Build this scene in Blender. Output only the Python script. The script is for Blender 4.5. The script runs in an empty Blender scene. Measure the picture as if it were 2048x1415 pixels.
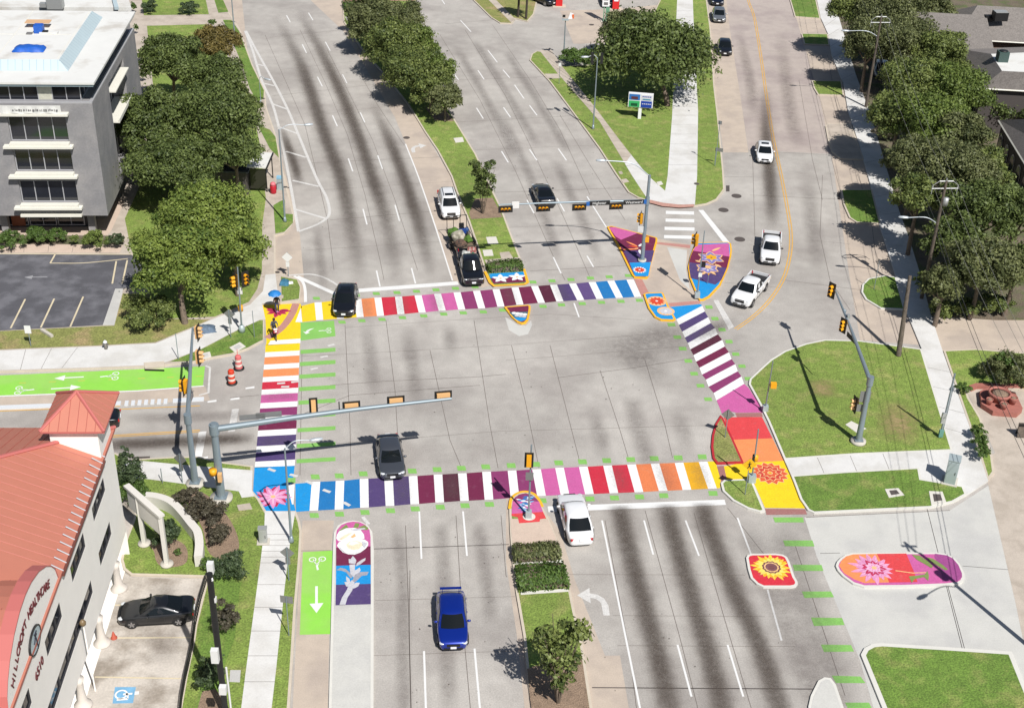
import bpy, bmesh, math, random
import numpy as np
from mathutils import Vector, Matrix, geometry
random.seed(7)
sc = bpy.context.scene
# ---------------------------------------------------------------- camera
F_PX, PITCH, ROLL, CAM_H = 2684.83, .548247, .033106, 55.407
CX, CY = 1024.0, 707.5
_fw = np.array([0, math.cos(PITCH), -math.sin(PITCH)])
_r0 = np.array([1.0, 0, 0]); _u0 = np.array([0, math.sin(PITCH), math.cos(PITCH)])
_r = math.cos(ROLL)*_r0 + math.sin(ROLL)*_u0
_u = -math.sin(ROLL)*_r0 + math.cos(ROLL)*_u0
cam_d = bpy.data.cameras.new('camera'); cam = bpy.data.objects.new('camera', cam_d)
sc.collection.objects.link(cam); sc.camera = cam
cam_d.sensor_width = 36.0; cam_d.lens = F_PX/2048*36.0
cam_d.clip_start = 1.0; cam_d.clip_end = 6000
cam.matrix_world = Matrix(((_r[0], _u[0], -_fw[0], 0), (_r[1], _u[1], -_fw[1], 0), (_r[2], _u[2], -_fw[2], CAM_H), (0, 0, 0, 1)))
# ---------------------------------------------------------------- sun and sky
SUN_EL = math.radians(50.3); SH_AZ = math.radians(-29.0)       # azimuth (from +Y) that shadows point to
sdir = Vector((-math.sin(SH_AZ)*math.cos(SUN_EL), -math.cos(SH_AZ)*math.cos(SUN_EL), math.sin(SUN_EL)))  # towards the sun
w = bpy.data.worlds.new('World'); sc.world = w; w.use_nodes = True
nt = w.node_tree; nt.nodes.clear()
sky = nt.nodes.new('ShaderNodeTexSky'); sky.sky_type = 'NISHITA'; sky.sun_disc = False
sky.sun_elevation = SUN_EL; sky.sun_rotation = math.atan2(sdir.x, sdir.y)
bg = nt.nodes.new('ShaderNodeBackground'); bg.inputs[1].default_value = 0.055
wo = nt.nodes.new('ShaderNodeOutputWorld')
nt.links.new(sky.outputs[0], bg.inputs[0]); nt.links.new(bg.outputs[0], wo.inputs[0])
sl = bpy.data.lights.new('sun', 'SUN'); sl.energy = 5.0; sl.angle = math.radians(0.5); sl.color = (1, .965, .92)
so = bpy.data.objects.new('sun', sl); sc.collection.objects.link(so)
so.rotation_euler = sdir.to_track_quat('Z', 'Y').to_euler()
sc.view_settings.view_transform = 'Standard'; sc.view_settings.look = 'None'
sc.view_settings.exposure = 0.14; sc.view_settings.gamma = 1.0
SHV = Vector((math.sin(SH_AZ), math.cos(SH_AZ), 0))/math.tan(SUN_EL)
# ---------------------------------------------------------------- picture point -> place
def ray(x, y): return _fw*F_PX + _r*(x-CX) - _u*(y-CY)
def gp(x, y, z=0.0):
    d = ray(x, y); t = (z-CAM_H)/d[2]
    return Vector((d[0]*t, d[1]*t, z))
def pj(p):
    d = np.array([p[0], p[1], p[2]-CAM_H]); k = d@_fw
    return (CX+F_PX*(d@_r)/k, CY-F_PX*(d@_u)/k)
def hgt(b, t, z0=0):
    g = gp(b[0], b[1], z0); best = (1e9, 0)
    for i in range(0, 3000):
        q = pj((g.x, g.y, i*.01)); e = (q[0]-t[0])**2+(q[1]-t[1])**2
        if e < best[0]: best = (e, i*.01)
    return best[1]
def onplane(x, y, a, b):
    d = ray(x, y); n = np.array([b[1]-a[1], -(b[0]-a[0]), 0.0])
    t = ((np.array([a[0], a[1], 0])-np.array([0, 0, CAM_H]))@n)/(d@n)
    return Vector((d[0]*t, d[1]*t, CAM_H+d[2]*t))
def ppm(p):       # picture pixels per metre at a place
    d = np.array([p[0], p[1], p[2]-CAM_H]); return F_PX/(d@_fw)
# ---------------------------------------------------------------- materials
def lin(c): return tuple(((v/255)/12.92 if v/255 <= .04045 else ((v/255+.055)/1.055)**2.4) for v in c)
K = 0.80
def P(r, g, b, k=K):      # paint as it shows in full sun -> its base colour
    return tuple(min(.9, v*k) for v in lin((r, g, b)))
MATS = {}
def mat(name, col=None, rough=.8, metal=0.0, var=0.0, vs=1.0, fine=0.0, fs=25.0, bump=0.0, spec=.5, coat=0.0, alpha=None, col2=None, c2s=.3, c2lo=.45, c2hi=.6, trans=0.0, big=0.0):
    if name in MATS: return MATS[name]
    m = bpy.data.materials.new(name); m.use_nodes = True; MATS[name] = m
    n = m.node_tree.nodes; l = m.node_tree.links; b = n['Principled BSDF']
    b.inputs['Roughness'].default_value = rough; b.inputs['Metallic'].default_value = metal
    b.inputs['Specular IOR Level'].default_value = spec; b.inputs['Coat Weight'].default_value = coat
    b.inputs['Coat Roughness'].default_value = .03
    if trans: b.inputs['Transmission Weight'].default_value = trans
    tc = n.new('ShaderNodeTexCoord')
    def noise(s, det=4.0, ro=.55):
        t = n.new('ShaderNodeTexNoise'); t.inputs['Scale'].default_value = s; t.inputs['Detail'].default_value = det
        t.inputs['Roughness'].default_value = ro; l.new(tc.outputs['Object'], t.inputs['Vector']); return t
    def ramp(src, lo, hi, a, c):
        r = n.new('ShaderNodeMapRange'); r.inputs[1].default_value = lo; r.inputs[2].default_value = hi
        r.inputs[3].default_value = a; r.inputs[4].default_value = c; l.new(src, r.inputs[0]); return r.outputs[0]
    rgb = n.new('ShaderNodeRGB'); rgb.outputs[0].default_value = (*col, 1); cur = rgb.outputs[0]
    if col2:
        mx = n.new('ShaderNodeMix'); mx.data_type = 'RGBA'; l.new(cur, mx.inputs[6]); mx.inputs[7].default_value = (*col2, 1)
        l.new(ramp(noise(c2s, 6.0, .6).outputs[0], c2lo, c2hi, 0, 1), mx.inputs[0]); cur = mx.outputs[2]
    f = None
    for s, a, det in ((vs, var, 5), (fs, fine, 2), (.07, big, 2)):
        if a:
            o = ramp(noise(s, det).outputs[0], .3, .7, 1-a, 1+a)
            if f is None: f = o
            else:
                mm = n.new('ShaderNodeMath'); mm.operation = 'MULTIPLY'; l.new(f, mm.inputs[0]); l.new(o, mm.inputs[1]); f = mm.outputs[0]
    if f is not None:
        vm = n.new('ShaderNodeVectorMath'); vm.operation = 'SCALE'; l.new(cur, vm.inputs[0]); l.new(f, vm.inputs['Scale']); cur = vm.outputs[0]
    l.new(cur, b.inputs['Base Color'])
    if bump:
        bp = n.new('ShaderNodeBump'); bp.inputs['Strength'].default_value = 1; bp.inputs['Distance'].default_value = bump
        l.new(noise(fs, 5).outputs[0], bp.inputs['Height']); l.new(bp.outputs[0], b.inputs['Normal'])
    return m
def fade_mat(name, col, strength, ns=2.0, lo=.3, hi=.65, rough=.9):
    """dirt or worn paint that thins out where the mesh attribute a falls off"""
    if name in MATS: return MATS[name]
    m = bpy.data.materials.new(name); m.use_nodes = True; MATS[name] = m
    n = m.node_tree.nodes; l = m.node_tree.links; b = n['Principled BSDF']
    b.inputs['Base Color'].default_value = (*col, 1); b.inputs['Roughness'].default_value = rough
    at = n.new('ShaderNodeAttribute'); at.attribute_name = 'a'
    tc = n.new('ShaderNodeTexCoord'); t = n.new('ShaderNodeTexNoise'); t.inputs['Scale'].default_value = ns
    t.inputs['Detail'].default_value = 8; t.inputs['Roughness'].default_value = .72; l.new(tc.outputs['Object'], t.inputs['Vector'])
    r = n.new('ShaderNodeMapRange'); r.inputs[1].default_value = lo; r.inputs[2].default_value = hi; r.inputs[3].default_value = .15; l.new(t.outputs[0], r.inputs[0])
    m1 = n.new('ShaderNodeMath'); m1.operation = 'MULTIPLY'; l.new(at.outputs['Fac'], m1.inputs[0]); l.new(r.outputs[0], m1.inputs[1])
    m2 = n.new('ShaderNodeMath'); m2.operation = 'MULTIPLY'; m2.inputs[1].default_value = strength; m2.use_clamp = True; l.new(m1.outputs[0], m2.inputs[0])
    l.new(m2.outputs[0], b.inputs['Alpha'])
    return m
# surfaces
ROAD = mat('road_concrete', P(190, 185, 178), .88, var=.07, vs=.9, fine=.13, fs=11, big=.10, col2=P(172, 166, 160), c2s=.16, c2lo=.42, c2hi=.62)
TAN = mat('tan_concrete', P(203, 188, 172), .88, var=.05, vs=1.1, fine=.08, fs=14, col2=P(190, 176, 163), c2s=.3)
NEWC = mat('new_concrete', P(211, 210, 204), .85, var=.035, vs=.8, fine=.06, fs=12, col2=P(200, 199, 195), c2s=.25)
WALK = mat('pale_pavement', P(228, 227, 224), .85, var=.03, vs=1, fine=.05, fs=12, col2=P(216, 214, 209), c2s=.35)
OLDW = mat('old_pavement', P(202, 190, 176), .88, var=.05, vs=1.3, fine=.08, fs=12, col2=P(186, 174, 160), c2s=.5)
PINKW = mat('pinkish_pavement', P(214, 193, 176), .88, var=.05, vs=1.3, fine=.07, fs=12)
EROAD = mat('side_street_concrete', P(190, 178, 170), .88, var=.05, vs=1, fine=.10, fs=14, col2=P(176, 163, 158), c2s=.2)
KERB = mat('kerb_concrete', P(212, 200, 182), .85, var=.06, vs=1.5, fine=.07)
KERBN = mat('new_kerb_concrete', P(226, 224, 216), .8, var=.03, vs=1.5, fine=.05)
KY = mat('yellow_kerb_paint', P(250, 190, 45), .7, var=.05, vs=2, fine=.05)
KR = mat('red_kerb_paint', P(190, 45, 55), .7, var=.07, vs=2, fine=.05)
GRASS = mat('grass', P(128, 150, 68), .95, var=.16, vs=1.6, fine=.38, fs=9, bump=.06, big=.12, col2=P(160, 160, 96), c2s=.7, c2lo=.5, c2hi=.74)
GRASSD = mat('dry_grass', P(140, 144, 80), .95, var=.15, vs=1.3, fine=.38, fs=9, bump=.06, col2=P(170, 152, 108), c2s=.45, c2lo=.5, c2hi=.66)
GRASSG = mat('lush_grass', P(108, 138, 56), .95, var=.14, vs=1.5, fine=.36, fs=9, bump=.06, big=.1, col2=P(144, 152, 84), c2s=.7, c2lo=.5, c2hi=.7)
MULCH = mat('mulch', P(150, 128, 108), .95, var=.18, vs=2, fine=.4, fs=14, bump=.05)
DIRT = mat('bare_earth', P(120, 108, 92), .95, var=.2, vs=1, fine=.35, fs=8, bump=.05, col2=P(92, 100, 62), c2s=.5)
ASPH = mat('asphalt', P(92, 92, 98), .9, var=.12, vs=.7, fine=.14, fs=14, col2=P(112, 112, 118), c2s=.35)
WHITE = mat('white_paint', P(240, 240, 238), .7, var=.02, vs=2, fine=.04)
WORNW = mat('worn_white_paint', P(218, 216, 212), .8, var=.06, vs=2, fine=.12, fs=8)
YEL = mat('yellow_line_paint', P(226, 176, 84), .8, var=.06, vs=2, fine=.1)
BRICK = mat('brick_pavers', P(196, 150, 136), .9, var=.1, vs=3, fine=.15, fs=12)
JOINT = mat('joint_sealant', P(120, 112, 106), .9)
JOINTD = mat('dark_joint', P(70, 64, 62), .9)
# ---------------------------------------------------------------- mesh builder
ZV = Vector((0, 0, 1))
def catmull(pts, closed=False, n=5):
    pts = [Vector(p) for p in pts]; out = []; N = len(pts)
    rng = range(N if closed else N-1)
    for i in rng:
        p0 = pts[(i-1) % N] if closed or i > 0 else pts[0]*2-pts[1]
        p1 = pts[i]; p2 = pts[(i+1) % N]
        p3 = pts[(i+2) % N] if closed or i+2 < N else p2*2-p1
        for k in range(n):
            t = k/n
            out.append(.5*((2*p1)+(-p0+p2)*t+(2*p0-5*p1+4*p2-p3)*t*t+(-p0+3*p1-3*p2+p3)*t*t*t))
    if not closed: out.append(pts[-1].copy())
    return out
def area2(pts): return sum(pts[i].x*pts[(i+1) % len(pts)].y-pts[(i+1) % len(pts)].x*pts[i].y for i in range(len(pts)))
def inset(pts, d):
    if area2(pts) < 0: pts = pts[::-1]
    N = len(pts); out = []
    for i in range(N):
        a, b, c = pts[i-1], pts[i], pts[(i+1) % N]
        e1 = (b-a); e1.z = 0; e2 = (c-b); e2.z = 0
        if e1.length < 1e-5 or e2.length < 1e-5: out.append(b.copy()); continue
        e1.normalize(); e2.normalize()
        n1 = Vector((-e1.y, e1.x, 0)); n2 = Vector((-e2.y, e2.x, 0)); nn = n1+n2
        if nn.length < 1e-4: nn = n1.copy()
        nn.normalize(); k = max(.35, nn.dot(n1)); out.append(b+nn*(d/k))
    return out
class MB:
    def __init__(s): s.v = []; s.f = []; s.m = []; s.mats = []; s.sm = []; s.a = []
    def mi(s, m):
        if m not in s.mats: s.mats.append(m)
        return s.mats.index(m)
    def add(s, vs, fs, m, smooth=False, a=None):
        o = len(s.v); s.v += [tuple(v) for v in vs]; k = s.mi(m)
        s.a += list(a) if a is not None else [1.0]*len(vs)
        for f in fs: s.f.append(tuple(i+o for i in f)); s.m.append(k); s.sm.append(smooth)
    def poly(s, pts, m, z=None):
        pts = [Vector(p) if z is None else Vector((p[0], p[1], z)) for p in pts]
        if area2(pts) < 0: pts = pts[::-1]
        tri = geometry.tessellate_polygon([pts])
        fs = []
        for t in tri:
            a, b, c = [pts[i] for i in t]
            if (b-a).cross(c-a).z < 0: t = (t[0], t[2], t[1])
            fs.append(tuple(t))
        s.add(pts, fs, m)
    def ngon(s, pts, m): s.add(pts, [tuple(range(len(pts)))], m)
    def slab(s, pts, z0, z1, m, side=None):
        pts = [Vector((p[0], p[1], 0)) for p in pts]
        if area2(pts) < 0: pts = pts[::-1]
        s.poly(pts, m, z1); N = len(pts)
        vs = [(p.x, p.y, z0) for p in pts]+[(p.x, p.y, z1) for p in pts]
        s.add(vs, [(i, (i+1) % N, N+(i+1) % N, N+i) for i in range(N)], side or m)
    def box(s, c, size, m, M=None, bev=0):
        x, y, z = [q/2 for q in size]; c = Vector(c)
        vs = [Vector((i*x, j*y, k*z))+c for i in (-1, 1) for j in (-1, 1) for k in (-1, 1)]
        if M is not None: vs = [M@v for v in vs]
        s.add(vs, [(0, 1, 3, 2), (4, 6, 7, 5), (0, 4, 5, 1), (2, 3, 7, 6), (0, 2, 6, 4), (1, 5, 7, 3)], m)
    def tube(s, pts, rad, m, n=8, cap=True, smooth=True):
        pts = [Vector(p) for p in pts]; N = len(pts)
        if not hasattr(rad, '__len__'): rad = [rad]*N
        vs = []; up = None
        for i, p in enumerate(pts):
            d = (pts[min(i+1, N-1)]-pts[max(i-1, 0)])
            if d.length < 1e-6: d = Vector((0, 0, 1))
            d.normalize()
            if up is None: up = Vector((0, 0, 1)) if abs(d.z) < .9 else Vector((1, 0, 0))
            s1 = d.cross(up); s1.normalize(); s2 = s1.cross(d); up = s2
            for k in range(n):
                a = 2*math.pi*k/n; vs.append(p+(s1*math.cos(a)+s2*math.sin(a))*rad[i])
        fs = [(i*n+k, i*n+(k+1) % n, (i+1)*n+(k+1) % n, (i+1)*n+k) for i in range(N-1) for k in range(n)]
        s.add(vs, fs, m, smooth)
        if cap: s.add(vs[:n], [tuple(range(n))], m); s.add(vs[-n:], [tuple(range(n))[::-1]], m)
    def lathe(s, c, prof, m, n=16, smooth=True, M=None, cap=True):
        c = Vector(c); vs = []
        for r, z in prof:
            for k in range(n):
                a = 2*math.pi*k/n; v = Vector((r*math.cos(a), r*math.sin(a), z)); vs.append((M@v if M is not None else v)+c)
        L = len(prof)
        fs = [(i*n+k, i*n+(k+1) % n, (i+1)*n+(k+1) % n, (i+1)*n+k) for i in range(L-1) for k in range(n)]
        if cap and prof[0][0] > 1e-4: fs.append(tuple(range(n))[::-1])
        if cap and prof[-1][0] > 1e-4: fs.append(tuple((L-1)*n+k for k in range(n)))
        s.add(vs, fs, m, smooth)
    def ribbon(s, pts, w, m, z=None, closed=False):
        pts = [Vector(p) for p in pts]
        if z is not None: pts = [Vector((p.x, p.y, z)) for p in pts]
        N = len(pts); L = []; R = []
        for i in range(N):
            a = pts[i-1] if (closed or i > 0) else None; c = pts[(i+1) % N] if (closed or i < N-1) else None
            b = pts[i]; e1 = (b-a) if a is not None else (c-b); e2 = (c-b) if c is not None else (b-a)
            e1 = e1.normalized(); e2 = e2.normalized()
            n1 = Vector((-e1.y, e1.x, 0)); n2 = Vector((-e2.y, e2.x, 0)); nn = (n1+n2)
            if nn.length < 1e-4: nn = n1.copy()
            nn.normalize(); k = max(.4, nn.dot(n1)); L.append(b+nn*w/2/k); R.append(b-nn*w/2/k)
        vs = R+L; M_ = N if closed else N-1
        s.add(vs, [(i, (i+1) % N, N+(i+1) % N, N+i) for i in range(M_)], m)
    def streak(s, pts, w, m, z, cols=9, fade=.12):
        pts = catmull([Vector((p.x, p.y, z)) for p in pts], n=8); N = len(pts); vs = []; al = []
        for i in range(N):
            d = (pts[min(i+1, N-1)]-pts[max(i-1, 0)]).normalized(); nn = Vector((-d.y, d.x, 0)); t = i/(N-1)
            e = min(1, t/fade, (1-t)/fade) if fade else 1
            for k in range(cols):
                u = k/(cols-1)*2-1; vs.append(pts[i]-nn*u*w/2); al.append(max(0, math.cos(u*math.pi/2))**1.4*e)
        s.add(vs, [(i*cols+k, (i+1)*cols+k, (i+1)*cols+k+1, i*cols+k+1) for i in range(N-1) for k in range(cols-1)], m, a=al)
    def build(s, name, parent=None, loc=None, rotz=None):
        me = bpy.data.meshes.new(name); me.from_pydata(s.v, [], s.f)
        for m in s.mats: me.materials.append(m)
        me.polygons.foreach_set('material_index', s.m); me.polygons.foreach_set('use_smooth', s.sm)
        if any(x != 1.0 for x in s.a):
            at = me.attributes.new('a', 'FLOAT', 'POINT'); at.data.foreach_set('value', s.a)
        me.update(); o = bpy.data.objects.new(name, me); sc.collection.objects.link(o)
        if parent is not None: o.parent = parent
        if loc is not None: o.location = loc
        if rotz is not None: o.rotation_euler[2] = rotz
        return o
def T(o, label=None, cat=None, group=None, kind=None):
    if label: o['label'] = label
    if cat: o['category'] = cat
    if group: o['group'] = group
    if kind: o['kind'] = kind
    return o
def ST(o): o['kind'] = 'structure'; return o
def empty(name, loc, rotz=0.0):
    o = bpy.data.objects.new(name, None); sc.collection.objects.link(o); o.location = loc; o.rotation_euler[2] = rotz
    o.empty_display_size = .2; return o
def W(px, z=0.0): return [gp(x, y, z) for x, y in px]
def copy_tree(o, parent=None):
    c = o.copy(); sc.collection.objects.link(c)
    if parent is not None: c.parent = parent
    for ch in list(o.children): copy_tree(ch, c)
    return c
# ================================================================ the ground
g = MB(); g.poly([(-900, -300, 0), (900, -300, 0), (900, 1500, 0), (-900, 1500, 0)], DIRT, -.06); ST(g.build('ground'))
g = MB(); g.poly(W([(-250, 1600), (2350, 1600), (2500, -60), (-450, -60)]), ROAD, 0); ST(g.build('road'))
def sheet(name, px, m, z, smooth=False):
    p = W(px)
    if smooth: p = catmull(p, True)
    b = MB(); b.poly(p, m, z); return ST(b.build(name))
def block(name, px, top, kerb=KERB, h=.13, kw=.16, inner='lawn', smooth=False, close=None):
    p = W(px)
    if smooth: p = catmull(p, True, 4)
    b = MB(); b.slab(p, -.02, h, kerb); o = ST(b.build(name))
    q = MB(); q.poly(inset(p, kw), top, h+.004); ST(q.build(inner)); return p
# worn / tan / new concrete areas in the carriageway
sheet('road', [(484, 0), (452, -30), (425, -30), (455, 30), (520, 190), (560, 300), (600, 470), (612, 604), (560, 612), (530, 520), (505, 200)], TAN, .003)
sheet('road', [(610, -10), (690, -10), (687, 45), (729, 107), (817, 212), (902, 354), (982, 571), (965, 575), (905, 561), (837, 354), (811, 287), (790, 235), (740, 150), (686, 62)], TAN, .003)
sheet('road', [(1012, 985), (1022, 985), (1024, 1123), (1050, 1273), (1064, 1440), (1052, 1440), (1034, 1273), (1012, 1123)], TAN, .003)
sheet('road', [(1085, 1016), (1112, 1073), (1149, 1223), (1184, 1440), (1262, 1440), (1240, 1310), (1210, 1310), (1150, 1160), (1120, 1060)], TAN, .003)
sheet('road', [(605, 1040), (668, 1040), (662, 1100), (655, 1440), (584, 1440), (600, 1120)], TAN, .003)
sheet('road', [(1414, -40), (1448, -40), (1460, 62), (1482, 200), (1497, 305), (1447, 305), (1429, 175), (1421, 62)], TAN, .003)
sheet('road', [(1448, -40), (1570, -40), (1600, 62), (1640, 200), (1663, 308), (1497, 300), (1482, 200), (1460, 62)], EROAD, .003)
sheet('road', [(1570, -40), (1640, -40), (1660, 70), (1700, 225), (1750, 381), (1800, 560), (1845, 690), (1720, 680), (1700, 560), (1663, 308), (1640, 200), (1600, 62)], TAN, .003)
sheet('road', [(1609, 1034), (1900, 1020), (1985, 965), (2048, 900), (2200, 1300), (2260, 1600), (1800, 1600), (1720, 1320), (1668, 1196), (1633, 1111)], NEWC, .003)
sheet('road', [(0, 790), (410, 772), (420, 800), (0, 822)], TAN, .003)
sheet('pavement', [(1975, 963), (1961, 920), (1990, 905), (1960, 838), (1933, 780), (2000, 770), (2300, 770), (2400, 1500), (2080, 1440), (2030, 1200)], OLDW, .006)
sheet('pavement', [(1861, 634), (1990, 640), (2300, 640), (2300, 712), (1886, 703)], TAN, .006)
sheet('forecourt', [(1024, 50), (1031, 39), (1060, 45), (1100, -40), (1380, -40), (1300, 60), (1260, 102), (1200, 130), (1125, 132), (1075, 104), (1062, 106)], ROAD, .006)
sheet('forecourt', [(1120, 22), (1147, 88), (1240, 86), (1290, 60), (1320, 10), (1240, 18)], TAN, .010)
sheet('refuge', [(1313, 477), (1381, 489), (1375, 540), (1396, 600), (1340, 614), (1324, 587), (1286, 591), (1268, 557), (1298, 555), (1302, 527)], TAN, .003)
# west street bicycle lane
sheet('cycle_lane', [(-250, 760), (0, 750.5), (410, 732), (406, 770.5), (275, 780), (0, 790.5), (-250, 801)], mat('green_lane_paint', P(150, 222, 82), .8, var=.04, vs=1, fine=.06, col2=P(158, 214, 100), c2s=.3), .007)
b = MB()
b.ribbon(W([(-250, 803), (0, 792), (275, 781.5), (408, 771.5)]), .14, WHITE, .011)
for x in (-15, 45, 105, 163, 224, 283, 341, 398): b.ribbon(W([(x-7, 767.5-x*.038), (x+7, 767-x*.038)]), .12, mat('faded_yellow_paint', P(196, 206, 90), .8), .011)
b.ribbon(W([(411, 731), (420, 735), (417, 785), (398, 790)]), .16, WORNW, .011)
ST(b.build('road_marking'))
GREENL = MATS['green_lane_paint']
sheet('cycle_lane', [(605.7, 1103.5), (665.7, 1100), (662, 1267), (599.5, 1268.5)], GREENL, .007)
sheet('cycle_lane', [(601, 645), (668, 641), (671, 672), (601, 681)], mat('green_box_paint', P(140, 200, 100), .8, var=.05, vs=1, fine=.08), .007)
# ---------------------------------------------------------------- blocks with kerbs
NWB = [(230, -40), (438, -40), (445, 0), (457, 25), (480, 60), (505, 130), (522, 165), (530, 182), (533, 215), (553, 275), (561, 320), (590, 440), (583, 455), (569, 469), (551, 473), (552, 548),
       (575, 552), (594, 560), (603, 576), (600, 604), (524, 609.5), (530, 640), (527, 683), (520, 687), (498, 699), (464, 711), (419, 719), (385, 727), (290, 736), (0, 746), (-250, 756), (-480, 560), (-480, 200), (-300, -40)]
block('kerb', NWB, OLDW, inner='pavement')
Z1 = .139
sheet('pavement', [(-300, 714), (0, 703.5), (207, 695), (312, 689), (375, 663), (420, 643), (500, 612), (526, 585), (531, 552), (551, 550), (558, 605), (524.5, 610), (531, 641), (520, 642), (478, 661), (460, 670), (434, 684), (399, 702), (377, 710), (332, 727), (287, 733), (165, 738), (0, 743), (-300, 754)], WALK, Z1)
sheet('lawn', [(340, 726), (377, 711), (399, 703), (434, 685), (460, 671), (478, 662), (520, 643), (526, 643), (526, 682), (519, 685), (497, 697), (464, 708.5), (419, 716.5), (385, 724.5)], GRASSG, Z1+.004)
sheet('lawn', [(562, 556), (594, 562), (600, 577), (598, 600), (564, 605)], GRASS, Z1+.004)
sheet('lawn', [(547, 413), (562, 404), (570, 402), (571, 430), (586, 431), (586, 448), (569, 466), (551, 470)], GRASSG, Z1+.004)
sheet('lawn', [(515, 252), (540, 262), (551, 276), (558, 318), (540, 300)], GRASSG, Z1+.004)
sheet('lawn', [(425, -10), (441, -10), (457, 26), (437, 28)], GRASSG, Z1+.004)
sheet('lawn', [(446, 42), (463, 42), (478, 64), (503, 132), (520, 167), (528, 183), (527, 200), (515, 206), (500, 180), (484, 130)], GRASSG, Z1+.004)
sheet('lawn', [(294, 54), (412, 51), (452, 110), (480, 160), (503, 215), (520, 290), (532, 400), (525, 450), (524, 545), (515, 580), (498, 606), (430, 636), (330, 640), (300, 590), (262, 500), (250, 440), (300, 330), (308, 190)], GRASS, Z1+.004)
sheet('lawn', [(281, -20), (407, -20), (418, 31), (288, 33)], GRASS, Z1+.004)
sheet('lawn', [(-300, 680), (0, 665), (208, 654.5), (229, 654), (246, 590), (300, 590), (330, 640), (420, 642), (374, 661), (311, 687), (206, 693), (0, 701.5), (-300, 712)], GRASSD, Z1+.004)
sheet('parking', [(-300, 511), (0, 511), (262, 511), (300, 545), (290, 578), (231, 580), (206, 653), (0, 664), (-300, 679)], ASPH, Z1+.0065)
sheet('pavement', [(231, 580), (247, 580), (229, 653), (206, 653)], NEWC, Z1+.008)
sheet('pavement', [(-300, 490), (0, 490), (246, 493), (240, 508), (-300, 508)], PINKW, Z1+.004)
sheet('planting_bed', [(-300, 472), (215, 474), (250, 475), (246, 492), (-300, 489)], DIRT, Z1+.006)
sheet('pavement', [(-300, 440), (214, 440), (232, 400), (250, 405), (222, 466), (215, 473), (-300, 471)], PINKW, Z1+.004)
# SW block
SWB = [(100, 905), (232, 908), (258, 921), (345, 916), (395, 915), (450, 927), (506, 934), (505, 983), (519, 1000), (530, 1020), (533, 1025), (592, 1024), (600, 1045), (604, 1065), (601, 1122), (592, 1223), (585, 1340), (578, 1440),
       (355, 1440), (370, 1356), (385, 1286), (390, 1251), (414, 1156), (262, 1152), (247, 1140), (242, 1121), (252, 1079), (267, 1041), (276, 1002), (262, 999), (180, 999), (100, 990)]
block('kerb', SWB, GRASS)
sheet('pavement', [(240, 932), (282, 924), (387, 934), (505.5, 943), (504, 983), (510, 995), (484, 998), (478, 985), (292, 960), (250, 957)], WALK, Z1)
sheet('pavement', [(530, 1024), (591, 1026), (581, 1083), (569.5, 1178), (552.6, 1340), (541, 1440), (480, 1440), (492.6, 1340), (521, 1128), (529, 1060)], WALK, Z1)
sheet('car_park', [(60, 1000), (262, 1001), (276, 1004), (265, 1042), (250, 1080), (240, 1121), (246, 1143), (262, 1154), (415, 1158), (391, 1251), (386, 1287), (371, 1357), (355, 1440), (340, 1600), (-100, 1600)], mat('stained_concrete', P(208, 200, 190), .88, var=.09, vs=.9, fine=.1, fs=8, col2=P(158, 148, 136), c2s=.34, c2lo=.45, c2hi=.62), .004)
sheet('planting_bed', [(296, 1085), (330, 1080), (352, 1082), (370, 1093), (376, 1110), (372, 1128), (352, 1136), (322, 1134), (312, 1122), (308, 1105)], MULCH, Z1, True)
sheet('planting_bed', [(365, 990), (400, 985), (440, 1015), (470, 1060), (478, 1100), (455, 1120), (420, 1110), (405, 1060), (385, 1020)], MULCH, Z1, True)
sheet('planting_bed', [(395, 1265), (420, 1160), (470, 1130), (490, 1150), (480, 1180), (470, 1280), (450, 1330), (440, 1440), (385, 1440), (400, 1380)], GRASSG, Z1)
sheet('planting_bed', [(390, 1440), (405, 1385), (430, 1380), (450, 1400), (455, 1440)], MULCH, Z1+.004)
# north-east block
NEB = [(1059, 122), (1063, 110), (1073, 104), (1100, 101), (1125, 134), (1180, 132), (1250, 108), (1290, 62), (1340, -40), (1408, -40), (1421.5, 62), (1429, 175), (1436.5, 237), (1447, 345), (1449, 381), (1434, 401), (1414, 410), (1390, 414),
       (1340, 413), (1299, 404), (1275, 397), (1256, 386), (1231, 350), (1199, 300), (1149, 232), (1099, 165)]
block('kerb', NEB, GRASS)
sheet('pavement', [(1073, 105), (1100, 98), (1124, 135), (1186, 212), (1241, 285), (1274, 327), (1296, 354), (1330, 384), (1335, 354), (1344, 235), (1356, -40), (1384, -40), (1388, 75), (1396, 225), (1394, 354), (1389.5, 412), (1340, 411), (1295, 401), (1264, 354), (1241, 315), (1199, 245), (1116, 150), (1081, 106)], WALK, Z1)
sheet('pavement', [(1073, 105), (1100, 98), (1124, 135), (1186, 212), (1241, 285), (1262, 312), (1250, 330), (1241, 315), (1199, 245), (1116, 150), (1081, 106)], OLDW, Z1+.004)
sheet('pavement', [(1089, 150), (1116, 150), (1121, 159), (1096, 160)], OLDW, Z1+.008)
sheet('tactile_paving', [(1299, 402), (1325, 408), (1360, 412), (1388, 411), (1388, 416), (1360, 418), (1325, 415), (1299, 408)], BRICK, Z1+.01)
block('kerb', [(935, -40), (944.5, 0), (982, 37), (1000, 48), (1024, 49), (1031, 39), (1055, 45), (1068, 30), (1085, -40)], GRASSD)
sheet('pavement', [(960, -40), (990, 0), (1031, 41), (1022, 47), (975, 0), (948, -40)], OLDW, Z1)
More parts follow.
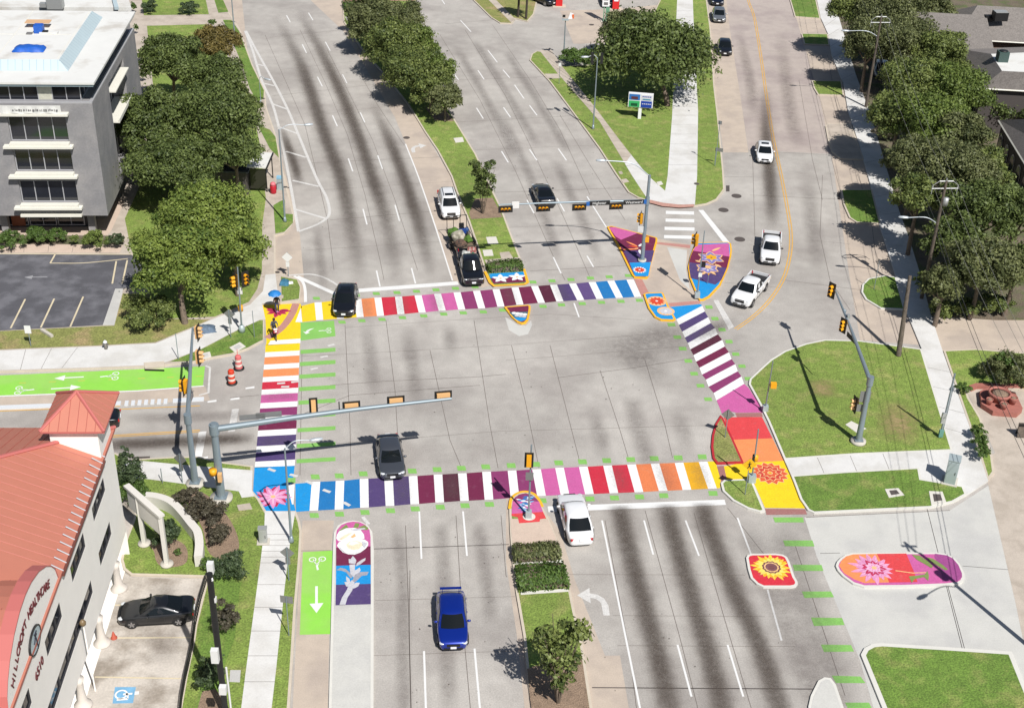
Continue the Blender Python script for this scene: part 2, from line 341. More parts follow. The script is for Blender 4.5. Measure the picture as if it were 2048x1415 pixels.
# north median
NM = [(680, -40), (684, 0), (687, 45), (697, 62), (729, 107), (772, 155), (817, 212), (849, 265), (874, 302), (902, 354), (912, 384), (937, 444), (957, 504), (972, 550), (979, 567), (988, 574.5), (1049, 571.5), (1056, 567), (1049, 539), (1024, 474), (1002, 416), (987, 386), (952, 310), (912, 245), (893, 212), (870, 160), (850, 100), (837, 30), (825, -40)]
block('kerb', NM, GRASS)
sheet('planting_bed', [(938, 428), (950, 400), (985, 398), (1000, 425), (1005, 437), (942, 441)], MULCH, Z1)
sheet('planting_bed', [(850, 218), (885, 215), (903, 238), (908, 245), (870, 243)], MULCH, Z1)
sheet('pavement', [(969, 522), (1038, 517), (1043, 528), (973, 531)], OLDW, Z1)
sheet('pavement', [(685, -40), (825, -40), (830, 3), (686, 5)], BRICK, Z1)
# south median
SM = [(1018, 1016.5), (1022.6, 1000), (1034, 989), (1051, 985), (1068, 990), (1079, 1004), (1086, 1018), (1099.5, 1044), (1113, 1078), (1134, 1148), (1149, 1223), (1164, 1286), (1184, 1415), (1190, 1470), (1068, 1470), (1064, 1415), (1056.5, 1373), (1046.5, 1273), (1031.5, 1186), (1024, 1123), (1019.5, 1061)]
block('kerb', SM, GRASS)
sheet('pavement', [(1021, 1040), (1095, 1040), (1111, 1078), (1113, 1093), (1026, 1096), (1022, 1061)], PINKW, Z1)
b = MB()
for a, c in (((1028, 1129), (1125, 1125)), ((1041, 1189.5), (1136, 1183))): b.ribbon(W([a, c]), .28, KERBN, .16)
ST(b.build('kerb'))
sheet('planting_bed', [(1054, 1340), (1130, 1310), (1164, 1320), (1186, 1470), (1070, 1470), (1060, 1400)], MULCH, Z1, )
# south-east blocks
block('kerb', [(1497, 770), (1499, 760), (1520, 740), (1540, 722), (1569, 704), (1612, 689), (1649, 681.5), (1716, 683), (1843, 700), (1905, 903), (1711, 911), (1568, 921), (1536, 845), (1520, 812)], GRASS, KERBN)
block('kerb', [(1582, 953), (1686, 945.5), (1838, 937), (1842, 960), (1926, 974), (1933, 991), (1906, 1006), (1861, 1017), (1628, 1028), (1615, 1022), (1600, 1000), (1588, 968)], GRASSG, KERBN)
PATHZ = .125
b = MB(); b.slab(W([(1568, 921), (1711, 911), (1905, 903), (1843, 700), (1811, 622), (1791, 554), (1758, 449), (1743, 381), (1721, 300), (1696, 225), (1686, 167), (1663, 112), (1656, 70), (1641, 37), (1625, -40), (1655, -40), (1711, 150), (1743, 237), (1773, 340), (1798, 424), (1818, 479), (1841, 554), (1861, 631), (1886, 708), (1933, 840), (1961, 920), (1976, 963), (1933, 991), (1926, 974), (1842, 960), (1838, 937), (1686, 945.5), (1582, 953)]), -.02, PATHZ, WALK); ST(b.build('pavement'))
block('kerb', [(1441, 832), (1430, 850), (1424, 872), (1422, 895), (1425, 918), (1433, 929), (1487, 927), (1466, 880), (1446, 838)], GRASSD, KR)
block('kerb', [(1441, 968), (1448, 961.5), (1495, 960), (1506, 966), (1530, 1024), (1520, 1026), (1495, 1019), (1465, 1003), (1445, 984)], GRASS, KERBN)
block('kerb', [(1721, 1311), (1728, 1298), (1743, 1290), (1761, 1288), (1890, 1296), (2023, 1305), (2090, 1470), (1785, 1470), (1763, 1415)], GRASSG, KERBN, kw=.28)
block('kerb', [(1619, 1440), (1616, 1415), (1621, 1393), (1636, 1363), (1648, 1356.5), (1661, 1358), (1671, 1371), (1686, 1415), (1690, 1440)], NEWC, KERBN, inner='pavement')
block('kerb', [(1722, 586), (1724, 571), (1736, 559), (1768, 553), (1792, 556), (1810, 621), (1761, 619), (1731, 601)], GRASSG, KERBN)
block('kerb', [(1886, 703), (1950, 700), (2048, 708), (2300, 720), (2300, 790), (2048, 782), (1958, 772), (1933, 780), (1937, 798), (1961, 838), (1984, 915), (1988, 946), (1975, 962), (1961, 920), (1934, 842)], GRASS)
for px, m in (([(1574, -40), (1579, 0), (1589, 35), (1641, 39), (1631, -5), (1625, -40)], GRASSG), ([(1602, 69), (1608, 90), (1659, 92), (1656, 70)], GRASSG), ([(1623, 163), (1627, 178), (1635, 191), (1688, 193), (1683, 164)], GRASS),
              ([(1650, 254), (1656, 285), (1663, 305), (1678, 319), (1728, 321), (1702, 250), (1655, 249)], OLDW), ([(1681, 381), (1686, 410), (1698, 437), (1713, 447), (1761, 449), (1744, 381)], GRASSG)):
    block('kerb', px, m)
b = MB(); b.slab(W([(1655, -40), (1711, 150), (1743, 237), (1773, 340), (1798, 424), (1818, 479), (1841, 554), (1861, 631), (1990, 640), (2400, 640), (2400, -60), (1700, -60)]), -.02, .13, DIRT); ST(b.build('planting_bed'))
# separator with its art
SEP = [(657, 1440), (666, 1100), (667.5, 1068), (676, 1053), (690, 1045.5), (706, 1043), (722, 1045.5), (736, 1053), (744.8, 1066), (747.6, 1100), (747, 1440)]
block('kerb', SEP, NEWC, KERBN, inner='pavement')
# ================================================================ paint on the road
def pm(name, r, g, b):
    w_ = [v*.72+.28*g_ for v, g_ in zip((r, g, b), (172, 166, 160))]; return mat('paint_'+name, P(r, g, b), .75, var=.05, vs=1.5, fine=.11, fs=9, col2=P(*w_), c2s=2.3, c2lo=.56, c2hi=.8)
CY_, CO, CR, CP, CM, CB, CD, CU, CUL, CBL, CBB = (pm('yellow', 250, 214, 28), pm('orange', 248, 150, 92), pm('red', 208, 46, 68), pm('pink', 208, 100, 164), pm('magenta', 142, 56, 108), pm('maroon', 118, 34, 72), pm('dark_maroon', 88, 30, 54), pm('purple', 84, 66, 118), pm('light_purple', 98, 76, 130), pm('blue', 28, 122, 190), pm('bright_blue', 20, 152, 224))
CAM = pm('amber', 236, 176, 28); CSO = pm('soft_orange', 232, 132, 82); CLG = pm('light_green', 138, 196, 100); CRO = pm('coral', 226, 72, 76); TACT = pm('tactile', 196, 142, 132); TACM = pm('dull_tactile', 168, 116, 112)
CWH = pm('white', 248, 248, 246); CGRN = pm('leaf', 130, 150, 82); CLAV = pm('lavender', 138, 128, 192); CPK2 = pm('soft_pink', 228, 150, 196); CPK3 = pm('pale_pink', 244, 190, 220); CBRN = pm('brown', 122, 76, 78); CTANP = pm('peach', 244, 196, 140)
CGR1 = pm('pale_grey', 206, 206, 212); CGR2 = pm('grey', 166, 166, 176); CRED2 = pm('flower_red', 222, 74, 44); CDP = pm('deep_pink', 198, 50, 90)
def q4(b, pts, m, z): b.poly(W(pts), m, z)
ZM = .008
# --- west crosswalk
b = MB(); yc = [683, 707.5, 732, 757, 782, 809, 836, 864, 895.5, 926]
def xl(y): return 533+(509-533)*(y-675)/(935-675) if y > 690 else 531
def xr(y): return 600.5+(589.5-600.5)*(y-675)/(935-675)
def ty(x, y): return y-(x-563)*.055
hs = [(yc[min(i+1, 9)]-yc[max(i-1, 0)])/(2 if 0 < i < 9 else 1)*.20 for i in range(10)]
cols = [CY_, CO, CO, CR, CP, CM, CB, CU, CU]
def hb(b, y0, y1, m, x0=None, x1=None):
    a, c = (xl(y0) if x0 is None else x0), (xr(y0) if x1 is None else x1)
    d, e = (xl(y1) if x0 is None else x0), (xr(y1) if x1 is None else x1)
    q4(b, [(a, ty(a, y0)), (c, ty(c, y0)), (e, ty(e, y1)), (d, ty(d, y1))], m, ZM)
for i in range(10):
    if i: hb(b, yc[i]-hs[i], yc[i]+hs[i], CWH)
    if i < 9: hb(b, yc[i]+hs[i], yc[i+1]-hs[i+1], cols[i])
q4(b, [(536, 690), (541, 681), (601, 677), (601, 686), (538, 690)], CWH, ZM)
# corner yellow with its brown tactile curve
q4(b, [(524.5, 610), (598, 606.5), (601, 607.5), (604, 614), (591, 643), (601, 645), (601, 677), (541, 681), (536, 690), (532, 690), (533, 682), (531, 640)], CY_, ZM)
cv = catmull(W([(592, 607), (584, 627), (571, 647), (556, 662), (534, 676)]), n=6); b.ribbon(cv, .62, TACT, ZM+.004)
# blue corner
q4(b, [(509, 934), (589.5, 931), (587, 952), (583.5, 967.5), (575, 968.5), (584, 1008), (588, 1008), (592, 1024), (533, 1024), (529, 1015), (519, 1000), (506, 983)], CBB, ZM)
ST(b.build('crosswalk'))
# --- south crosswalk
b = MB()
ST_T = [(632, 963), (680, 961), (728, 957), (777, 954.5), (826, 951.5), (876, 948.5), (924.5, 946), (973, 943), (1024, 940.5), (1073, 938), (1119, 935), (1166.5, 933), (1215, 930.5), (1263, 928.5), (1310, 926.5), (1358, 925), (1406, 923)]
ST_B = [(627.5, 1020.5), (678, 1018), (729, 1014.5), (780, 1011), (829.5, 1007.5), (879.5, 1004), (929, 1001), (978, 998.5), (1030, 995), (1083, 991), (1130, 989), (1179, 987.5), (1228, 985.5), (1278, 983.5), (1326.5, 981), (1374, 979), (1425, 976.5)]
cs = [CBL, CBL, CU, CU, CB, CD, CB, CM, CM, CP, CP, CR, CR, CSO, CSO, CAM]
def xwalk(b, TT, BB, cs, hw):
    for i in range(len(TT)):
        t, u = TT[i], BB[i]; h = hw
        q4(b, [(t[0]-h, t[1]+.3), (t[0]+h, t[1]-.3), (u[0]+h, u[1]-.3), (u[0]-h, u[1]+.3)], CWH, ZM)
        if i < len(cs):
            t2, u2 = TT[i+1], BB[i+1]
            q4(b, [(t[0]+h, t[1]-.3), (t2[0]-h, t2[1]+.3), (u2[0]-h, u2[1]+.3), (u[0]+h, u[1]-.3)], cs[i], ZM)
xwalk(b, ST_T, ST_B, cs, 8.6)
q4(b, [(590.5, 967), (623.5, 964), (619, 1021), (592, 1023)], CBB, ZM)
q4(b, [(589, 968), (574.5, 969), (584, 1008), (587, 1008)], CWH, ZM+.002)
q4(b, [(1414.6, 922.5), (1431, 922), (1441.5, 960), (1440, 975.5), (1433.6, 976)], CY_, ZM)
ST(b.build('crosswalk'))
# --- north crosswalk
b = MB()
NT = [(636, 604.5), (676, 600.5), (715.7, 598), (755.7, 595), (797, 593), (836, 590.5), (875, 587.5), (914, 584.5), (953, 581.5), (992, 578.5), (1030, 575), (1069, 572), (1107, 569.5), (1145, 567), (1184, 564), (1221.5, 561.5), (1260, 559)]
NB = [(639.5, 640), (681, 637), (720.5, 634), (761, 631.5), (802, 628), (844.5, 624.5), (884.5, 621), (923.5, 618.5), (963.5, 616.5), (1002, 613), (1040, 609), (1083, 605.5), (1120, 602.5), (1161.5, 600), (1200, 597.5), (1239, 595.5), (1276, 593.5)]
ns = [CY_, CY_, CO, CR, CR, CP, CP, CM, CM, CB, CB, CD, CU, CUL, CBL, CBL]
xwalk(b, NT, NB, ns, 7.0)
q4(b, [(602, 612), (629, 605), (632.5, 641), (604.5, 644)], CY_, ZM)
q4(b, [(601.5, 616), (604.5, 644), (591, 644)], CWH, ZM+.004)
q4(b, [(1268, 557), (1283, 556), (1299, 588), (1290, 591), (1283, 593.5)], TACT, ZM)
ST(b.build('crosswalk'))
# --- north-east slanting crosswalk
b = MB()
dl = [(1355, 644), (1367, 669), (1378, 692), (1389.5, 716.5), (1401.5, 742), (1414.5, 766), (1430, 793)]
dr = [(1407, 617), (1419, 640), (1433, 662), (1447, 686), (1460.5, 711), (1473, 735), (1485.5, 760)]
dc = [CU, CU, CD, CB, CM, CM]
for i in range(7):
    l_, r_ = dl[i], dr[i]; h = 5.6+i*.3
    q4(b, [(l_[0]-2.6, l_[1]-h), (r_[0]-2.6, r_[1]-h), (r_[0]+2.6, r_[1]+h), (l_[0]+2.6, l_[1]+h)], CWH, ZM)
    if i < 6:
        l2, r2 = dl[i+1], dr[i+1]; h2 = 5.6+(i+1)*.3
        q4(b, [(l_[0]+2.6, l_[1]+h), (r_[0]+2.6, r_[1]+h), (r2[0]-2.6, r2[1]-h2), (l2[0]-2.6, l2[1]-h2)], dc[i], ZM)
q4(b, [(1339, 614), (1401, 608), (1405, 611), (1352.6, 638.4)], CBB, ZM)
q4(b, [(1433, 800), (1488, 767.4), (1497, 775), (1520, 812), (1534, 829), (1522, 824.5), (1474, 825), (1458, 822), (1446, 832)], CP, ZM)
ST(b.build('crosswalk'))
b = MB()
q4(b, [(1470, 825.5), (1523, 825), (1526, 833), (1474, 834)], TACM, ZM)
q4(b, [(1447, 834), (1524, 833.5), (1545, 876), (1464, 879)], CRO, ZM)
q4(b, [(1464, 879), (1545, 876), (1567, 921), (1486.5, 925)], CO, ZM)
q4(b, [(1447.5, 932), (1486.5, 925), (1567, 921), (1590, 970), (1610, 1016), (1530, 1015), (1508, 966), (1495, 960), (1452, 961)], CY_, ZM)
q4(b, [(1434, 932), (1447.5, 931), (1454, 960), (1442, 962)], TACM, ZM+.002)
q4(b, [(1530, 1016.5), (1610.5, 1017.5), (1614, 1028), (1533, 1029)], TACM, ZM)
ST(b.build('painted_path'))
# tactile strips on the north-east refuge
b = MB()
q4(b, [(1314, 484), (1381, 490), (1380, 496.5), (1313, 488)], TACT, ZM)
q4(b, [(1337, 606), (1399, 601), (1402, 607), (1340, 613)], TACT, ZM)
ST(b.build('tactile_paving'))
sheet('refuge', [(1334, 494), (1374, 500), (1372, 540), (1380, 580), (1360, 560)], NEWC, .005)
# green bicycle marks
b = MB()
def quad_at(b, px, dx, dy, m, z, sk=0):
    x, y = px; q4(b, [(x-dx-sk, y-dy), (x+dx-sk, y-dy), (x+dx+sk, y+dy), (x-dx+sk, y+dy)], m, z)
for i, (t, u) in enumerate(zip(ST_T, ST_B)):
    if i != 2 or 1: quad_at(b, (t[0]-1.5, t[1]-10), 8.5, 4.8, CLG, ZM+.001, 1)
    if i not in (15,): quad_at(b, (u[0]+1, u[1]+9.5), 8.8, 4.8, CLG, ZM+.001, 1)
quad_at(b, (583, 960), 8, 5, CLG, ZM+.006)
for i, (t, u) in enumerate(zip(NT, NB)):
    if i not in (9,): quad_at(b, (t[0]-3, t[1]-8), 6.8, 2.9, CLG, ZM+.001, 1)
    quad_at(b, (u[0]+3, u[1]+7), 7, 3.0, CLG, ZM+.001, 1)
for i in range(7):
    quad_at(b, (dl[i][0]-12-i*.3, dl[i][1]+5), 7.5, 3.5, CLG, ZM+.001, 1); quad_at(b, (dr[i][0]+11, dr[i][1]-3), 7, 3.3, CLG, ZM+.001, 1)
for i in range(1, 10):
    y = yc[i]-1; q4(b, [(602-i, y-7), (671, y-11.5), (671, y-3.6), (602-i, y+1)], CLG, ZM+.001) if i > 0 else None
for p in ([(1546, 1034), (1606, 1034), (1608, 1044), (1550, 1044)], [(1566, 1080), (1625, 1080), (1629, 1092), (1570, 1091.5)], [(1585, 1128.5), (1643, 1129), (1647, 1141), (1589, 1141)], [(1603.5, 1182), (1662, 1182), (1668, 1193.5), (1609, 1195)],
          [(1622, 1234), (1684, 1235), (1689, 1249), (1628, 1251)], [(1642, 1288), (1702, 1289), (1708, 1302), (1648, 1303)], [(1663.5, 1350), (1721, 1352), (1731, 1365), (1672, 1365)], [(1690, 1404), (1738, 1404), (1746, 1420), (1698, 1420)]): q4(b, p, CLG, ZM+.001)
ST(b.build('cycle_crossing_mark'))
# --- white and yellow lines
b = MB(); LW = .11
def dash(lst, w=LW, m=WHITE, z=ZM+.002):
    for a, c in lst: b.ribbon(W([a, c]), w, m, z)
dash([((838.5, 1022), (843, 1117)), ((848, 1301), (852.5, 1440)), ((926, 1022), (934, 1111)), ((949, 1296), (962, 1440)), ((1204, 1040), (1285, 1440)), ((1288, 1040), (1306.5, 1108.5)), ((1355, 1288.5), (1383, 1392)),
      ((1371, 1040), (1398, 1111)), ((1455, 1288.5), (1486.5, 1392)), ((1475, 1035), (1502, 1108)), ((1535, 1178), (1563, 1280))], .12)
dash([((573, 31), (580.6, 45)), ((617, 26), (626, 41)), ((604.6, 89), (613, 106.5)), ((650.7, 84), (660.5, 102)), ((635, 154), (644.6, 173)), ((685, 149), (694, 167)), ((665, 231), (674.6, 252.6)), ((720.5, 225), (729.6, 245)),
      ((696.6, 317), (705.6, 343)), ((755.5, 311), (765, 338)), ((726, 418), (734, 449)), ((790, 410), (799, 442)), ((753, 541), (760, 573)), ((823, 536), (831, 567)), ((548, -18), (556, -5)), ((588, -22), (596, -9)),
      ((881, -4), (889.5, 9)), ((921, 41), (942, 64)), ((976, 101), (994.5, 125)), ((906, 145), (917, 160)), ((956, 141), (968, 159)), ((1006, 140), (1019.5, 156)), ((953, 216), (966.5, 237.5)), ((1007, 215), (1021, 235)), ((1003, 302.5), (1016.5, 325)),
      ((1029, 170), (1048, 197.5)), ((1059, 211), (1074, 231)), ((1059, 299), (1074, 321)), ((1116.5, 297.5), (1133, 321)), ((1054, 400), (1068, 426.5)), ((1114, 396.5), (1129, 423)), ((1174, 393), (1213, 455)), ((1106.5, 514), (1122, 546.5)),
      ((1174, 511.5), (1187, 534)), ((1148, 606), (1158, 634))], .13)
b.ribbon(catmull(W([(811, 288), (837, 354), (870, 451), (905, 561)]), n=4), .13, WHITE, ZM+.002)
q4(b, [(714, 577.5), (915, 562.5), (918, 569.5), (716, 584.5)], WHITE, ZM+.002)
q4(b, [(1095, 1012), (1449, 998.5), (1452, 1009), (1097, 1023.5)], WHITE, ZM+.002)
q4(b, [(397.5, 863), (413, 862), (404, 913), (389.5, 912)], WHITE, ZM+.002)
q4(b, [(464, 818), (478, 817), (470, 862), (456, 864)], WORNW, ZM+.002); q4(b, [(460, 880), (468, 880), (460, 918), (450, 918)], fade_mat('ghost_paint', P(222, 220, 216), .55, 3, .3, .7), ZM+.002)
q4(b, [(1396.5, 420), (1406.5, 420), (1460, 486), (1449, 488)], WHITE, ZM+.002); q4(b, [(1426.5, 600), (1436.5, 600), (1468, 653), (1457.5, 659)], WORNW, ZM+.002)
for y, x0, x1 in ((425, 1331.5, 1388), (440.5, 1331, 1388.5), (457, 1329, 1389), (473.5, 1328, 1386)): q4(b, [(x0, y-3.4), (x1, y-2), (x1, y+4.6), (x0, y+3)], WHITE, ZM+.002)
for x, y in ((424, 801), (470, 796), (500, 774), (407, 914)): q4(b, [(x-9, y+1), (x+9, y-2), (x+9, y+2), (x-9, y+4)], WHITE, ZM+.002)
# ghost bars of an older crossing
GH = MATS['ghost_paint']
for x in range(12):
    xx = 845+x*37; y0 = 640-x*3.0
    if xx < 1270: q4(b, [(xx-6, y0), (xx+7, y0-1), (xx+16, y0+28), (xx+3, y0+29)], GH, ZM)
# hatched areas
HW_ = .28
Lp = catmull(W([(490, 62), (505, 100), (523, 160), (544.5, 207.5), (559.5, 262.5), (578, 354), (588, 410), (597, 463)]), n=4); b.ribbon(Lp, HW_, WORNW, ZM+.002)
Rp = catmull(W([(492, 62), (512, 100), (549.5, 167.5), (576, 220), (597, 270), (632, 354), (652, 393), (659, 421), (654, 436), (632, 450), (597, 463)]), n=4); b.ribbon(Rp, HW_, WORNW, ZM+.004)
for a, c in (((512, 128), (527, 132)), ((527, 167), (549, 172)), ((543, 207.5), (575, 219)), ((558, 254), (596, 268)), ((572, 303), (612, 315)), ((585, 361), (637, 373)), ((588, 418), (654, 438))): b.ribbon(W([a, c]), .3, WORNW, ZM+.006)
b.ribbon(catmull(W([(575, 551), (598, 549), (627, 549), (655, 558), (682, 575)]), n=4), .2, WORNW, ZM+.002)
b.ribbon(W([(594, 553), (680, 592)]), .42, WHITE, ZM+.004); b.ribbon(catmull(W([(588, 552), (604, 562), (610, 578), (611, 604)]), n=4), .25, WHITE, ZM+.006)
ST(b.build('road_marking'))
b = MB()
dy = catmull(W([(1494, -40), (1496.5, 0), (1509, 37), (1521.5, 112), (1534, 200), (1546, 275), (1563, 354), (1577, 430), (1582, 474), (1579, 514), (1566, 559), (1538, 602), (1505, 634), (1471.5, 658)]), n=5)
for s in (-.12, .12):
    pp = [];
    for i, p in enumerate(dy):
        d = (dy[min(i+1, len(dy)-1)]-dy[max(i-1, 0)]).normalized(); pp.append(p+Vector((-d.y, d.x, 0))*s)
    b.ribbon(pp, .1, YEL, ZM+.002)
for o in (0, 3.2): b.ribbon(W([(180, 872+o), (222, 870.5+o), (400, 859.5+o)]), .1, YEL, ZM+.002)
b.ribbon(W([(-200, 829), (100, 818), (240, 812)]), .1, YEL, ZM+.002); b.ribbon(W([(240, 818), (400, 811)]), .1, YEL, ZM+.002)
for x, y in ((664, 842), (713, 838), (762, 835), (813, 830), (860, 826), (904, 822), (951, 818), (1000, 811), (1045, 805), (1089, 800), (1132, 793), (1175, 785), (1220, 775), (1258, 764), (1294, 753), (1327, 740), (1361, 726)):
    b.ribbon(W([(x-6, y+1.2), (x+6, y-.6)]), .1, fade_mat('worn_yellow', P(240, 184, 96), 2.2, 6, .25, .55), ZM+.002); b.ribbon(W([(x-5, y+3.4), (x+6, y+1.8)]), .08, MATS['worn_yellow'], ZM+.002)
# parking lines
for p in ([(52, 660), (22, 659), (26, 655)],): pass
PL = mat('parking_line', P(222, 208, 176), .8, var=.08, fine=.1)
for a, c in (((51, 601), (22, 659)), ((109, 600), (82, 658)), ((167, 596), (141, 656)), ((111, 511), (101, 529)), ((233, 525), (225, 570)), ((255, 523), (245, 570))): b.ribbon(W([a, c], 0), .14, PL, Z1+.008)
b.ribbon(W([(-100, 510.5), (0, 510.5), (265, 511.5)]), .12, PL, Z1+.008); b.ribbon(catmull(W([(101, 529), (160, 529), (210, 525), (256, 520)])), .12, PL, Z1+.01)
b.ribbon(W([(212, 1209), (405, 1210)]), .1, PL, .009); b.ribbon(W([(215, 1275), (385, 1274)]), .1, PL, .009); b.ribbon(W([(190, 1353), (370, 1356)]), .1, PL, .009)
ST(b.build('road_marking'))
# arrows and bicycle symbols, drawn in metres round a point: f = forward picture point
def symbol(b, c, f, shapes, m, z, s=1.0):
    C0 = gp(*c); D = (gp(*f)-C0).normalized(); R_ = Vector((D.y, -D.x, 0))
    for sh in shapes: b.poly([C0+R_*x*s+D*y*s for x, y in sh], m, z)
ARW = [[(-.08, -1.2), (.08, -1.2), (.08, .35), (-.08, .35)], [(-.42, .35), (.42, .35), (0, 1.2)]]
def ring(cx_, cy_, r, w=.07, n=14, sx=1):
    return [[(cx_+sx*r*math.cos(a), cy_+r*math.sin(a)), (cx_+sx*r*math.cos(a2), cy_+r*math.sin(a2)), (cx_+sx*(r-w)*math.cos(a2), cy_+(r-w)*math.sin(a2)), (cx_+sx*(r-w)*math.cos(a), cy_+(r-w)*math.sin(a))] for a, a2 in ((2*math.pi*i/n, 2*math.pi*(i+1)/n) for i in range(n))]
BIKE = ring(-.3, -.3, .24)+ring(.3, -.3, .24)+[[(-.3, -.33), (-.05, .1), (.0, .06), (-.24, -.33)], [(.3, -.33), (.1, .25), (.04, .22), (.24, -.33)], [(-.08, .05), (.14, .12), (.14, .18), (-.08, .12)], [(-.1, .1), (.1, .3), (.05, .75), (-.08, .7), (-.02, .35)], ]
TURN = [[(.35, -1.5), (.75, -1.5), (.72, -.6), (.5, 0), (.1, .35), (-.35, .45), (-.35, .05), (.0, -.05), (.28, -.4)], [(-.35, .95), (-.35, -.45), (-1.15, .25)]]
b = MB()
symbol(b, (138, 755), (100, 757), ARW, WHITE, .012, .9); symbol(b, (132, 775.5), (170, 773), ARW, WHITE, .012, .9)
symbol(b, (222, 752), (190, 754), BIKE, WHITE, .012, 1.1); symbol(b, (46, 780), (80, 778), BIKE, WHITE, .012, 1.1)
symbol(b, (633, 1198), (633, 1240), ARW, WHITE, .012, 1.0); symbol(b, (635, 1124), (635.5, 1150), BIKE, WHITE, .012, 1.0)
symbol(b, (652, 661), (640, 661.5), BIKE, WHITE, .012, .8)
b.poly(W([(629, 656), (619, 658), (613, 661), (611, 664), (606, 663), (612, 668), (620, 665), (616, 664), (621, 660)]), WHITE, .012)
symbol(b, (1192, 1196), (1188, 1150), TURN, WORNW, .012, 1.0)
symbol(b, (833, 294), (820, 262), [[(-x, y) for x, y in p] for p in TURN], WORNW, .012, .95)
symbol(b, (72, 557), (20, 558), ARW, mat('faint_arrow', P(160, 160, 164), .8), Z1+.012, .8)
# stray sheets of white masking near the south-west corner
for x, y, a in ((570, 773, .2), (562, 766, .3), (590, 763, .3), (648, 713, .5), (628, 737, .5), (627, 879, 0), (543, 939, -.3), (587, 950, -.3), (618, 964, -.4), (653, 981, -.4), (693, 1007, -.5), (731, 1040, -.9), (662, 690, .6)):
    c = gp(x, y, .014); R2 = Matrix.Rotation(a+random.uniform(-.1, .1), 3, 'Z'); k = 1.5 if y == 1040 else 1
    b.poly([c+R2@Vector(v) for v in ((-.3*k, -.1, 0), (.3*k, -.13, 0), (.32*k, .11, 0), (-.27*k, .14, 0))], WORNW)
ST(b.build('road_marking'))
# blue badge bay
b = MB(); q4(b, [(230, 1373), (272, 1373), (266, 1405), (225, 1406)], mat('faded_blue', P(122, 178, 216), .8, var=.1, vs=2, fine=.1), .011)
symbol(b, (246, 1389), (286, 1386), ring(-.05, -.1, .36, .1)+[[(-.12, 0), (.02, 0), (.02, .5), (-.12, .5)], [(-.02, .2), (.3, .25), (.3, .33), (-.02, .3)], [(-.2, .62), (.05, .62), (.05, .85), (-.2, .85)], [(.25, -.3), (.4, -.3), (.4, .3), (.25, .3)]], WHITE, .015)
ST(b.build('road_marking'))
# ---------------------------------------------------------------- joints
b = MB()
def jt(px, w=.045, m=JOINT, z=.005): b.ribbon(W(px), w, m, z)
jt([(1184, 1374), (1640, 1377)], .07, JOINTD); jt([(747, 1097), (1018, 1088)], .06, JOINTD); jt([(662, 1100), (598, 1101)])
jt([(1134, 1148), (1490, 1149)], .03)
for px in ([(820, 1140), (818, 1260), (822, 1440)], [(811, 1050), (818, 1240), (823, 1440)], [(912, 1030), (925, 1240), (943, 1440)], [(1002, 1030), (1012, 1150), (1014, 1153)], [(1290, 1020), (1360, 1275), (1402, 1440)], [(1388, 1025), (1450, 1240), (1510, 1440)], [(1210, 1040), (1260, 1310), (1276, 1440)],
           [(1455, 1015), (1530, 1110)], [(1587, 1080), (1640, 1240), (1690, 1390)], [(860, 700), (900, 880), (925, 940)], [(772, 640), (790, 780), (800, 950)], [(690, 650), (700, 850), (702, 950)], [(948, 640), (980, 850), (996, 935)], [(1023, 690), (1050, 800), (1078, 935)],
           [(1100, 690), (1128, 800), (1160, 925)], [(1200, 740), (1240, 860), (1258, 920)], [(1290, 720), (1330, 850), (1345, 915)], [(604, 700), (600, 950)], [(530, 70), (610, 250), (655, 440), (668, 540)], [(600, 60), (650, 165), (695, 270), (730, 390), (760, 520), (768, 560)],
           [(655, 100), (700, 190), (745, 280), (790, 400), (835, 540)], [(710, 130), (755, 210), (808, 290)], [(930, 60), (1010, 190), (1060, 290), (1130, 440), (1182, 560)], [(985, 50), (1060, 160), (1120, 260), (1180, 390)], [(880, 70), (960, 200), (1030, 340), (1110, 520), (1130, 560)],
           [(1120, 230), (1180, 330), (1250, 440)], [(1645, 350), (1640, 470), (1660, 560), (1700, 620)], [(1598, 160), (1625, 320), (1645, 400)], [(1655, 110), (1680, 250), (1740, 420), (1750, 500), (1765, 545)], [(1612, 100), (1650, 270), (1680, 380)], [(1505, 305), (1510, 480)]): jt(px, .04)
for px in ([(660, 770), (770, 762), (960, 753), (1012, 748)], [(600, 830), (700, 790), (960, 770)], [(1115, 755), (1270, 735), (1480, 700)], [(545, 192), (760, 168), (770, 160)], [(540, 75), (700, 58)], [(620, 326), (700, 322), (880, 314)], [(660, 440), (860, 423), (930, 418)], [(905, 160), (1090, 154)], [(900, 245), (1140, 232)],
           [(985, 385), (1240, 376)], [(1060, 542), (1262, 530)], [(1497, 302), (1662, 310)], [(1500, 390), (1688, 399)], [(1570, 560), (1725, 580)], [(890, 48), (985, 40)], [(1860, 635), (1885, 700)], [(460, 795), (518, 790)], [(1448, 354), (1505, 354)], [(985, 962), (985, 963)], [(1612, 1034), (1900, 1020)]): jt(px, .05)
for px in ([(1680, 1105), (1640, 1106)], [(1925, 1131), (2100, 1145)], [(1853, 1012), (1900, 1200), (1925, 1298)], [(1890, 1150), (1930, 1300)]): jt(px, .04, JOINTD)
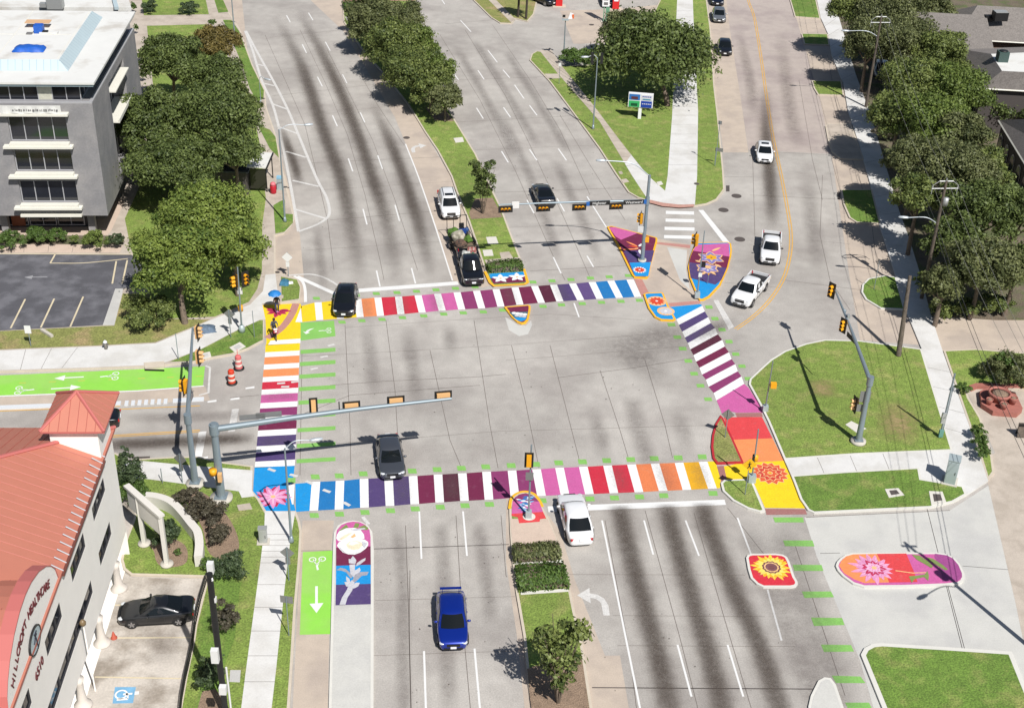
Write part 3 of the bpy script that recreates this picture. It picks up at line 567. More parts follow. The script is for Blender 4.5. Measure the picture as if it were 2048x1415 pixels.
for px in ([(605, 712), (770, 704), (1010, 690), (1300, 668)], [(600, 890), (760, 880), (1000, 862), (1420, 850)], [(690, 655), (905, 640), (1100, 628), (1290, 640)], [(1012, 720), (1120, 712), (1400, 690)], [(1225, 1230), (1530, 1232)], [(750, 1200), (1030, 1192)], [(748, 1310), (1050, 1300)], [(1235, 1290), (1590, 1292)], [(560, 140), (735, 120)], [(590, 235), (815, 208)], [(640, 380), (915, 362)], [(615, 500), (960, 478)], [(1010, 455), (1230, 446)], [(950, 300), (1200, 290)], [(1468, 200), (1632, 205)], [(1450, 100), (1612, 104)], [(1620, 480), (1700, 488)], [(1400, 560), (1560, 575)]): jt(px, .028)
ST(b.build('pavement_joint'))
b = MB()      # joints across the raised pavements
def crossj(A, B, n, z=Z1+.004):
    A = W(A); B = W(B)
    def at(L, t):
        k = t*(len(L)-1); i = min(int(k), len(L)-2); return L[i].lerp(L[i+1], k-i)
    for i in range(1, n): t = i/n; b.ribbon([Vector((*at(A, t)[:2], z)), Vector((*at(B, t)[:2], z))], .03, JOINT)
crossj([(529, 1060), (521, 1128), (482, 1420)], [(585, 1060), (575, 1128), (545, 1420)], 12)
crossj([(0, 703), (207, 695)], [(0, 743), (165, 738)], 4); crossj([(1843, 700), (1903, 903)], [(1886, 708), (1961, 920)], 5, PATHZ+.005); crossj([(1641, 37), (1791, 554)], [(1665, 20), (1841, 554)], 18, PATHZ+.005)
crossj([(1568, 921), (1830, 906)], [(1582, 952), (1842, 937)], 4, PATHZ+.005); crossj([(1086, 106), (1264, 354)], [(1124, 135), (1290, 345)], 16, Z1+.01); crossj([(1356, 0), (1335, 354)], [(1384, 0), (1394, 354)], 22); crossj([(0, 490), (246, 493)], [(0, 507), (240, 508)], 5, Z1+.008)
ST(b.build('pavement_joint'))
# ---------------------------------------------------------------- tyre marks and stains (real dirt on the surface)
TY = fade_mat('tyre_grime', P(98, 86, 77, .9), .4, 4.0, .2, .62); TYS = fade_mat('soft_grime', P(110, 100, 96), .36, 1.8, .25, .7)
b = MB()
TYC = fade_mat('tyre_core', P(82, 72, 64, .9), .5, 9.0, .34, .66); TYW = fade_mat('tyre_wide', P(118, 107, 98), .42, 1.3, .2, .66)
def stk(px, w, m=TY, z=.013, fade=.12):
    if m is TY:
        b.streak(W(px), w*1.75, TYW, z, fade=fade); jx = [(x+math.sin(i*2.1+x)*1.6, y) for i, (x, y) in enumerate(px)]; b.streak(W(jx), w*.95, TYC, z+.0012, fade=fade*.8+.1); b.streak(W(px), w*1.2, TY, z+.0006, fade=fade)
    else: b.streak(W(px), w, m, z, fade=fade)
stk([(549.5, 30), (594.5, 112), (619.5, 180), (652, 275), (682, 354), (702, 454), (724.5, 585)], 1.6, fade=.3); stk([(592, 15), (637, 92), (677, 175), (717, 275), (744.5, 354), (772, 441), (799.5, 578)], 1.5, fade=.3)
stk([(745, 205), (782, 287), (807, 354), (834, 436), (870, 572)], 1.4, fade=.3); stk([(560, 250), (586, 320), (600, 372)], 1.0, fade=.3); stk([(632, 440), (640, 510), (650, 590)], 1.2, TYS, fade=.3)
stk([(1238, 1008), (1249, 1061), (1274, 1161), (1306.5, 1273), (1350, 1460)], 1.45, fade=.05); stk([(1332, 1006), (1344, 1061), (1381, 1186), (1419, 1311), (1455, 1460)], 1.45, fade=.05); stk([(1405, 1003), (1419, 1061), (1471, 1186), (1521, 1298), (1572, 1460)], 1.45, fade=.05)
stk([(1262, 790), (1277, 860), (1300, 935)], 2.0, TYS); stk([(1350, 810), (1366, 860), (1378, 925)], 1.8, TYS, fade=.4); stk([(1180, 800), (1200, 870), (1212, 935)], 1.7, TYS, fade=.4)
stk([(1130, 700), (1250, 708), (1340, 680), (1430, 640)], 5.5, TYS, .014, .35); stk([(1150, 690), (1300, 670), (1360, 640)], 4, TYS, .016, .4); stk([(1240, 680), (1290, 730), (1340, 790)], 4, TYS, .018, .4)
stk([(730, 645), (742, 720), (750, 800)], 1.6, TYS, fade=.3); stk([(812, 640), (826, 740), (835, 820)], 1.6, TYS, fade=.3); stk([(895, 640), (905, 720)], 1.6, TYS, fade=.4)
stk([(790, 1040), (805, 1150), (806, 1300), (810, 1460)], 1.2, TYS); stk([(880, 1040), (888, 1160), (900, 1460)], 1.4, TYS); stk([(955, 1040), (985, 1250)], 1.3, TYS)
stk([(190, 890), (300, 886), (420, 880), (515, 875)], 1.5, TY, fade=.15); stk([(240, 836), (340, 834), (430, 832), (520, 826)], 1.7, TYS, fade=.2)
stk([(1529, 170), (1532, 260), (1539, 340), (1543, 400), (1544, 462)], 1.5, TY, fade=.3); stk([(1476, 60), (1500, 160), (1508, 240)], 1.8, TYS, fade=.3); stk([(1560, 60), (1580, 220), (1600, 300)], 2.2, TYS, fade=.3); stk([(1612, 330), (1625, 450), (1640, 560)], 2.2, TYS, fade=.3)
stk([(945, 75), (1010, 180), (1080, 300)], 1.5, TYS); stk([(1010, 100), (1080, 210), (1140, 310)], 1.5, TYS); stk([(1000, 225), (1050, 330), (1085, 420), (1120, 530)], 1.5, TYS); stk([(1110, 320), (1160, 430), (1200, 520)], 1.5, TYS); stk([(910, 90), (990, 230), (1030, 320)], 1.5, TYS)
stk([(1480, 640), (1430, 655), (1400, 690)], 2, TYS, fade=.4); stk([(1556, 1040), (1600, 1180), (1650, 1320), (1690, 1460)], 3.2, TYS, .014); stk([(1490, 1040), (1570, 1250), (1640, 1440)], 2.2, TYS, .015)
stk([(300, 1250), (330, 1290), (300, 1330)], 2.4, TYS, fade=.4); stk([(290, 1180), (360, 1185)], 1.6, TYS, fade=.4); stk([(60, 1300), (62, 1310)], 1, TYS)
b.streak(W([(1796, 800), (1798, 850), (1790, 890)]), 3.6, fade_mat('dry_patch', P(178, 158, 112), .9, 2.2, .35, .6), Z1+.012, fade=.4); b.streak(W([(1640, 760), (1650, 800)]), 2.5, MATS['dry_patch'], Z1+.012, fade=.4)
XG = fade_mat('tyre_scuff', P(120, 112, 106), .3, 6, .35, .65)
for px in ([(1224, 925), (1238, 955), (1250, 992)], [(1316, 920), (1330, 955), (1342, 990)], [(1390, 918), (1402, 950), (1412, 985)], [(803, 940), (805, 980), (806, 1015)], [(900, 938), (905, 975), (908, 1008)], [(728, 590), (732, 615), (736, 642)], [(797, 585), (802, 610), (806, 636)], [(868, 580), (874, 605), (880, 630)], [(1010, 570), (1020, 590), (1030, 615)], [(1110, 562), (1122, 585), (1135, 608)], [(505, 885), (550, 882), (600, 880)], [(510, 795), (560, 792), (605, 790)], [(1375, 680), (1420, 662), (1460, 640)]): stk(px, 1.7, XG, .021, .3)
rr_ = random.Random(21)
SPT = mat('oil_spot', P(104, 98, 92), .8)
for i in range(170):
    x, y = rr_.choice(((rr_.uniform(560, 940), rr_.uniform(20, 560)), (rr_.uniform(760, 1010), rr_.uniform(1030, 1415)), (rr_.uniform(1200, 1640), rr_.uniform(1020, 1415)), (rr_.uniform(620, 1340), rr_.uniform(660, 920)), (rr_.uniform(1000, 1200), rr_.uniform(120, 540))))
    if (x > 1010 and y > 990 and x < 1200) or (y < 600 and x > 860-(560-y)*.55 and x < 1000): continue
    c_ = gp(x, y, .0238+(i % 5)*.0004); r_ = rr_.uniform(.015, .055); b.poly([c_+Vector((r_*rr_.uniform(.6, 1.3)*math.cos(q), r_*1.3*rr_.uniform(.6, 1.3)*math.sin(q), 0)) for q in [k*math.pi/3 for k in range(6)]], SPT)
o = ST(b.build('road_grime'))
# manholes, covers and drains
IRON = mat('cast_iron', P(104, 96, 92), .7, .3, fine=.2, fs=20); COV = mat('cover_concrete', P(224, 220, 210), .85, fine=.06)
def manhole(px, r, z=.006):
    b = MB(); c = gp(*px); b.lathe((c.x, c.y, z), [(r, 0), (r, .012), (r*.86, .012), (r*.84, .006), (0.001, .006)], IRON, 20, False); return ST(b.build('manhole_cover'))
for px, r, z in (((1473, 392), .5, .004), ((1447, 420), .5, .004), ((1479.5, 478.5), .5, .004), ((529, 242), .33, .004), ((813, 275.5), .36, .004), ((1183, 50), .35, .012), ((1231, 53), .35, .012), ((1393, 370), .28, Z1), ((555, 547), .2, Z1)): manhole(px, r, z)
b = MB()
def cover(px, m=COV, z=Z1+.004, inner=None):
    b.slab(W(px), .1, z+.02, m)
    if inner:
        c = sum(W(px), Vector())/4; b.poly([c+(p-c)*.55 for p in W(px)], inner, z+.026)
cover([(459, 698), (480, 687), (492, 696), (470, 708)], inner=NEWC); cover([(400, 711), (420, 706), (423, 716), (402, 722)], inner=NEWC); cover([(972, 477), (992, 476), (997, 490), (976, 491)]); cover([(965, 503), (984, 502), (987, 514), (968, 515)])
cover([(999, 508), (1018, 506), (1027, 520), (1003, 522)], OLDW); cover([(907, 279), (925, 277), (928, 286), (911, 288)]); cover([(690, 36), (708, 35), (711, 42), (694, 43)]); cover([(1769, 981), (1796, 979), (1808, 993), (1777, 998)], inner=IRON); cover([(1857, 985), (1884, 986), (1892, 1008), (1862, 1013)], inner=IRON)
cover([(1690, 852), (1702, 845), (1732, 860), (1712, 868)]); cover([(474, 1013), (500, 1009), (505, 1021), (478, 1024)], OLDW); cover([(461, 1343), (482, 1343), (480, 1367), (459, 1366)], NEWC); cover([(556, 594), (567, 593), (567, 599), (557, 600)], OLDW)
cover([(1241, 362), (1252, 360), (1258, 366), (1246, 369)], OLDW); cover([(1313, 367), (1322, 365), (1326, 371), (1316, 374)]); cover([(1236, 346), (1243, 345), (1246, 350), (1239, 351)], OLDW)
ST(b.build('inspection_cover'))
b = MB(); c = W([(288, 729), (329, 726), (329, 737), (290, 740)]); b.slab(c, 0, .2, KERB); b.box(gp(309, 739.5, .09)+Vector((0, -.02, 0)), (1.5, .06, .12), mat('drain_opening', (.01, .01, .01))); ST(b.build('storm_drain'))
b = MB(); q4(b, [(264, 913), (300, 912), (300, 917), (266, 918)], IRON, .01); q4(b, [(1452, 371), (1459, 371), (1459, 383), (1452, 383)], IRON, .01); q4(b, [(1674, 385), (1681, 385), (1681, 399), (1675, 399)], IRON, .01); ST(b.build('drain_grate'))
# kerb blocks beside the cycle lane
b = MB(); BL = mat('separator_block', P(224, 228, 232), .7, fine=.05)
def bar(a, c, w=.45, h=.1):
    p, q = gp(*a), gp(*c); d = (q-p); L = d.length; M = Matrix.Translation((p+q)/2)@Matrix.Rotation(math.atan2(d.y, d.x), 4, 'Z'); b.box((0, 0, h/2), (L, w, h), BL, M)
bar((-60, 818), (99, 812)); bar((99, 812), (242, 807)); bar((346, 802), (408, 798.5))
for x in (253, 266, 279, 292, 305, 318, 331): bar((x-3.4, 807-(x-253)*.05), (x+4, 806.6-(x-253)*.05), .6, .08)
ST(b.build('lane_separator'))
# ================================================================ painted islands
def island(px, kerb, base, zones, h=.14, smooth=False, side=None):
    """zones: list of (picture polygon, paint); painted in order on top of the island"""
    p = W(px)
    if smooth: p = catmull(p, True, 4)
    b = MB(); b.slab(p, -.02, h, kerb, side); ST(b.build('kerb'))
    q = MB(); q.poly(inset(p, .16), base, h+.004); z = h+.007
    for zp, m in zones: q.poly([Vector((v.x, v.y, z)) for v in W(zp)], m); z += .003
    return q, z
PZ = [0]
def pet(b, c, ang, r0, r1, w, m, z, n=7, sharp=1.0, bend=0):
    PZ[0] = (PZ[0]+1) % 18; z = z+PZ[0]*.00016
    """one petal: c centre, ang direction, from r0 to r1, width w"""
    L = []; R_ = []
    for i in range(n+1):
        t = i/n; r = r0+(r1-r0)*t; ww = w/2*(math.sin(math.pi*min(1, t*.86+.14))**sharp); a = ang+bend*t
        d = Vector((math.cos(a), math.sin(a), 0)); s = Vector((-d.y, d.x, 0)); L.append(c+d*r+s*ww); R_.append(c+d*r-s*ww)
    b.poly([Vector((v.x, v.y, z)) for v in R_+L[::-1]], m)
def disc(b, c, r, m, z, n=18, sx=1, sy=1, jag=0):
    b.poly([Vector((c.x+r*sx*(1+(jag if i % 2 else -jag))*math.cos(2*math.pi*i/n), c.y+r*sy*(1+(jag if i % 2 else -jag))*math.sin(2*math.pi*i/n), z)) for i in range(n)], m)
def rng(n, o=0): return [2*math.pi*i/n+o for i in range(n)]
R1 = random.Random(3)
# west corner: pink lily on yellow
b = MB(); c = gp(555, 622.5)
for a, r in ((.15, 1.15), (.42, .95), (2.7, 1.15), (3.0, 1.0), (-.45, .9), (-2.6, .95), (-1.6, 1.1), (-1.1, .8)): pet(b, c, a, .12, r, .42, CDP, .013); pet(b, c, a, .2, r*.8, .12, pm('wine', 150, 30, 74), .016)
disc(b, c, .16, CPK2, .019); ST(b.build('ground_mural'))
# south-west corner: pink star flower on blue
b = MB(); c = gp(546, 993)
for a in rng(9, .2): pet(b, c, a, .1, 1.15, .62, CDP, .013); 
for a in rng(9): pet(b, c, a, .1, 1.3, .4, CPK2, .016); pet(b, c, a, .1, .95, .14, CPK3, .019)
disc(b, c, .24, CPK3, .022); disc(b, c, .16, CTANP, .025); ST(b.build('ground_mural'))
# marigold on the yellow path
b = MB(); c = gp(1540, 946)
for j, (r0, r1, w_, n) in enumerate(((.5, 1.32, .5, 14), (.3, .95, .42, 11), (.12, .6, .32, 8))):
    for a in rng(n, j*.3):
        z = .013+j*.008; pet(b, c, a, r0, r1, w_+.1, CTANP, z); pet(b, c, a, r0, r1-.06, w_-.04, pm('marigold', 226, 96, 60) if j % 2 == 0 else pm('marigold_red', 208, 70, 56), z+.004)
disc(b, c, .2, CTANP, .04); disc(b, c, .12, CAM, .043); ST(b.build('ground_mural'))
# separator: white rose and grey stem
px = lambda x, y: (650+x/7.07, 1030+y/7.07)
q = MB(); z = Z1
def qp(pts, m, zz): q.poly([Vector((v.x, v.y, zz)) for v in W([px(*p) for p in pts])], m)
qp([(158, 480), (155, 330), (170, 230), (230, 160), (320, 122), (400, 110), (490, 118), (570, 155), (630, 230), (645, 330), (645, 460)], CP, Z1+.003)
qp([(158, 480), (645, 460), (648, 720), (158, 735)], CB, Z1+.003); qp([(158, 735), (648, 720), (648, 990), (156, 1003)], CBB, Z1+.003); qp([(156, 1003), (648, 990), (648, 1278), (150, 1294)], CU, Z1+.003)
for pts, m in (([(190, 250), (300, 150), (330, 190), (320, 240)], CGRN), ([(400, 200), (430, 130), (490, 140), (470, 200)], CGRN), ([(480, 190), (560, 160), (615, 200), (600, 230), (520, 230)], CGRN)): qp(pts, m, Z1+.006)
for pts, m, k in (([(170, 300), (200, 250), (300, 205), (420, 200), (500, 225), (550, 290), (560, 350), (480, 375), (300, 400), (190, 385), (158, 350)], CWH, .009),
               ([(170, 450), (200, 400), (290, 375), (450, 355), (560, 365), (612, 400), (612, 450), (570, 500), (500, 550), (420, 580), (330, 575), (250, 545), (190, 480)], CWH, .012),
               ([(300, 440), (350, 395), (450, 385), (520, 410), (535, 450), (480, 500), (400, 515), (330, 490)], pm('cream', 244, 232, 200), .015), ([(330, 430), (370, 400), (440, 395), (500, 420), (440, 430), (380, 450)], CWH, .018),
               ([(200, 360), (280, 300), (400, 260), (300, 340), (230, 375)], pm('cream', 1, 1, 1), .012), ([(360, 330), (420, 280), (440, 320), (390, 345)], CTANP, .015), ([(190, 455), (300, 560), (240, 530)], CGR1, .015), ([(520, 390), (600, 420), (560, 490), (530, 450)], CGR1, .015),
               ([(340, 225), (560, 200), (580, 215), (440, 245)], CGR1, .012)): qp(pts, m, Z1+k)
for pts, m, k in (([(340, 700), (335, 640), (365, 640), (395, 597), (425, 630), (445, 660), (430, 710)], CGR1, 0), ([(440, 745), (450, 700), (520, 650), (575, 625), (570, 660), (500, 715)], CGR1, .003), ([(345, 720), (430, 715), (420, 800), (450, 790), (490, 760), (505, 800), (480, 840), (430, 880), (400, 900), (360, 850)], CGR1, .006),
               ([(160, 800), (220, 765), (290, 780), (350, 830), (385, 890), (370, 920), (300, 830), (230, 805)], CGR2, .009), ([(430, 860), (500, 825), (620, 822), (595, 870), (520, 880), (460, 940), (400, 990), (380, 960)], CGR2, .009), ([(300, 885), (345, 920), (365, 980), (330, 980), (300, 940)], CGR1, .012),
               ([(275, 970), (320, 960), (370, 1000), (350, 1040), (300, 1030)], CGR1, .015), ([(390, 1010), (440, 975), (495, 980), (470, 1030), (400, 1065)], CGR1, .015), ([(380, 940), (420, 980), (385, 1090), (320, 1190), (290, 1288), (205, 1291), (240, 1190), (310, 1080), (340, 1000)], CGR1, .018)): qp(pts, m, Z1+.008+k)
ST(q.build('ground_mural'))
# south median nose: blue flower
q = MB()
q.poly([Vector((v.x, v.y, Z1+.003)) for v in W([(1025, 1005), (1030, 997), (1040, 991), (1051, 989), (1064, 993), (1072, 999), (1078, 1005.5)])], CM)
q.poly([Vector((v.x, v.y, Z1+.003)) for v in W([(1025, 1005), (1078, 1005.5), (1086, 1026), (1023, 1030)])], CP)
q.poly([Vector((v.x, v.y, Z1+.003)) for v in W([(1023, 1030), (1086, 1026), (1092, 1039), (1080, 1041), (1079, 1046), (1038, 1049), (1035.5, 1037), (1023, 1034)])], CRO)
R1.seed(5)
for i in range(34):
    x = 1050+R1.uniform(-13, 13)*(1-(i/34)*.4); y = 996+i*.82; a = R1.choice((0, math.pi))+R1.uniform(-.5, .5); c = gp(x, y)
    pet(q, c, a, -.1, .3, .16, (CBL, pm('sky', 122, 176, 220), CWH)[i % 3], Z1+.006+(i % 4)*.003)
b2 = MB(); b2.ribbon(catmull(W([(1019, 1020), (1022.6, 1000), (1034, 989), (1051, 985.5), (1068, 990.5), (1079, 1004), (1085, 1016)]), n=4), .2, KY, .139); ST(b2.build('kerb'))
disc(q, gp(1058, 1036), .42, COV, Z1+.02); ST(q.build('ground_mural'))
# north median nose
q = MB()
q.poly([Vector((v.x, v.y, Z1+.004)) for v in W([(978, 550), (1047, 546), (1049, 554), (981, 559)])], CBB); q.poly([Vector((v.x, v.y, Z1+.004)) for v in W([(981, 559), (1049, 554), (1051.5, 566.5), (987, 570)])], CB)
for cx_, cy_ in ((1001, 559.5), (1034, 556.5)):
    c = gp(cx_, cy_)
    for a in rng(5, .4): pet(q, c, a, .05, .78, .42, CWH, Z1+.008)
    disc(q, c, .12, CTANP, Z1+.012)
b2 = MB(); b2.ribbon(W([(970, 545), (980, 567), (988, 574), (1049, 571), (1055.5, 567), (1047.5, 540)]), .24, KY, .139); ST(b2.build('kerb')); ST(q.build('ground_mural'))
# little triangle nose
q, z = island([(1008, 616), (1056.5, 612), (1061, 614), (1061, 621), (1057, 641), (1051, 648), (1043, 649.5), (1034, 646), (1023, 636)], KY, CB, [([(1018, 627), (1056, 626), (1053, 641), (1044, 645), (1030, 640)], pm('dark_teal', 70, 110, 120)), ([(1028, 638), (1053, 637), (1050, 643), (1042, 645.5), (1034, 643)], CBB)])
for i in range(7): disc(q, gp(1028+i*3.6+(i % 2)*2, 629+(i*5) % 9), .2, (CWH, CGR1)[i % 2], z+.004+i*.003, 10)
ST(q.build('ground_mural')); sheet('road', [(1010, 634), (1022, 640), (1036, 650), (1052, 651), (1062, 640), (1064, 650), (1056, 668), (1038, 672), (1018, 660)], NEWC, .005)
# north-east triangle with the mast
n4 = lambda x, y: (1200+x/6.433, 440+y/6.433)
q, z = island([n4(*p) for p in ((90, 100), (150, 92), (200, 105), (720, 238), (738, 250), (735, 290), (660, 560), (630, 730), (600, 762), (440, 752), (410, 720), (230, 350), (120, 160))], KY, CB,
    [([n4(*p) for p in ((112, 112), (190, 110), (480, 186), (270, 272), (200, 230))], CP), ([n4(*p) for p in ((300, 412), (696, 408), (660, 556), (372, 560))], CU), ([n4(*p) for p in ((376, 566), (655, 560), (620, 742), (450, 738))], CBB)])
c = gp(*n4(508, 660))
for a in rng(14): pet(q, c, a, .1, .62, .3, CWH, z)
for a in rng(12): pet(q, c, a, .1, .5, .24, CRED2, z+.003)
disc(q, c, .09, CWH, z+.006)
for p0, p1, m in (((480, 360), (330, 290), CO), ((480, 370), (360, 350), CRED2), ((490, 380), (420, 400), CTANP), ((500, 360), (540, 320), CWH), ((505, 400), (520, 460), CWH), ((480, 390), (270, 400), CO)):
    a, e = gp(*n4(*p0)), gp(*n4(*p1)); d = e-a; pet(q, a, math.atan2(d.y, d.x), 0, d.length, .26, m, z+.003+R1.random()*.006)
ST(q.build('ground_mural'))
# shield island
q, z = island([n4(*p) for p in ((1218, 330), (1250, 305), (1640, 298), (1685, 318), (1694, 400), (1690, 460), (1650, 620), (1550, 850), (1410, 1000), (1330, 1040), (1280, 1043), (1255, 1015), (1150, 760), (1130, 620), (1160, 480))], KY, CBB,
    [([n4(*p) for p in ((1240, 335), (1655, 318), (1665, 490), (1195, 412))], CP), ([n4(*p) for p in ((1195, 412), (1665, 490), (1630, 632), (1146, 560), (1165, 480))], CB), ([n4(*p) for p in ((1146, 560), (1630, 632), (1560, 790), (1480, 850), (1165, 765), (1145, 640))], CU)])
for (x, y, R_, n) in ((1425, 505, 1.3, 6), (1380, 640, 1.1, 6)):
    c = gp(*n4(x, y))
    for a in rng(n, .5): pet(q, c, a, .1, R_, .85, CTANP, z); pet(q, c, a, .1, R_-.12, .66, CLAV, z+.003); pet(q, c, a, .15, R_*.6, .2, CGR1, z+.006)
    z += .01
for x, y, x2, y2 in ((1240, 545, 1290, 560), (1540, 620, 1480, 590), (1520, 385, 1440, 420), (1470, 715, 1420, 680), (1300, 720, 1360, 690)):
    a, e = gp(*n4(x2, y2)), gp(*n4(x, y)); d = e-a; pet(q, a, math.atan2(d.y, d.x), 0, d.length*1.4, .3, CTANP, z)
disc(q, gp(*n4(1430, 500)), .5, CAM, z+.004, 12, jag=.15); disc(q, gp(*n4(1430, 505)), .1, CBRN, z+.008); disc(q, gp(*n4(1385, 625)), .3, CTANP, z+.004); ST(q.build('ground_mural'))
# curved island
q, z = island([n4(*p) for p in ((555, 968), (600, 952), (790, 945), (815, 960), (880, 1120), (972, 1290), (940, 1308), (780, 1300), (700, 1262), (620, 1150))], KY, CBB, [])
for (x, y, m, R_) in ((728, 1060, CRED2, .72), (845, 1190, CGR1, .62)):
    c = gp(*n4(x, y)); disc(q, c, R_+.12, CTANP, z); z += .003
    for a in rng(11): pet(q, c, a, .08, R_, .32, m, z)
    disc(q, c, .12, CWH, z+.004); z += .006
ST(q.build('ground_mural'))
# sunflower island
s3 = lambda x, y: (1480+x/12.86, 1090+y/12.86)
q, z = island([s3(*p) for p in ((150, 350), (190, 285), (300, 255), (900, 250), (1090, 275), (1200, 335), (1262, 450), (1400, 850), (1468, 960), (1480, 1030), (1430, 1090), (1300, 1115), (600, 1115), (420, 1030), (270, 880), (200, 650))], KERBN, pm('crimson', 218, 50, 66), [], smooth=False)
c = gp(*s3(800, 610)); R1.seed(11)
for j in range(3):
    for a in rng(17, j*.12): pet(q, c, a+R1.uniform(-.06, .06), .25, R1.uniform(1.05, 1.38)-j*.14, .3, (pm('sun_yellow', 250, 212, 70), pm('sun_gold', 244, 190, 40), pm('sun_pale', 252, 226, 110))[j], z+j*.004, sharp=.8)
disc(q, c, .58, CBRN, z+.014, 24, jag=.06); disc(q, c, .47, CTANP, z+.018, 24, jag=.05); disc(q, c, .38, pm('seed', 128, 84, 88), z+.022); disc(q, c, .2, CBRN, z+.026); ST(q.build('ground_mural'))
# long pill island with dahlia
s2 = lambda x, y: (1660+x/7.314, 1090+y/7.314)
q, z = island([s2(*p) for p in ((78, 320), (100, 260), (150, 205), (220, 160), (320, 132), (900, 128), (1560, 128), (1700, 150), (1800, 195), (1890, 290), (1955, 420), (1965, 480), (1940, 545), (1880, 582), (1700, 602), (1100, 625), (500, 632), (330, 580), (180, 470), (110, 390))], KERBN, CP,
    [([s2(*p) for p in ((128, 320), (160, 250), (230, 185), (330, 155), (680, 148), (760, 300), (860, 565), (500, 575), (350, 520), (200, 430))], CO), ([s2(*p) for p in ((680, 148), (1110, 142), (1230, 430), (1275, 560), (860, 567), (760, 300))], CRO),
     ([s2(*p) for p in ((1530, 146), (1700, 170), (1790, 215), (1870, 310), (1922, 430), (1925, 490), (1860, 545), (1640, 553), (1630, 470), (1580, 300), (1520, 190))], pm('orchid', 164, 78, 142))])
c = gp(*s2(640, 360)); R1.seed(4)
for j in range(4):
    for a in rng(15-j*2, j*.2): pet(q, c, a+R1.uniform(-.08, .08), .1+.1*(3-j), (1.38-j*.3)*R1.uniform(.85, 1.08)*(1.15 if math.cos(a) < 0 else .95), .34, (pm('dahlia_edge', 236, 160, 200), CPK2, CDP, CPK3)[j], z+j*.008); pet(q, c, a, .2, (1.25-j*.3), .1, CPK3 if j < 2 else CPK2, z+j*.008+.004)
disc(q, c, .16, CTANP, z+.04)
q.ribbon([Vector((v.x, v.y, z+.004)) for v in W([s2(950, 395), s2(1200, 430), s2(1400, 425)])], .08, CTANP)
for pts in (((1190, 160), (1300, 175), (1430, 260), (1500, 330), (1480, 360), (1380, 300), (1270, 240)), ((1410, 200), (1500, 220), (1640, 310), (1720, 380), (1680, 390), (1560, 320), (1450, 250)), ((1145, 480), (1250, 470), (1380, 450), (1420, 400), (1440, 470), (1430, 545), (1370, 490), (1230, 520), (1190, 575))): q.poly([Vector((v.x, v.y, z+.006)) for v in W([s2(*p) for p in pts])], CGRN)
ST(q.build('ground_mural'))
q4b = MB(); q4b.poly(W([(1795, 1184), (1810, 1178), (1818, 1190), (1812, 1197), (1800, 1192)]), fade_mat('pink_spill', P(230, 170, 170), .7, 2), .012); ST(q4b.build('road_grime'))
# ================================================================ vehicles
def paint(name, r, g, b, metal=.0, k=K, rough=.32): return mat('car_'+name, P(r, g, b, k), rough, metal, coat=1.0, spec=.5)
GLASS = mat('car_glass', (.006, .008, .009), .04, spec=.55); BLK = mat('black_trim', (.012, .012, .013), .5); RUB = mat('rubber', (.018, .018, .018), .85)
RIM = mat('alloy_rim', (.5, .5, .52), .3, .9); HL = mat('headlight_lens', (.75, .78, .8), .12, .3, spec=.9); TL = mat('tail_lens', (.45, .01, .015), .2, spec=.8); PLATE = mat('plate_white', (.75, .76, .78), .5)
CHROME = mat('chrome', (.7, .7, .72), .15, 1.0); LINER = mat('bed_liner', (.02, .02, .022), .8, fine=.3)
def lerp(a, b, t): return a+(b-a)*t
KINDS = dict(
 # L, W, stations (x from front, half width factor, top z), greenhouse (xb0, xr0, xr1, xb1, zbelt, zroof, wb, wt)
 sedan=dict(L=4.75, W=1.84, st=[(0, .62, .56), (.06, .8, .68), (.3, .93, .76), (.8, .99, .85), (1.25, 1, .93), (2.0, 1, .93), (3.3, 1, .94), (3.95, .96, .93), (4.45, .89, .9), (4.68, .78, .8), (4.75, .64, .6)], gh=(1.1, 1.9, 3.35, 4.15, .88, 1.47, .83, .66), wx=(.9, 3.75)),
 coupe=dict(L=4.55, W=1.86, st=[(0, .62, .54), (.06, .8, .66), (.3, .93, .74), (.8, .99, .83), (1.35, 1, .9), (2.0, 1, .92), (3.2, 1, .95), (3.9, .99, 1.0), (4.3, .93, 1.0), (4.5, .82, .93), (4.55, .7, .7)], gh=(1.35, 2.1, 2.85, 4.1, .88, 1.36, .8, .56), wx=(.85, 3.65)),
 hatch=dict(L=4.45, W=1.82, st=[(0, .6, .58), (.06, .78, .72), (.3, .92, .82), (.8, .99, .9), (1.2, 1, .97), (2.0, 1, .97), (3.3, 1, 1.0), (3.9, .98, 1.02), (4.25, .93, 1.0), (4.4, .84, .92), (4.45, .75, .72)], gh=(1.1, 1.9, 3.5, 4.25, .94, 1.47, .83, .66), wx=(.85, 3.5)),
 suv=dict(L=4.85, W=1.93, st=[(0, .7, .66), (.06, .84, .86), (.3, .95, .98), (.8, .99, 1.05), (1.25, 1, 1.1), (2.0, 1, 1.1), (3.3, 1, 1.12), (4.2, .99, 1.13), (4.6, .95, 1.12), (4.8, .88, 1.05), (4.85, .8, .8)], gh=(1.15, 1.8, 4.2, 4.68, 1.05, 1.76, .84, .66), wx=(.95, 3.8)),
 pickup=dict(L=5.4, W=1.9, st=[(0, .76, .7), (.06, .88, .9), (.3, .96, 1.0), (.8, .99, 1.06), (1.35, 1, 1.1), (2.0, 1, 1.1), (3.35, 1, 1.1), (3.6, 1, .82), (4.6, .99, .82), (5.3, .97, .82), (5.4, .93, .7)], gh=(1.35, 1.95, 3.2, 3.55, 1.05, 1.78, .84, .66), wx=(.95, 4.35)))
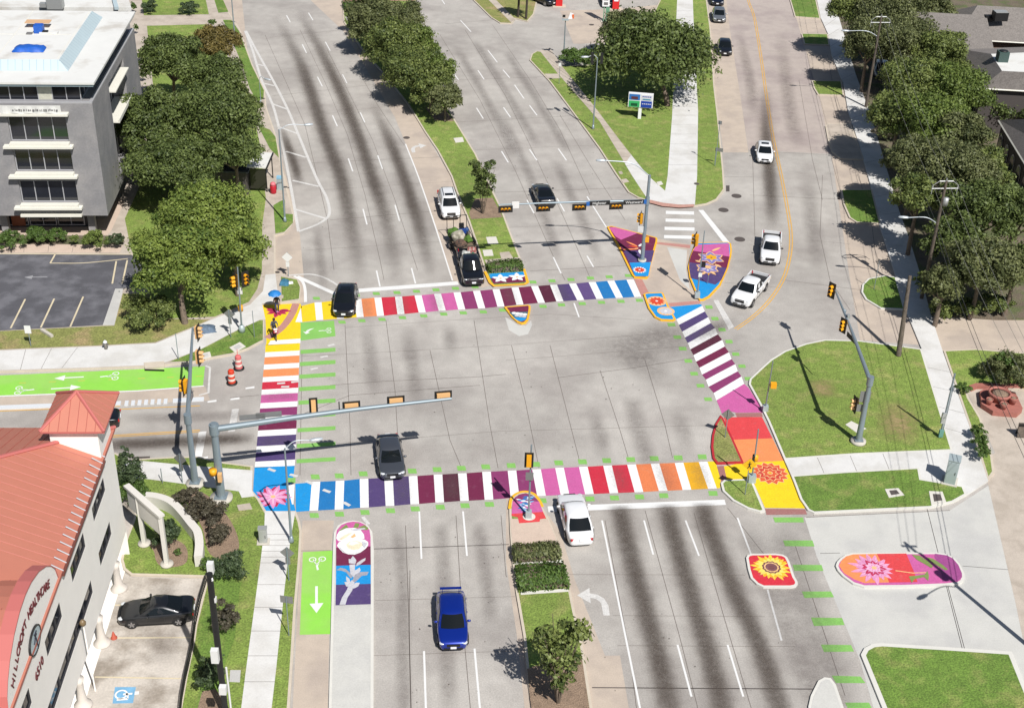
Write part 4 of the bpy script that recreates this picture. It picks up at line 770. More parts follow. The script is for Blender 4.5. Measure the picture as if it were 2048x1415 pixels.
def wheel(r, wd, parent, x, y, side):
    b = MB(); M = Matrix.Rotation(math.pi/2, 3, 'X')
    b.lathe((0, 0, 0), [(r*.62, -wd/2), (r*.94, -wd/2), (r, -wd*.35), (r, wd*.35), (r*.94, wd/2), (r*.62, wd/2)], RUB, 20, True, M)
    w_ = b.build('wheel', parent, (x, y, r)); c = MB(); yy = side*(wd/2-.01)
    pts = []
    c.lathe((0, yy, 0), [(.001, -.02), (r*.3, -.02), (r*.64, -.02), (r*.66, .01), (r*.6, .012), (r*.56, -.005), (.001, -.005)][::1], BLK, 20, False, Matrix.Rotation(math.pi/2*side*-1, 3, 'X'))
    for k in range(5):
        a = 2*math.pi*k/5; c.box((0, 0, 0), (.09, .03, r*.56), RIM, Matrix.Translation((math.sin(a)*r*.32, yy+side*.012, math.cos(a)*r*.32))@Matrix.Rotation(a, 4, 'Y'))
    c.lathe((0, yy+side*.01, 0), [(r*.58, 0), (r*.68, 0), (r*.68, .02), (r*.58, .02)], RIM, 20, False, Matrix.Rotation(math.pi/2, 3, 'X'), False)
    c.build('rim', w_)
def make_car(name, kind, pt, label, cat, group=None, roofrack=False, sunroof=False, spoiler=False, scale=1.0, grille=True, ext=False, chrome=False):
    k = KINDS[kind]; L, W_, st = k['L'], k['W'], k['st']; hw = W_/2
    root = empty(name, (0, 0, 0)); T(root, label, cat, group)
    zb = .22 if kind in ('sedan', 'coupe', 'hatch') else .34
    b = MB(); rings = []
    for i, (x, f, zt) in enumerate(st):
        w_ = hw*f; X = L/2-x; e = 1 if 1 < i < len(st)-2 else 0; z0 = zb+(.1 if i in (0, len(st)-1) else 0)
        zm = z0+(zt-z0)*.5; under = 3.3 < 0
        cr = .03 if not (kind == 'pickup' and x > 3.4) else 0
        half = [(0, z0), (w_*.86, z0), (w_*.97, z0+.07), (w_*1.0, zm), (w_*.985, zt-(.14 if e else .1)), (w_*.93, zt-.03), (w_*.8, zt+cr*.3), (0, zt+cr)]
        ring = [(X, y, z) for y, z in half]+[(X, -y, z) for y, z in half[1:-1][::-1]]
        rings.append(ring)
    n = len(rings[0]); vs = [v for r in rings for v in r]
    fs = [(i*n+j, (i+1)*n+j, (i+1)*n+(j+1) % n, i*n+(j+1) % n) for i in range(len(rings)-1) for j in range(n)]
    b.add(vs, fs, pt, True); b.add(rings[0], [tuple(range(n))], pt, True); b.add(rings[-1], [tuple(range(n))[::-1]], pt, True)
    body = b.build('body', root)
    sd = body.modifiers.new('s', 'SUBSURF'); sd.levels = 1; sd.render_levels = 2
    # weld cap rings
    bm = bmesh.new(); bm.from_mesh(body.data); bmesh.ops.remove_doubles(bm, verts=bm.verts, dist=.0005); bm.to_mesh(body.data); bm.free()
    # lower sill and arches
    t = MB()
    def ws(x):
        for i in range(len(st)-1):
            if st[i][0] <= x <= st[i+1][0]: return hw*lerp(st[i][1], st[i+1][1], (x-st[i][0])/(st[i+1][0]-st[i][0]))
        return hw
    r = .335 if kind in ('sedan', 'coupe', 'hatch') else .39
    for wx in k['wx']:
        for s in (1, -1):
            y = s*(ws(wx)*.985); X = L/2-wx
            a = [(X+(r+.065)*math.cos(q), y+s*.012, r+(r+.065)*math.sin(q)) for q in [math.pi*i/12 for i in range(13)]]
            a += [(X-(r+.065), y+s*.012, r*.75), (X+(r+.065), y+s*.012, r*.75)]
            t.ngon(a if s < 0 else a[::-1], BLK)
    t.box((0, 0, zb+.02), (L*.8, W_*.93, .1), BLK)
    lower = t
    for wx in k['wx']:
        for s in (1, -1): wheel(r, .23, root, L/2-wx, s*(ws(wx)*.985-.09), s)
    xb0, xr0, xr1, xb1, z0, z1, wb, wt = k['gh']; wb *= 1; 
    ts = [0, .3, .65, .9, .985]; c = MB(); n = 0; rr = []
    def xf(t): return L/2-lerp(xb0, xr0, t)
    def xr(t): return L/2-lerp(xb1, xr1, t)
    def wd(t): return lerp(wb, wt, t)*(1+.05*math.sin(math.pi*t))
    for t_ in ts:
        a, d, w_ = xf(t_), xr(t_), wd(t_)
        if t_ > .95: a -= .1; d += .1; w_ -= .07
        zz = lerp(z0, z1, t_)+(0.012 if t_ > .95 else 0)
        h = [(a+.08, 0), (a+.05, w_*.5), (a-.03, w_*.86), (a-.16, w_*.97), (lerp(a, d, .5), w_*1.02), (d+.16, w_*.97), (d+.03, w_*.86), (d-.04, w_*.5), (d-.06, 0)]
        rr.append([(x, y, zz) for x, y in h]+[(x, -y, zz) for x, y in h[1:-1][::-1]])
    n = len(rr[0]); mx_ = lerp(xf(1), xr(1), .5); rr.append([(mx_+(x-mx_)*.6, y*.6, z1+.04) for x, y, z in rr[-1]]); vs = [v for q in rr for v in q]+[(mx_, 0, z1+.05)]
    fs = [(i*n+(j+1) % n, i*n+j, (i+1)*n+j, (i+1)*n+(j+1) % n)[::-1] for i in range(len(rr)-1) for j in range(n)]
    fs += [((len(rr)-1)*n+j, (len(rr)-1)*n+(j+1) % n, len(rr)*n)[::-1] for j in range(n)]
    c.add(vs, fs, pt, True); ro = c.build('roof', root); bm = bmesh.new(); bm.from_mesh(ro.data); bmesh.ops.recalc_face_normals(bm, faces=bm.faces); bm.to_mesh(ro.data); bm.free()
    def screen(nm, front, t0=.03, t1=.9):
        m = MB(); vs = []; cols = 7; rows = 3
        for i in range(rows):
            t_ = lerp(t0, t1, i/(rows-1))
            for j in range(cols):
                u = j/(cols-1)*2-1; y = u*wd(t_)*.84
                X = (xf(t_)+.08-.09*u*u+.018) if front else (xr(t_)-.06+.08*u*u-.018)
                vs.append((X, y, lerp(z0, z1, t_)+.012))
        f = [(i*cols+j, i*cols+j+1, (i+1)*cols+j+1, (i+1)*cols+j) for i in range(rows-1) for j in range(cols-1)]
        m.add(vs, f if front else [q[::-1] for q in f], GLASS, True); m.build(nm, root)
    screen('windscreen', True); screen('rear_window', False)
    nwin = 3 if kind == 'suv' else 2
    for s in (1, -1):
        for j in range(nwin):
            if kind == 'coupe' and j == 1 and 0: continue
            fr = [0, .52, 1] if nwin == 2 else [0, .4, .74, 1]
            if kind == 'pickup' and not ext: fr = [0, .58, 1]
            pts = []
            for t_, u in ((.08, fr[j]), (.84, fr[j]), (.84, fr[j+1]), (.08, fr[j+1])):
                a = xf(t_)-.27; d = xr(t_)+(.3 if kind in ('sedan', 'hatch', 'coupe') else .2); g_ = .03 if 0 < u < 1 else 0
                X = lerp(a, d, u)-(g_ if u == fr[j] else -g_); pts.append((X, s*(wd(t_)*1.015+.012), lerp(z0, z1, t_)+.004))
            m = MB(); m.ngon(pts if s < 0 else pts[::-1], GLASS); m.build('side_window', root)
    # lamps, mirrors, plates, grille
    hz = .66 if kind in ('sedan', 'coupe', 'hatch') else .84
    for s in (1, -1):
        m = MB(); m.lathe((L/2-.2, s*hw*.72, hz+.02), [(.001, -.07), (.12, -.04), (.15, 0), (.12, .03), (.001, .04)], HL, 10, True, Matrix.Rotation(s*-.5, 3, 'Z')@Matrix.Diagonal((1.2, 1.15, 1)))
        m.build('headlight', root)
        m = MB(); m.box((0, 0, 0), (.1, .32 if kind not in ('pickup', 'suv') else .16, .15 if kind not in ('pickup', 'suv') else .42), TL, Matrix.Translation((-L/2+.1, s*(hw*.6 if kind not in ('pickup', 'suv') else hw*.86), hz+.03 if kind not in ('pickup', 'suv') else .95))@Matrix.Rotation(s*.35, 4, 'Z'))
        m.build('tail_light', root)
        m = MB(); m.lathe((L/2-xb0-.5, s*(hw+.06), z0+.08), [(.001, -.07), (.08, -.05), (.1, 0), (.08, .06), (.001, .08)], pt if kind != 'pickup' else BLK, 10, True, Matrix.Diagonal((.75, 1.25, 1))); m.build('wing_mirror', root)
    if grille:
        m = MB(); m.box((L/2-.035, 0, hz-.06), (.1, W_*.42, .16 if kind not in ('pickup', 'suv') else .24), BLK)
        if kind in ('pickup', 'suv') or chrome: m.box((L/2-.02, 0, hz+.04), (.09, W_*.44, .025), CHROME)
        m.box((L/2-.02, 0, zb+.16), (.09, W_*.6, .1), BLK); m.build('grille', root)
    m = MB(); m.box((L/2+.02, 0, zb+.24), (.03, .34, .15), PLATE); m.build('number_plate', root)
    m = MB(); m.box((-L/2-.012, 0, hz+.02 if kind != 'pickup' else .55), (.04, .34, .16), PLATE); m.build('number_plate', root)
    m = lower
    for s in (1, -1):
        for xx in (xb0+.55, (xb0+xb1)/2+.1, xb1-.3 if kind not in ('coupe',) else xb1-.8):
            m.box((L/2-xx, s*(hw*1.0-.004), (zb+z0)/2+.06), (.018, .012, (z0-zb)*.7), BLK)
        for xx in ((xb0+xb1)/2-.1, xb1-.5): m.box((L/2-xx, s*(hw*.99+.012), z0-.12), (.16, .03, .03), pt)
    m.build('lower_trim', root)
    if sunroof: m = MB(); x0 = L/2-xr0-.28; m.box((x0-.25, 0, z1+.045), (.5, .8, .02), GLASS); m.build('sunroof', root)
    if roofrack:
        for s in (1, -1): m = MB(); m.tube([(xf(1)-.25, s*.52, z1+.02), (xf(1)-.35, s*.52, z1+.09), (xr(1)+.3, s*.52, z1+.09), (xr(1)+.2, s*.52, z1+.02)], .02, BLK, 6); m.build('roof_rail', root)
    if spoiler:
        m = MB(); X = -L/2+.18; m.box((X, 0, 1.22), (.2, 1.3, .03), pt)
        for s in (1, -1): m.box((X+.05, s*.5, 1.1), (.12, .03, .24), pt)
        m.build('spoiler', root)
    if kind == 'pickup':
        m = MB(); x0, x1 = L/2-3.62, -L/2+.02
        for s in (1, -1): m.box(((x0+x1)/2, s*(hw-.07), .98), (x0-x1, .1, .36), pt); m.box((-L/2+1.05, s*(hw-.24), .9), (.8, .26, .18), LINER)
        m.box((x1+.04, 0, .98), (.08, W_*.9, .36), pt); m.box((x0-.03, 0, .98), (.06, W_*.9, .36), pt); m.build('bed_side', root)
        m = MB(); m.box(((x0+x1)/2, 0, .9), (x0-x1-.12, W_-.2, .03), LINER); m.build('truck_bed', root)
    if scale != 1.0: root.scale = (scale,)*3
    root['_L'] = L*scale
    return root
def park(root, F=None, D=None, R=None, z=.004):
    L = root['_L']; del root['_L']
    if F is not None: p = gp(*F, z); q = gp(*D, z); d = (q-p).normalized(); c = p-d*L/2
    else: p = gp(*R, z); q = gp(*D, z); d = (q-p).normalized(); c = p+d*L/2
    root.location = c; root.rotation_euler[2] = math.atan2(d.y, d.x); return c, d
PW = paint('white', 246, 247, 248); PK = paint('black', 20, 21, 26); PG = paint('grey', 92, 96, 104, .5); PS = paint('silver', 170, 174, 178, .7); PB = paint('blue', 12, 42, 138, .4, 1.1); PN = paint('navy', 22, 28, 48, .3); PC = paint('charcoal', 36, 38, 42, .4)
G_ = 'vehicles on the roads of the junction'
park(make_car('car', 'sedan', PG, 'grey sedan driving onto the purple stripes of the near crosswalk', 'car', G_), F=(786, 964), D=(795, 1030))
park(make_car('car', 'sedan', PK, 'glossy black sedan turning over the yellow and orange stripes of the far crosswalk', 'car', G_, scale=1.02, sunroof=True), F=(687, 638), D=(678, 690))
TRUCK, TD = park(make_car('pickup_truck', 'pickup', PK, 'black pickup truck towing the loaded landscaping trailer', 'pickup truck', G_, scale=1.0, chrome=True), F=(948, 577), D=(960, 625))
park(make_car('car', 'suv', PW, 'white estate car with black roof rails behind the landscaping trailer', 'car', G_, roofrack=True, sunroof=True, scale=.98), F=(903, 443), D=(914, 488))
park(make_car('car', 'coupe', PK, 'black coupe driving away beneath the overhead signal arm', 'car', G_), R=(1095, 419), D=(1071, 362))
park(make_car('car', 'sedan', PW, 'white sedan with a sunroof, first of three white vehicles in the curve', 'car', G_, sunroof=True, scale=.97), F=(1529, 330), D=(1533, 365))
park(make_car('pickup_truck', 'pickup', PW, 'white pickup truck in the curve behind the one that is turning', 'pickup truck', G_, scale=.97), F=(1538, 534), D=(1535, 580))
park(make_car('pickup_truck', 'pickup', PW, 'white extended cab pickup truck turning beside the yellow centre line', 'pickup truck', G_, ext=True, scale=.98), F=(1477, 618), D=(1446, 655))
park(make_car('car', 'sedan', PS, 'silver sedan waiting beside the grass kerb at the top', 'car', G_, scale=.97), F=(1438, 48), D=(1440.5, 75))
park(make_car('car', 'sedan', PN, 'dark navy sedan behind the silver one at the top edge', 'car', G_, scale=.97), F=(1434.5, 14), D=(1437, 38))
park(make_car('car', 'sedan', PK, 'black sedan on its own on the street with the yellow centre line', 'car', G_, scale=.97), F=(1449.5, 114), D=(1452.5, 140))
park(make_car('car', 'hatch', PB, 'bright blue car with a rear wing between the lane dashes', 'car', G_, spoiler=True, scale=1.0), F=(907, 1306), D=(912, 1390))
park(make_car('car', 'sedan', PW, 'white sedan stopped at the near stop line, seen from behind', 'car', G_, scale=1.03, grille=True), R=(1163, 1097), D=(1138, 1005))
park(make_car('car', 'coupe', PC, 'charcoal coupe parked in a bay of the clinic car park', 'car', None, scale=.96), F=(240, 1238), D=(180, 1241.5))
park(make_car('car', 'sedan', PK, 'black car on the street half hidden behind the red tower roof', 'car', G_), R=(243, 846), D=(170, 851))
park(make_car('car', 'suv', PN, 'dark car at the left fuel pump of the filling station', 'car', 'cars at the filling station', scale=.95), F=(1108, 14), D=(1130, 22), z=.012)
park(make_car('car', 'suv', PN, 'dark blue car at the right fuel pump of the filling station', 'car', 'cars at the filling station', scale=.95), F=(1218, 18), D=(1222, 34), z=.012)
park(make_car('car', 'sedan', PS, 'pale car parked nearest the road beneath the right row of trees', 'car', 'cars parked beneath the right row of trees'), F=(1762, 160), D=(1764, 190), z=.14)
park(make_car('car', 'sedan', PS, 'pale car parked further back beneath the right row of trees', 'car', 'cars parked beneath the right row of trees'), F=(1760, 122), D=(1761, 150), z=.14)
# trailer
STEEL = mat('dark_steel', (.03, .028, .026), .6, .5, fine=.2); WOODP = mat('weathered_board', P(120, 104, 86), .85, fine=.2)
t = empty('utility_trailer', (0, 0, 0)); T(t, 'open utility trailer with an upright ramp gate behind the black pickup truck', 'trailer')
TL_, TW = 4.0, 1.9
m = MB(); m.box((0, 0, .62), (TL_, TW, .06), WOODP); m.build('trailer_bed', t)
m = MB()
for s in (1, -1):
    m.tube([(-TL_/2, s*TW/2, 1.1), (TL_/2, s*TW/2, 1.1)], .035, STEEL, 6)
    for x in (-2, -1, 0, 1, 2): m.tube([(x, s*TW/2, .6), (x, s*TW/2, 1.1)], .03, STEEL, 6)
m.tube([(TL_/2, -TW/2, 1.1), (TL_/2, TW/2, 1.1)], .035, STEEL, 6); m.box((0, 0, .55), (TL_, TW*.9, .08), STEEL); m.build('side_rail', t)
m = MB(); X = -TL_/2
for y in (-.92, -.31, .31, .92): m.tube([(X, y, .6), (X-.1, y, 2.2)], .03, STEEL, 6)
for z in (.65, 2.2): m.tube([(X-(z-.6)*.06, -.92, z), (X-(z-.6)*.06, .92, z)], .035, STEEL, 6)
mm = m.build('ramp_gate', t)
m = MB(); m.tube([(TL_/2, -.5, .55), (TL_/2+1.2, 0, .5)], .05, STEEL, 6); m.tube([(TL_/2, .5, .55), (TL_/2+1.2, 0, .5)], .05, STEEL, 6); m.tube([(TL_/2+1.2, 0, .5), (TL_/2+1.25, 0, .05)], .04, STEEL, 6); m.build('drawbar', t)
for s in (1, -1):
    wheel(.33, .2, t, .1, s*(TW/2+.14), s)
    m = MB(); m.box((.1, s*(TW/2+.14), .72), (.9, .28, .04), STEEL); m.build('mudguard', t)
tf, tb = gp(938, 522), gp(916, 480); tdir = (tf-tb).normalized(); tc = (tf+tb)/2-tdir*.6
t.location = tc; t.rotation_euler[2] = math.atan2(tdir.y, tdir.x)
def onT(x, y, z): s_ = Vector((tdir.y, -tdir.x, 0)); return tc+tdir*x-s_*y+Vector((0, 0, z))
GR_ = 'load on the landscaping trailer'
def lump(name, loc, r, m, label, cat, group=None, seed=0, n=3):
    bm = bmesh.new(); bmesh.ops.create_icosphere(bm, subdivisions=n, radius=1); R = random.Random(seed)
    ph = [R.uniform(0, 6) for _ in range(6)]
    for v in bm.verts:
        k = 1+.13*math.sin(v.co.x*5+ph[0])+.1*math.sin(v.co.y*6+ph[1])+.1*math.sin(v.co.z*7+ph[2]); v.co = Vector((v.co.x*r[0]*k, v.co.y*r[1]*k, max(-.55, v.co.z)*r[2]*k+.5*r[2]))
    me = bpy.data.meshes.new(name); bm.to_mesh(me); bm.free(); me.materials.append(m)
    for p in me.polygons: p.use_smooth = True
    o = bpy.data.objects.new(name, me); sc.collection.objects.link(o); o.location = loc; T(o, label, cat, group); return o
def mower():
    o = empty('riding_mower', onT(-1.35, .35, .66), t.rotation_euler[2]); T(o, 'blue riding mower at the back of the trailer', 'lawn mower', GR_)
    bl = paint('mower_blue', 40, 74, 150); m = MB(); m.lathe((0, 0, .35), [(.4, -.15), (.42, 0), (.36, .12), (.2, .18)], bl, 12); m.box((.3, 0, .45), (.5, .5, .3), bl); m.build('hood', o)
    m = MB(); m.box((-.15, 0, .55), (.4, .45, .1), BLK); m.box((-.36, 0, .75), (.08, .45, .4), BLK); m.build('seat', o)
    for x, y in ((-.3, .4), (-.3, -.4), (.45, .35), (.45, -.35)): m = MB(); m.lathe((x, y, .2), [(.08, -.1), (.2, -.1), (.2, .1), (.08, .1)], RUB, 12, True, Matrix.Rotation(math.pi/2, 3, 'X')); m.build('wheel', o)
    m = MB(); m.tube([(.1, 0, .5), (.0, 0, .9)], .02, BLK, 6); m.tube([(-.02+.16*math.cos(a), .16*math.sin(a), .9) for a in rng(13)], .02, BLK, 6); m.build('steering_wheel', o)
mower()
lump('green_waste', onT(-1.2, -.5, .7), (.55, .45, .5), mat('green_cuttings', P(84, 120, 44), .95, var=.3, vs=4, fine=.3), 'heap of green cuttings at the left back of the trailer', 'garden waste', GR_, 1)
lump('debris_bag', onT(-.2, -.25, .7), (.6, .55, .6), mat('bag_cloth', P(196, 190, 172), .9, fine=.2, fs=6, col2=P(130, 126, 110), c2s=3), 'pale debris sack in the middle of the trailer', 'sack', GR_, 2)
lump('green_waste', onT(.3, .5, .7), (.4, .35, .4), MATS['green_cuttings'], 'small bundle of clippings at the right of the pale sack', 'garden waste', GR_, 3)
lump('earth_pile', onT(.9, -.35, .68), (.6, .5, .35), mat('brown_debris', P(112, 88, 74), .95, fine=.3, fs=6, col2=P(70, 60, 54), c2s=4), 'heap of brown debris at the front of the trailer', 'debris', GR_, 4)
def cuprop(name, loc, m, label, cat, group, rz=0, h=.7, r=.28):
    o = MB(); o.lathe((0, 0, 0), [(.001, 0), (r, 0), (r, h*.9), (r*.8, h), (r*.3, h), (r*.3, h+.08), (.001, h+.08)], m, 14); o = o.build(name, None, loc, rz); T(o, label, cat, group); return o
cuprop('barrel', onT(-1.3, .75, .66), mat('blue_plastic', P(50, 80, 130), .5), 'small dark blue barrel beside the riding mower', 'barrel', GR_, h=.6, r=.2)
def bedpt(x, y, z): s_ = Vector((TD.y, -TD.x, 0)); return TRUCK+TD*x-s_*y+Vector((0, 0, z))
lump('tool_bag', bedpt(-1.5, -.25, .9), (.4, .4, .4), mat('pale_bag', P(220, 220, 214), .85, fine=.15, fs=6, col2=P(150, 156, 150), c2s=4), 'white sack in the bed of the black pickup truck', 'sack', 'load in the black pickup bed', 5)
lump('tool_bag', bedpt(-2.1, .35, .9), (.45, .35, .4), mat('red_bag', P(150, 70, 66), .85, fine=.15, fs=6, col2=P(190, 170, 160), c2s=4), 'reddish sack at the tail of the black pickup bed', 'sack', 'load in the black pickup bed', 6)
for i, (y, lab, mm_) in enumerate(((-.1, 'white leaf blower', PLATE), )):
    o = MB(); o.box((0, 0, .2), (.4, .3, .35), mm_); o.tube([(.1, 0, .3), (.5, .1, .3), (.95, .2, .15)], .05, BLK, 8); o.lathe((-.1, 0, .38), [(.001, 0), (.12, 0), (.12, .06), (.001, .08)], mat('machine_green', P(60, 130, 100), .5), 10)
    T(o.build('leaf_blower', None, bedpt(-1.3, .4, .9), t.rotation_euler[2]), 'white and green leaf blower right behind the cab of the black pickup', 'leaf blower', 'load in the black pickup bed')
# ================================================================ buildings
STUC = mat('grey_stucco', P(146, 145, 147, .8), .9, var=.06, vs=.7, fine=.08, fs=6, big=.06, col2=P(164, 161, 160), c2s=.35, c2lo=.42, c2hi=.7)
CREAM = mat('cream_trim', P(238, 236, 224), .8, var=.03, vs=1, fine=.05); WINB = mat('window_glass', (.012, .014, .02), .07, spec=.8); MUL = mat('aluminium', P(200, 200, 204), .5, .3)
ROOFW = mat('white_membrane', P(232, 232, 228), .8, var=.03, vs=.6, fine=.03, col2=P(204, 200, 192), c2s=.3, c2lo=.54, c2hi=.7); MANS = mat('pale_blue_metal', P(196, 214, 220), .6, .1, var=.03, vs=1); MANJ = mat('blue_metal_seam', P(158, 180, 192), .6)
WOODB = mat('brown_panel', P(150, 88, 60), .8, fine=.1)
def bx(b, x0, x1, y0, y1, z0, z1, m): b.box(((x0+x1)/2, (y0+y1)/2, (z0+z1)/2), (abs(x1-x0), abs(y1-y0), abs(z1-z0)), m)
def wallholes(b, axis, pos, u0, u1, z0, z1, holes, m, depth, rm=None):
    """vertical wall with rectangular openings and reveals; axis 'y' = wall plane at y=pos facing -y; 'x' = plane at x=pos facing +x"""
    us = sorted({u0, u1, *[h[0] for h in holes], *[h[1] for h in holes]}); zs = sorted({z0, z1, *[h[2] for h in holes], *[h[3] for h in holes]})
    def pt(u, z, d=0): return (u, pos+d, z) if axis == 'y' else (pos-d, u, z)
    for i in range(len(us)-1):
        for j in range(len(zs)-1):
            um, zm_ = (us[i]+us[i+1])/2, (zs[j]+zs[j+1])/2
            if any(h[0] < um < h[1] and h[2] < zm_ < h[3] for h in holes): continue
            b.add([pt(us[i], zs[j]), pt(us[i+1], zs[j]), pt(us[i+1], zs[j+1]), pt(us[i], zs[j+1])], [(0, 1, 2, 3)], m)
    for h in holes:
        q = [(h[0], h[2]), (h[1], h[2]), (h[1], h[3]), (h[0], h[3])]
        for k in range(4):
            a, c = q[k], q[(k+1) % 4]; b.add([pt(*a), pt(*c), pt(*c, depth), pt(*a, depth)], [(0, 1, 2, 3)], rm or m)
def window(parent, axis, pos, u0, u1, z0, z1, npane, depth, wname='window', fm=None):
    MUL = fm or MATS['aluminium']
    b = MB(); w_ = .07
    def bb(b, a, c, e, f, m, d0, d1):
        if axis == 'y': bx(b, a, c, pos+d0, pos+d1, e, f, m)
        else: bx(b, pos-d1, pos-d0, a, c, e, f, m)
    bb(b, u0, u1, z0, z0+w_, MUL, depth-.08, depth); bb(b, u0, u1, z1-w_, z1, MUL, depth-.08, depth)
    for k in range(npane+1):
        u = lerp(u0+w_/2, u1-w_/2, k/npane); bb(b, u-w_/2, u+w_/2, z0+w_, z1-w_, MUL, depth-.08, depth)
    f = b.build(wname, parent); g_ = MB(); bb(g_, u0, u1, z0, z1, WINB, depth+.002, depth+.05); g_.build('pane', f); return f
# ---- grey office
a = math.radians(4.5)
ob = empty('office_building', (-36.42, 107.99, .0), a); T(ob, 'grey four storey office building with a white flat roof and dark ribbon windows', 'building')
X0, DEP = -30.0, 20.0
WR = [(9.55, 11.85), (6.75, 8.8), (3.77, 5.85)]; BAYS = [(-7.3, -2.4), (-15.6, -10.7), (-23.9, -19.0)]
b = MB()
wallholes(b, 'y', 0, X0, 0, 2.5, 13.0, [(u0, u1, z0, z1) for u0, u1 in BAYS for z0, z1 in WR], STUC, .35)
wallholes(b, 'x', 0, 0, DEP, 2.5, 13.0, [(6.6, 13.6, 2.9, 12.3)], STUC, 1.3)
b.add([(X0, DEP, 2.5), (0, DEP, 2.5), (0, DEP, 13.0), (X0, DEP, 13.0)], [(0, 3, 2, 1)], STUC); b.add([(X0, 0, 2.5), (0, 0, 2.5), (0, DEP, 2.5), (X0, DEP, 2.5)], [(0, 3, 2, 1)], STUC)
bx(b, X0, 0, .004, .3, 13.0, 13.12, MUL); bx(b, -.3, -.004, .3, DEP, 13.0, 13.12, MUL); bx(b, X0, -.3, .3, DEP, 12.98, 13.0, STUC); b.build('wall', ob)
b = MB(); bx(b, X0+1, -2.6, 2.6, DEP-1, 0, 2.5, mat('dark_facade', (.03, .032, .04), .5)); b.build('ground_floor', ob)
for k in range(11):
    u1 = -2.8-k*1.25*2; window(ob, 'y', 2.5, u1-2.4, u1, .35, 2.4, 2, .06)
b = MB(); bx(b, -9.3, -8.1, 2.46, 2.52, .3, 2.4, WOODB); b.build('door', ob)
for x in (-1.9, -9.6, -17.6): b = MB(); bx(b, x-.3, x+.3, 1.3, 1.9, 0, 2.49, STUC); b.build('column', ob)
for u0, u1 in BAYS:
    for (z0, z1) in WR:
        window(ob, 'y', 0, u0, u1, z0, z1, 4, .3)
        b = MB(); bx(b, u0-.6, u1+.35, -.62, -.003, z0-.46, z0-.26, CREAM); bx(b, u0-.05, u1+.05, -.5, -.003, z0-.24, z0-.003, CREAM); b.build('balcony_ledge', ob)
    b = MB(); bx(b, u0-.6, u1+.35, -.62, -.003, 12.05, 12.25, CREAM); b.build('balcony_ledge', ob)
    b = MB(); bx(b, u0-.2, u1+.2, -.45, -.003, 2.56, 2.78, CREAM); b.build('lintel', ob)
# banner: torn cloth with faded unreadable lettering
b = MB(); BAN = mat('white_banner', P(226, 226, 222), .8, var=.05, fine=.05); INK = mat('faded_ink', P(120, 118, 118), .8)
R1.seed(9); n = 24; u0, u1 = -7.6, -2.7
vs = [(lerp(u0, u1, i/n), -.42-.05*math.sin(i*1.3)-.03*(j), lerp(12.9, 12.28, j/2)-.02*math.sin(i*.9)) for j in range(3) for i in range(n+1)]
b.add(vs, [(j*(n+1)+i, (j+1)*(n+1)+i, (j+1)*(n+1)+i+1, j*(n+1)+i+1) for j in range(2) for i in range(n)], BAN); bx(b, u0-.1, u1+.1, -.4, -.36, 12.26, 12.95, BAN)
x = u0+1.0
while x < u1-.1:
    w_ = R1.uniform(.05, .2); bx(b, x, x+w_, -.535, -.53, 12.5+R1.uniform(0, .06), 12.62+R1.uniform(0, .1), INK); x += w_+R1.uniform(.03, .12)
b.build('banner', ob)
window(ob, 'y', .6, X0+.6, -1.0, 13.02, 14.5, 24, .1, 'clerestory'); window(ob, 'x', -1.0, .72, DEP-.4, 13.02, 14.5, 12, .1, 'clerestory')
b = MB(); bx(b, -4.6, -3.4, .63, .66, 13.1, 14.45, mat('pale_panel', P(206, 206, 190), .6, var=.15, vs=3)); b.build('blind', ob)
b = MB(); e0 = .3
bx(b, X0-1, e0, -e0*.2, DEP-.6, 14.52, 14.74, mat('blue_fascia', P(176, 198, 206), .6)); bx(b, X0-1, e0+.12, -.2, DEP-.5, 14.74, 14.92, ROOFW)
def fr(x0, y0, x1, y1, z): return [(X0-1, y0, z), (x1, y0, z), (x1, y1, z), (X0-1, y1, z)]
A_ = fr(0, 2.6, -2.3, 17.6, 14.925); B_ = fr(0, 3.3, -3.1, 17.0, 15.7)
b.add(A_+B_, [(0, 1, 5, 4), (1, 2, 6, 5), (2, 3, 7, 6)], MANS); b.add(B_, [(0, 1, 2, 3)], ROOFW)
for k in range(26):
    x = -3.2-k*.6; b.ribbon([(x+.05, 2.62, 14.96), (x, 3.28, 15.7)], .03, MANJ)
for k in range(24):
    y = 3.2+k*.6; b.add([(-2.29, y, 14.96), (-2.29, y+.03, 14.96), (-3.08, y+.03, 15.71), (-3.08, y, 15.71)], [(0, 1, 2, 3)], MANJ)
for k in range(5): b.box((-3.3-k*5.2, 10.2, 15.712), (.05, 13.2, .02), MATS['cream_trim'])
b.box((-16, 10.0, 15.715), (25, .05, .02), MATS['cream_trim']); b.build('roof', ob)
for z in (11.4, 8.5):
    b = MB(); bx(b, -1.2, .5, 6.9, 13.3, z, z+.12, CREAM); bx(b, .42, .5, 6.9, 13.3, z+.12, z+.34, CREAM) if z < 11 else None; b.build('balcony', ob)
b = MB(); bx(b, -1.34, -1.305, 6.6, 13.6, 2.9, 12.3, WINB); b.build('side_glazing', ob)
for k in range(4): b = MB(); bx(b, -1.3, -1.2, 7.6+k*1.6, 7.7+k*1.6, 2.9, 12.3, MUL); b.build('mullion', ob)
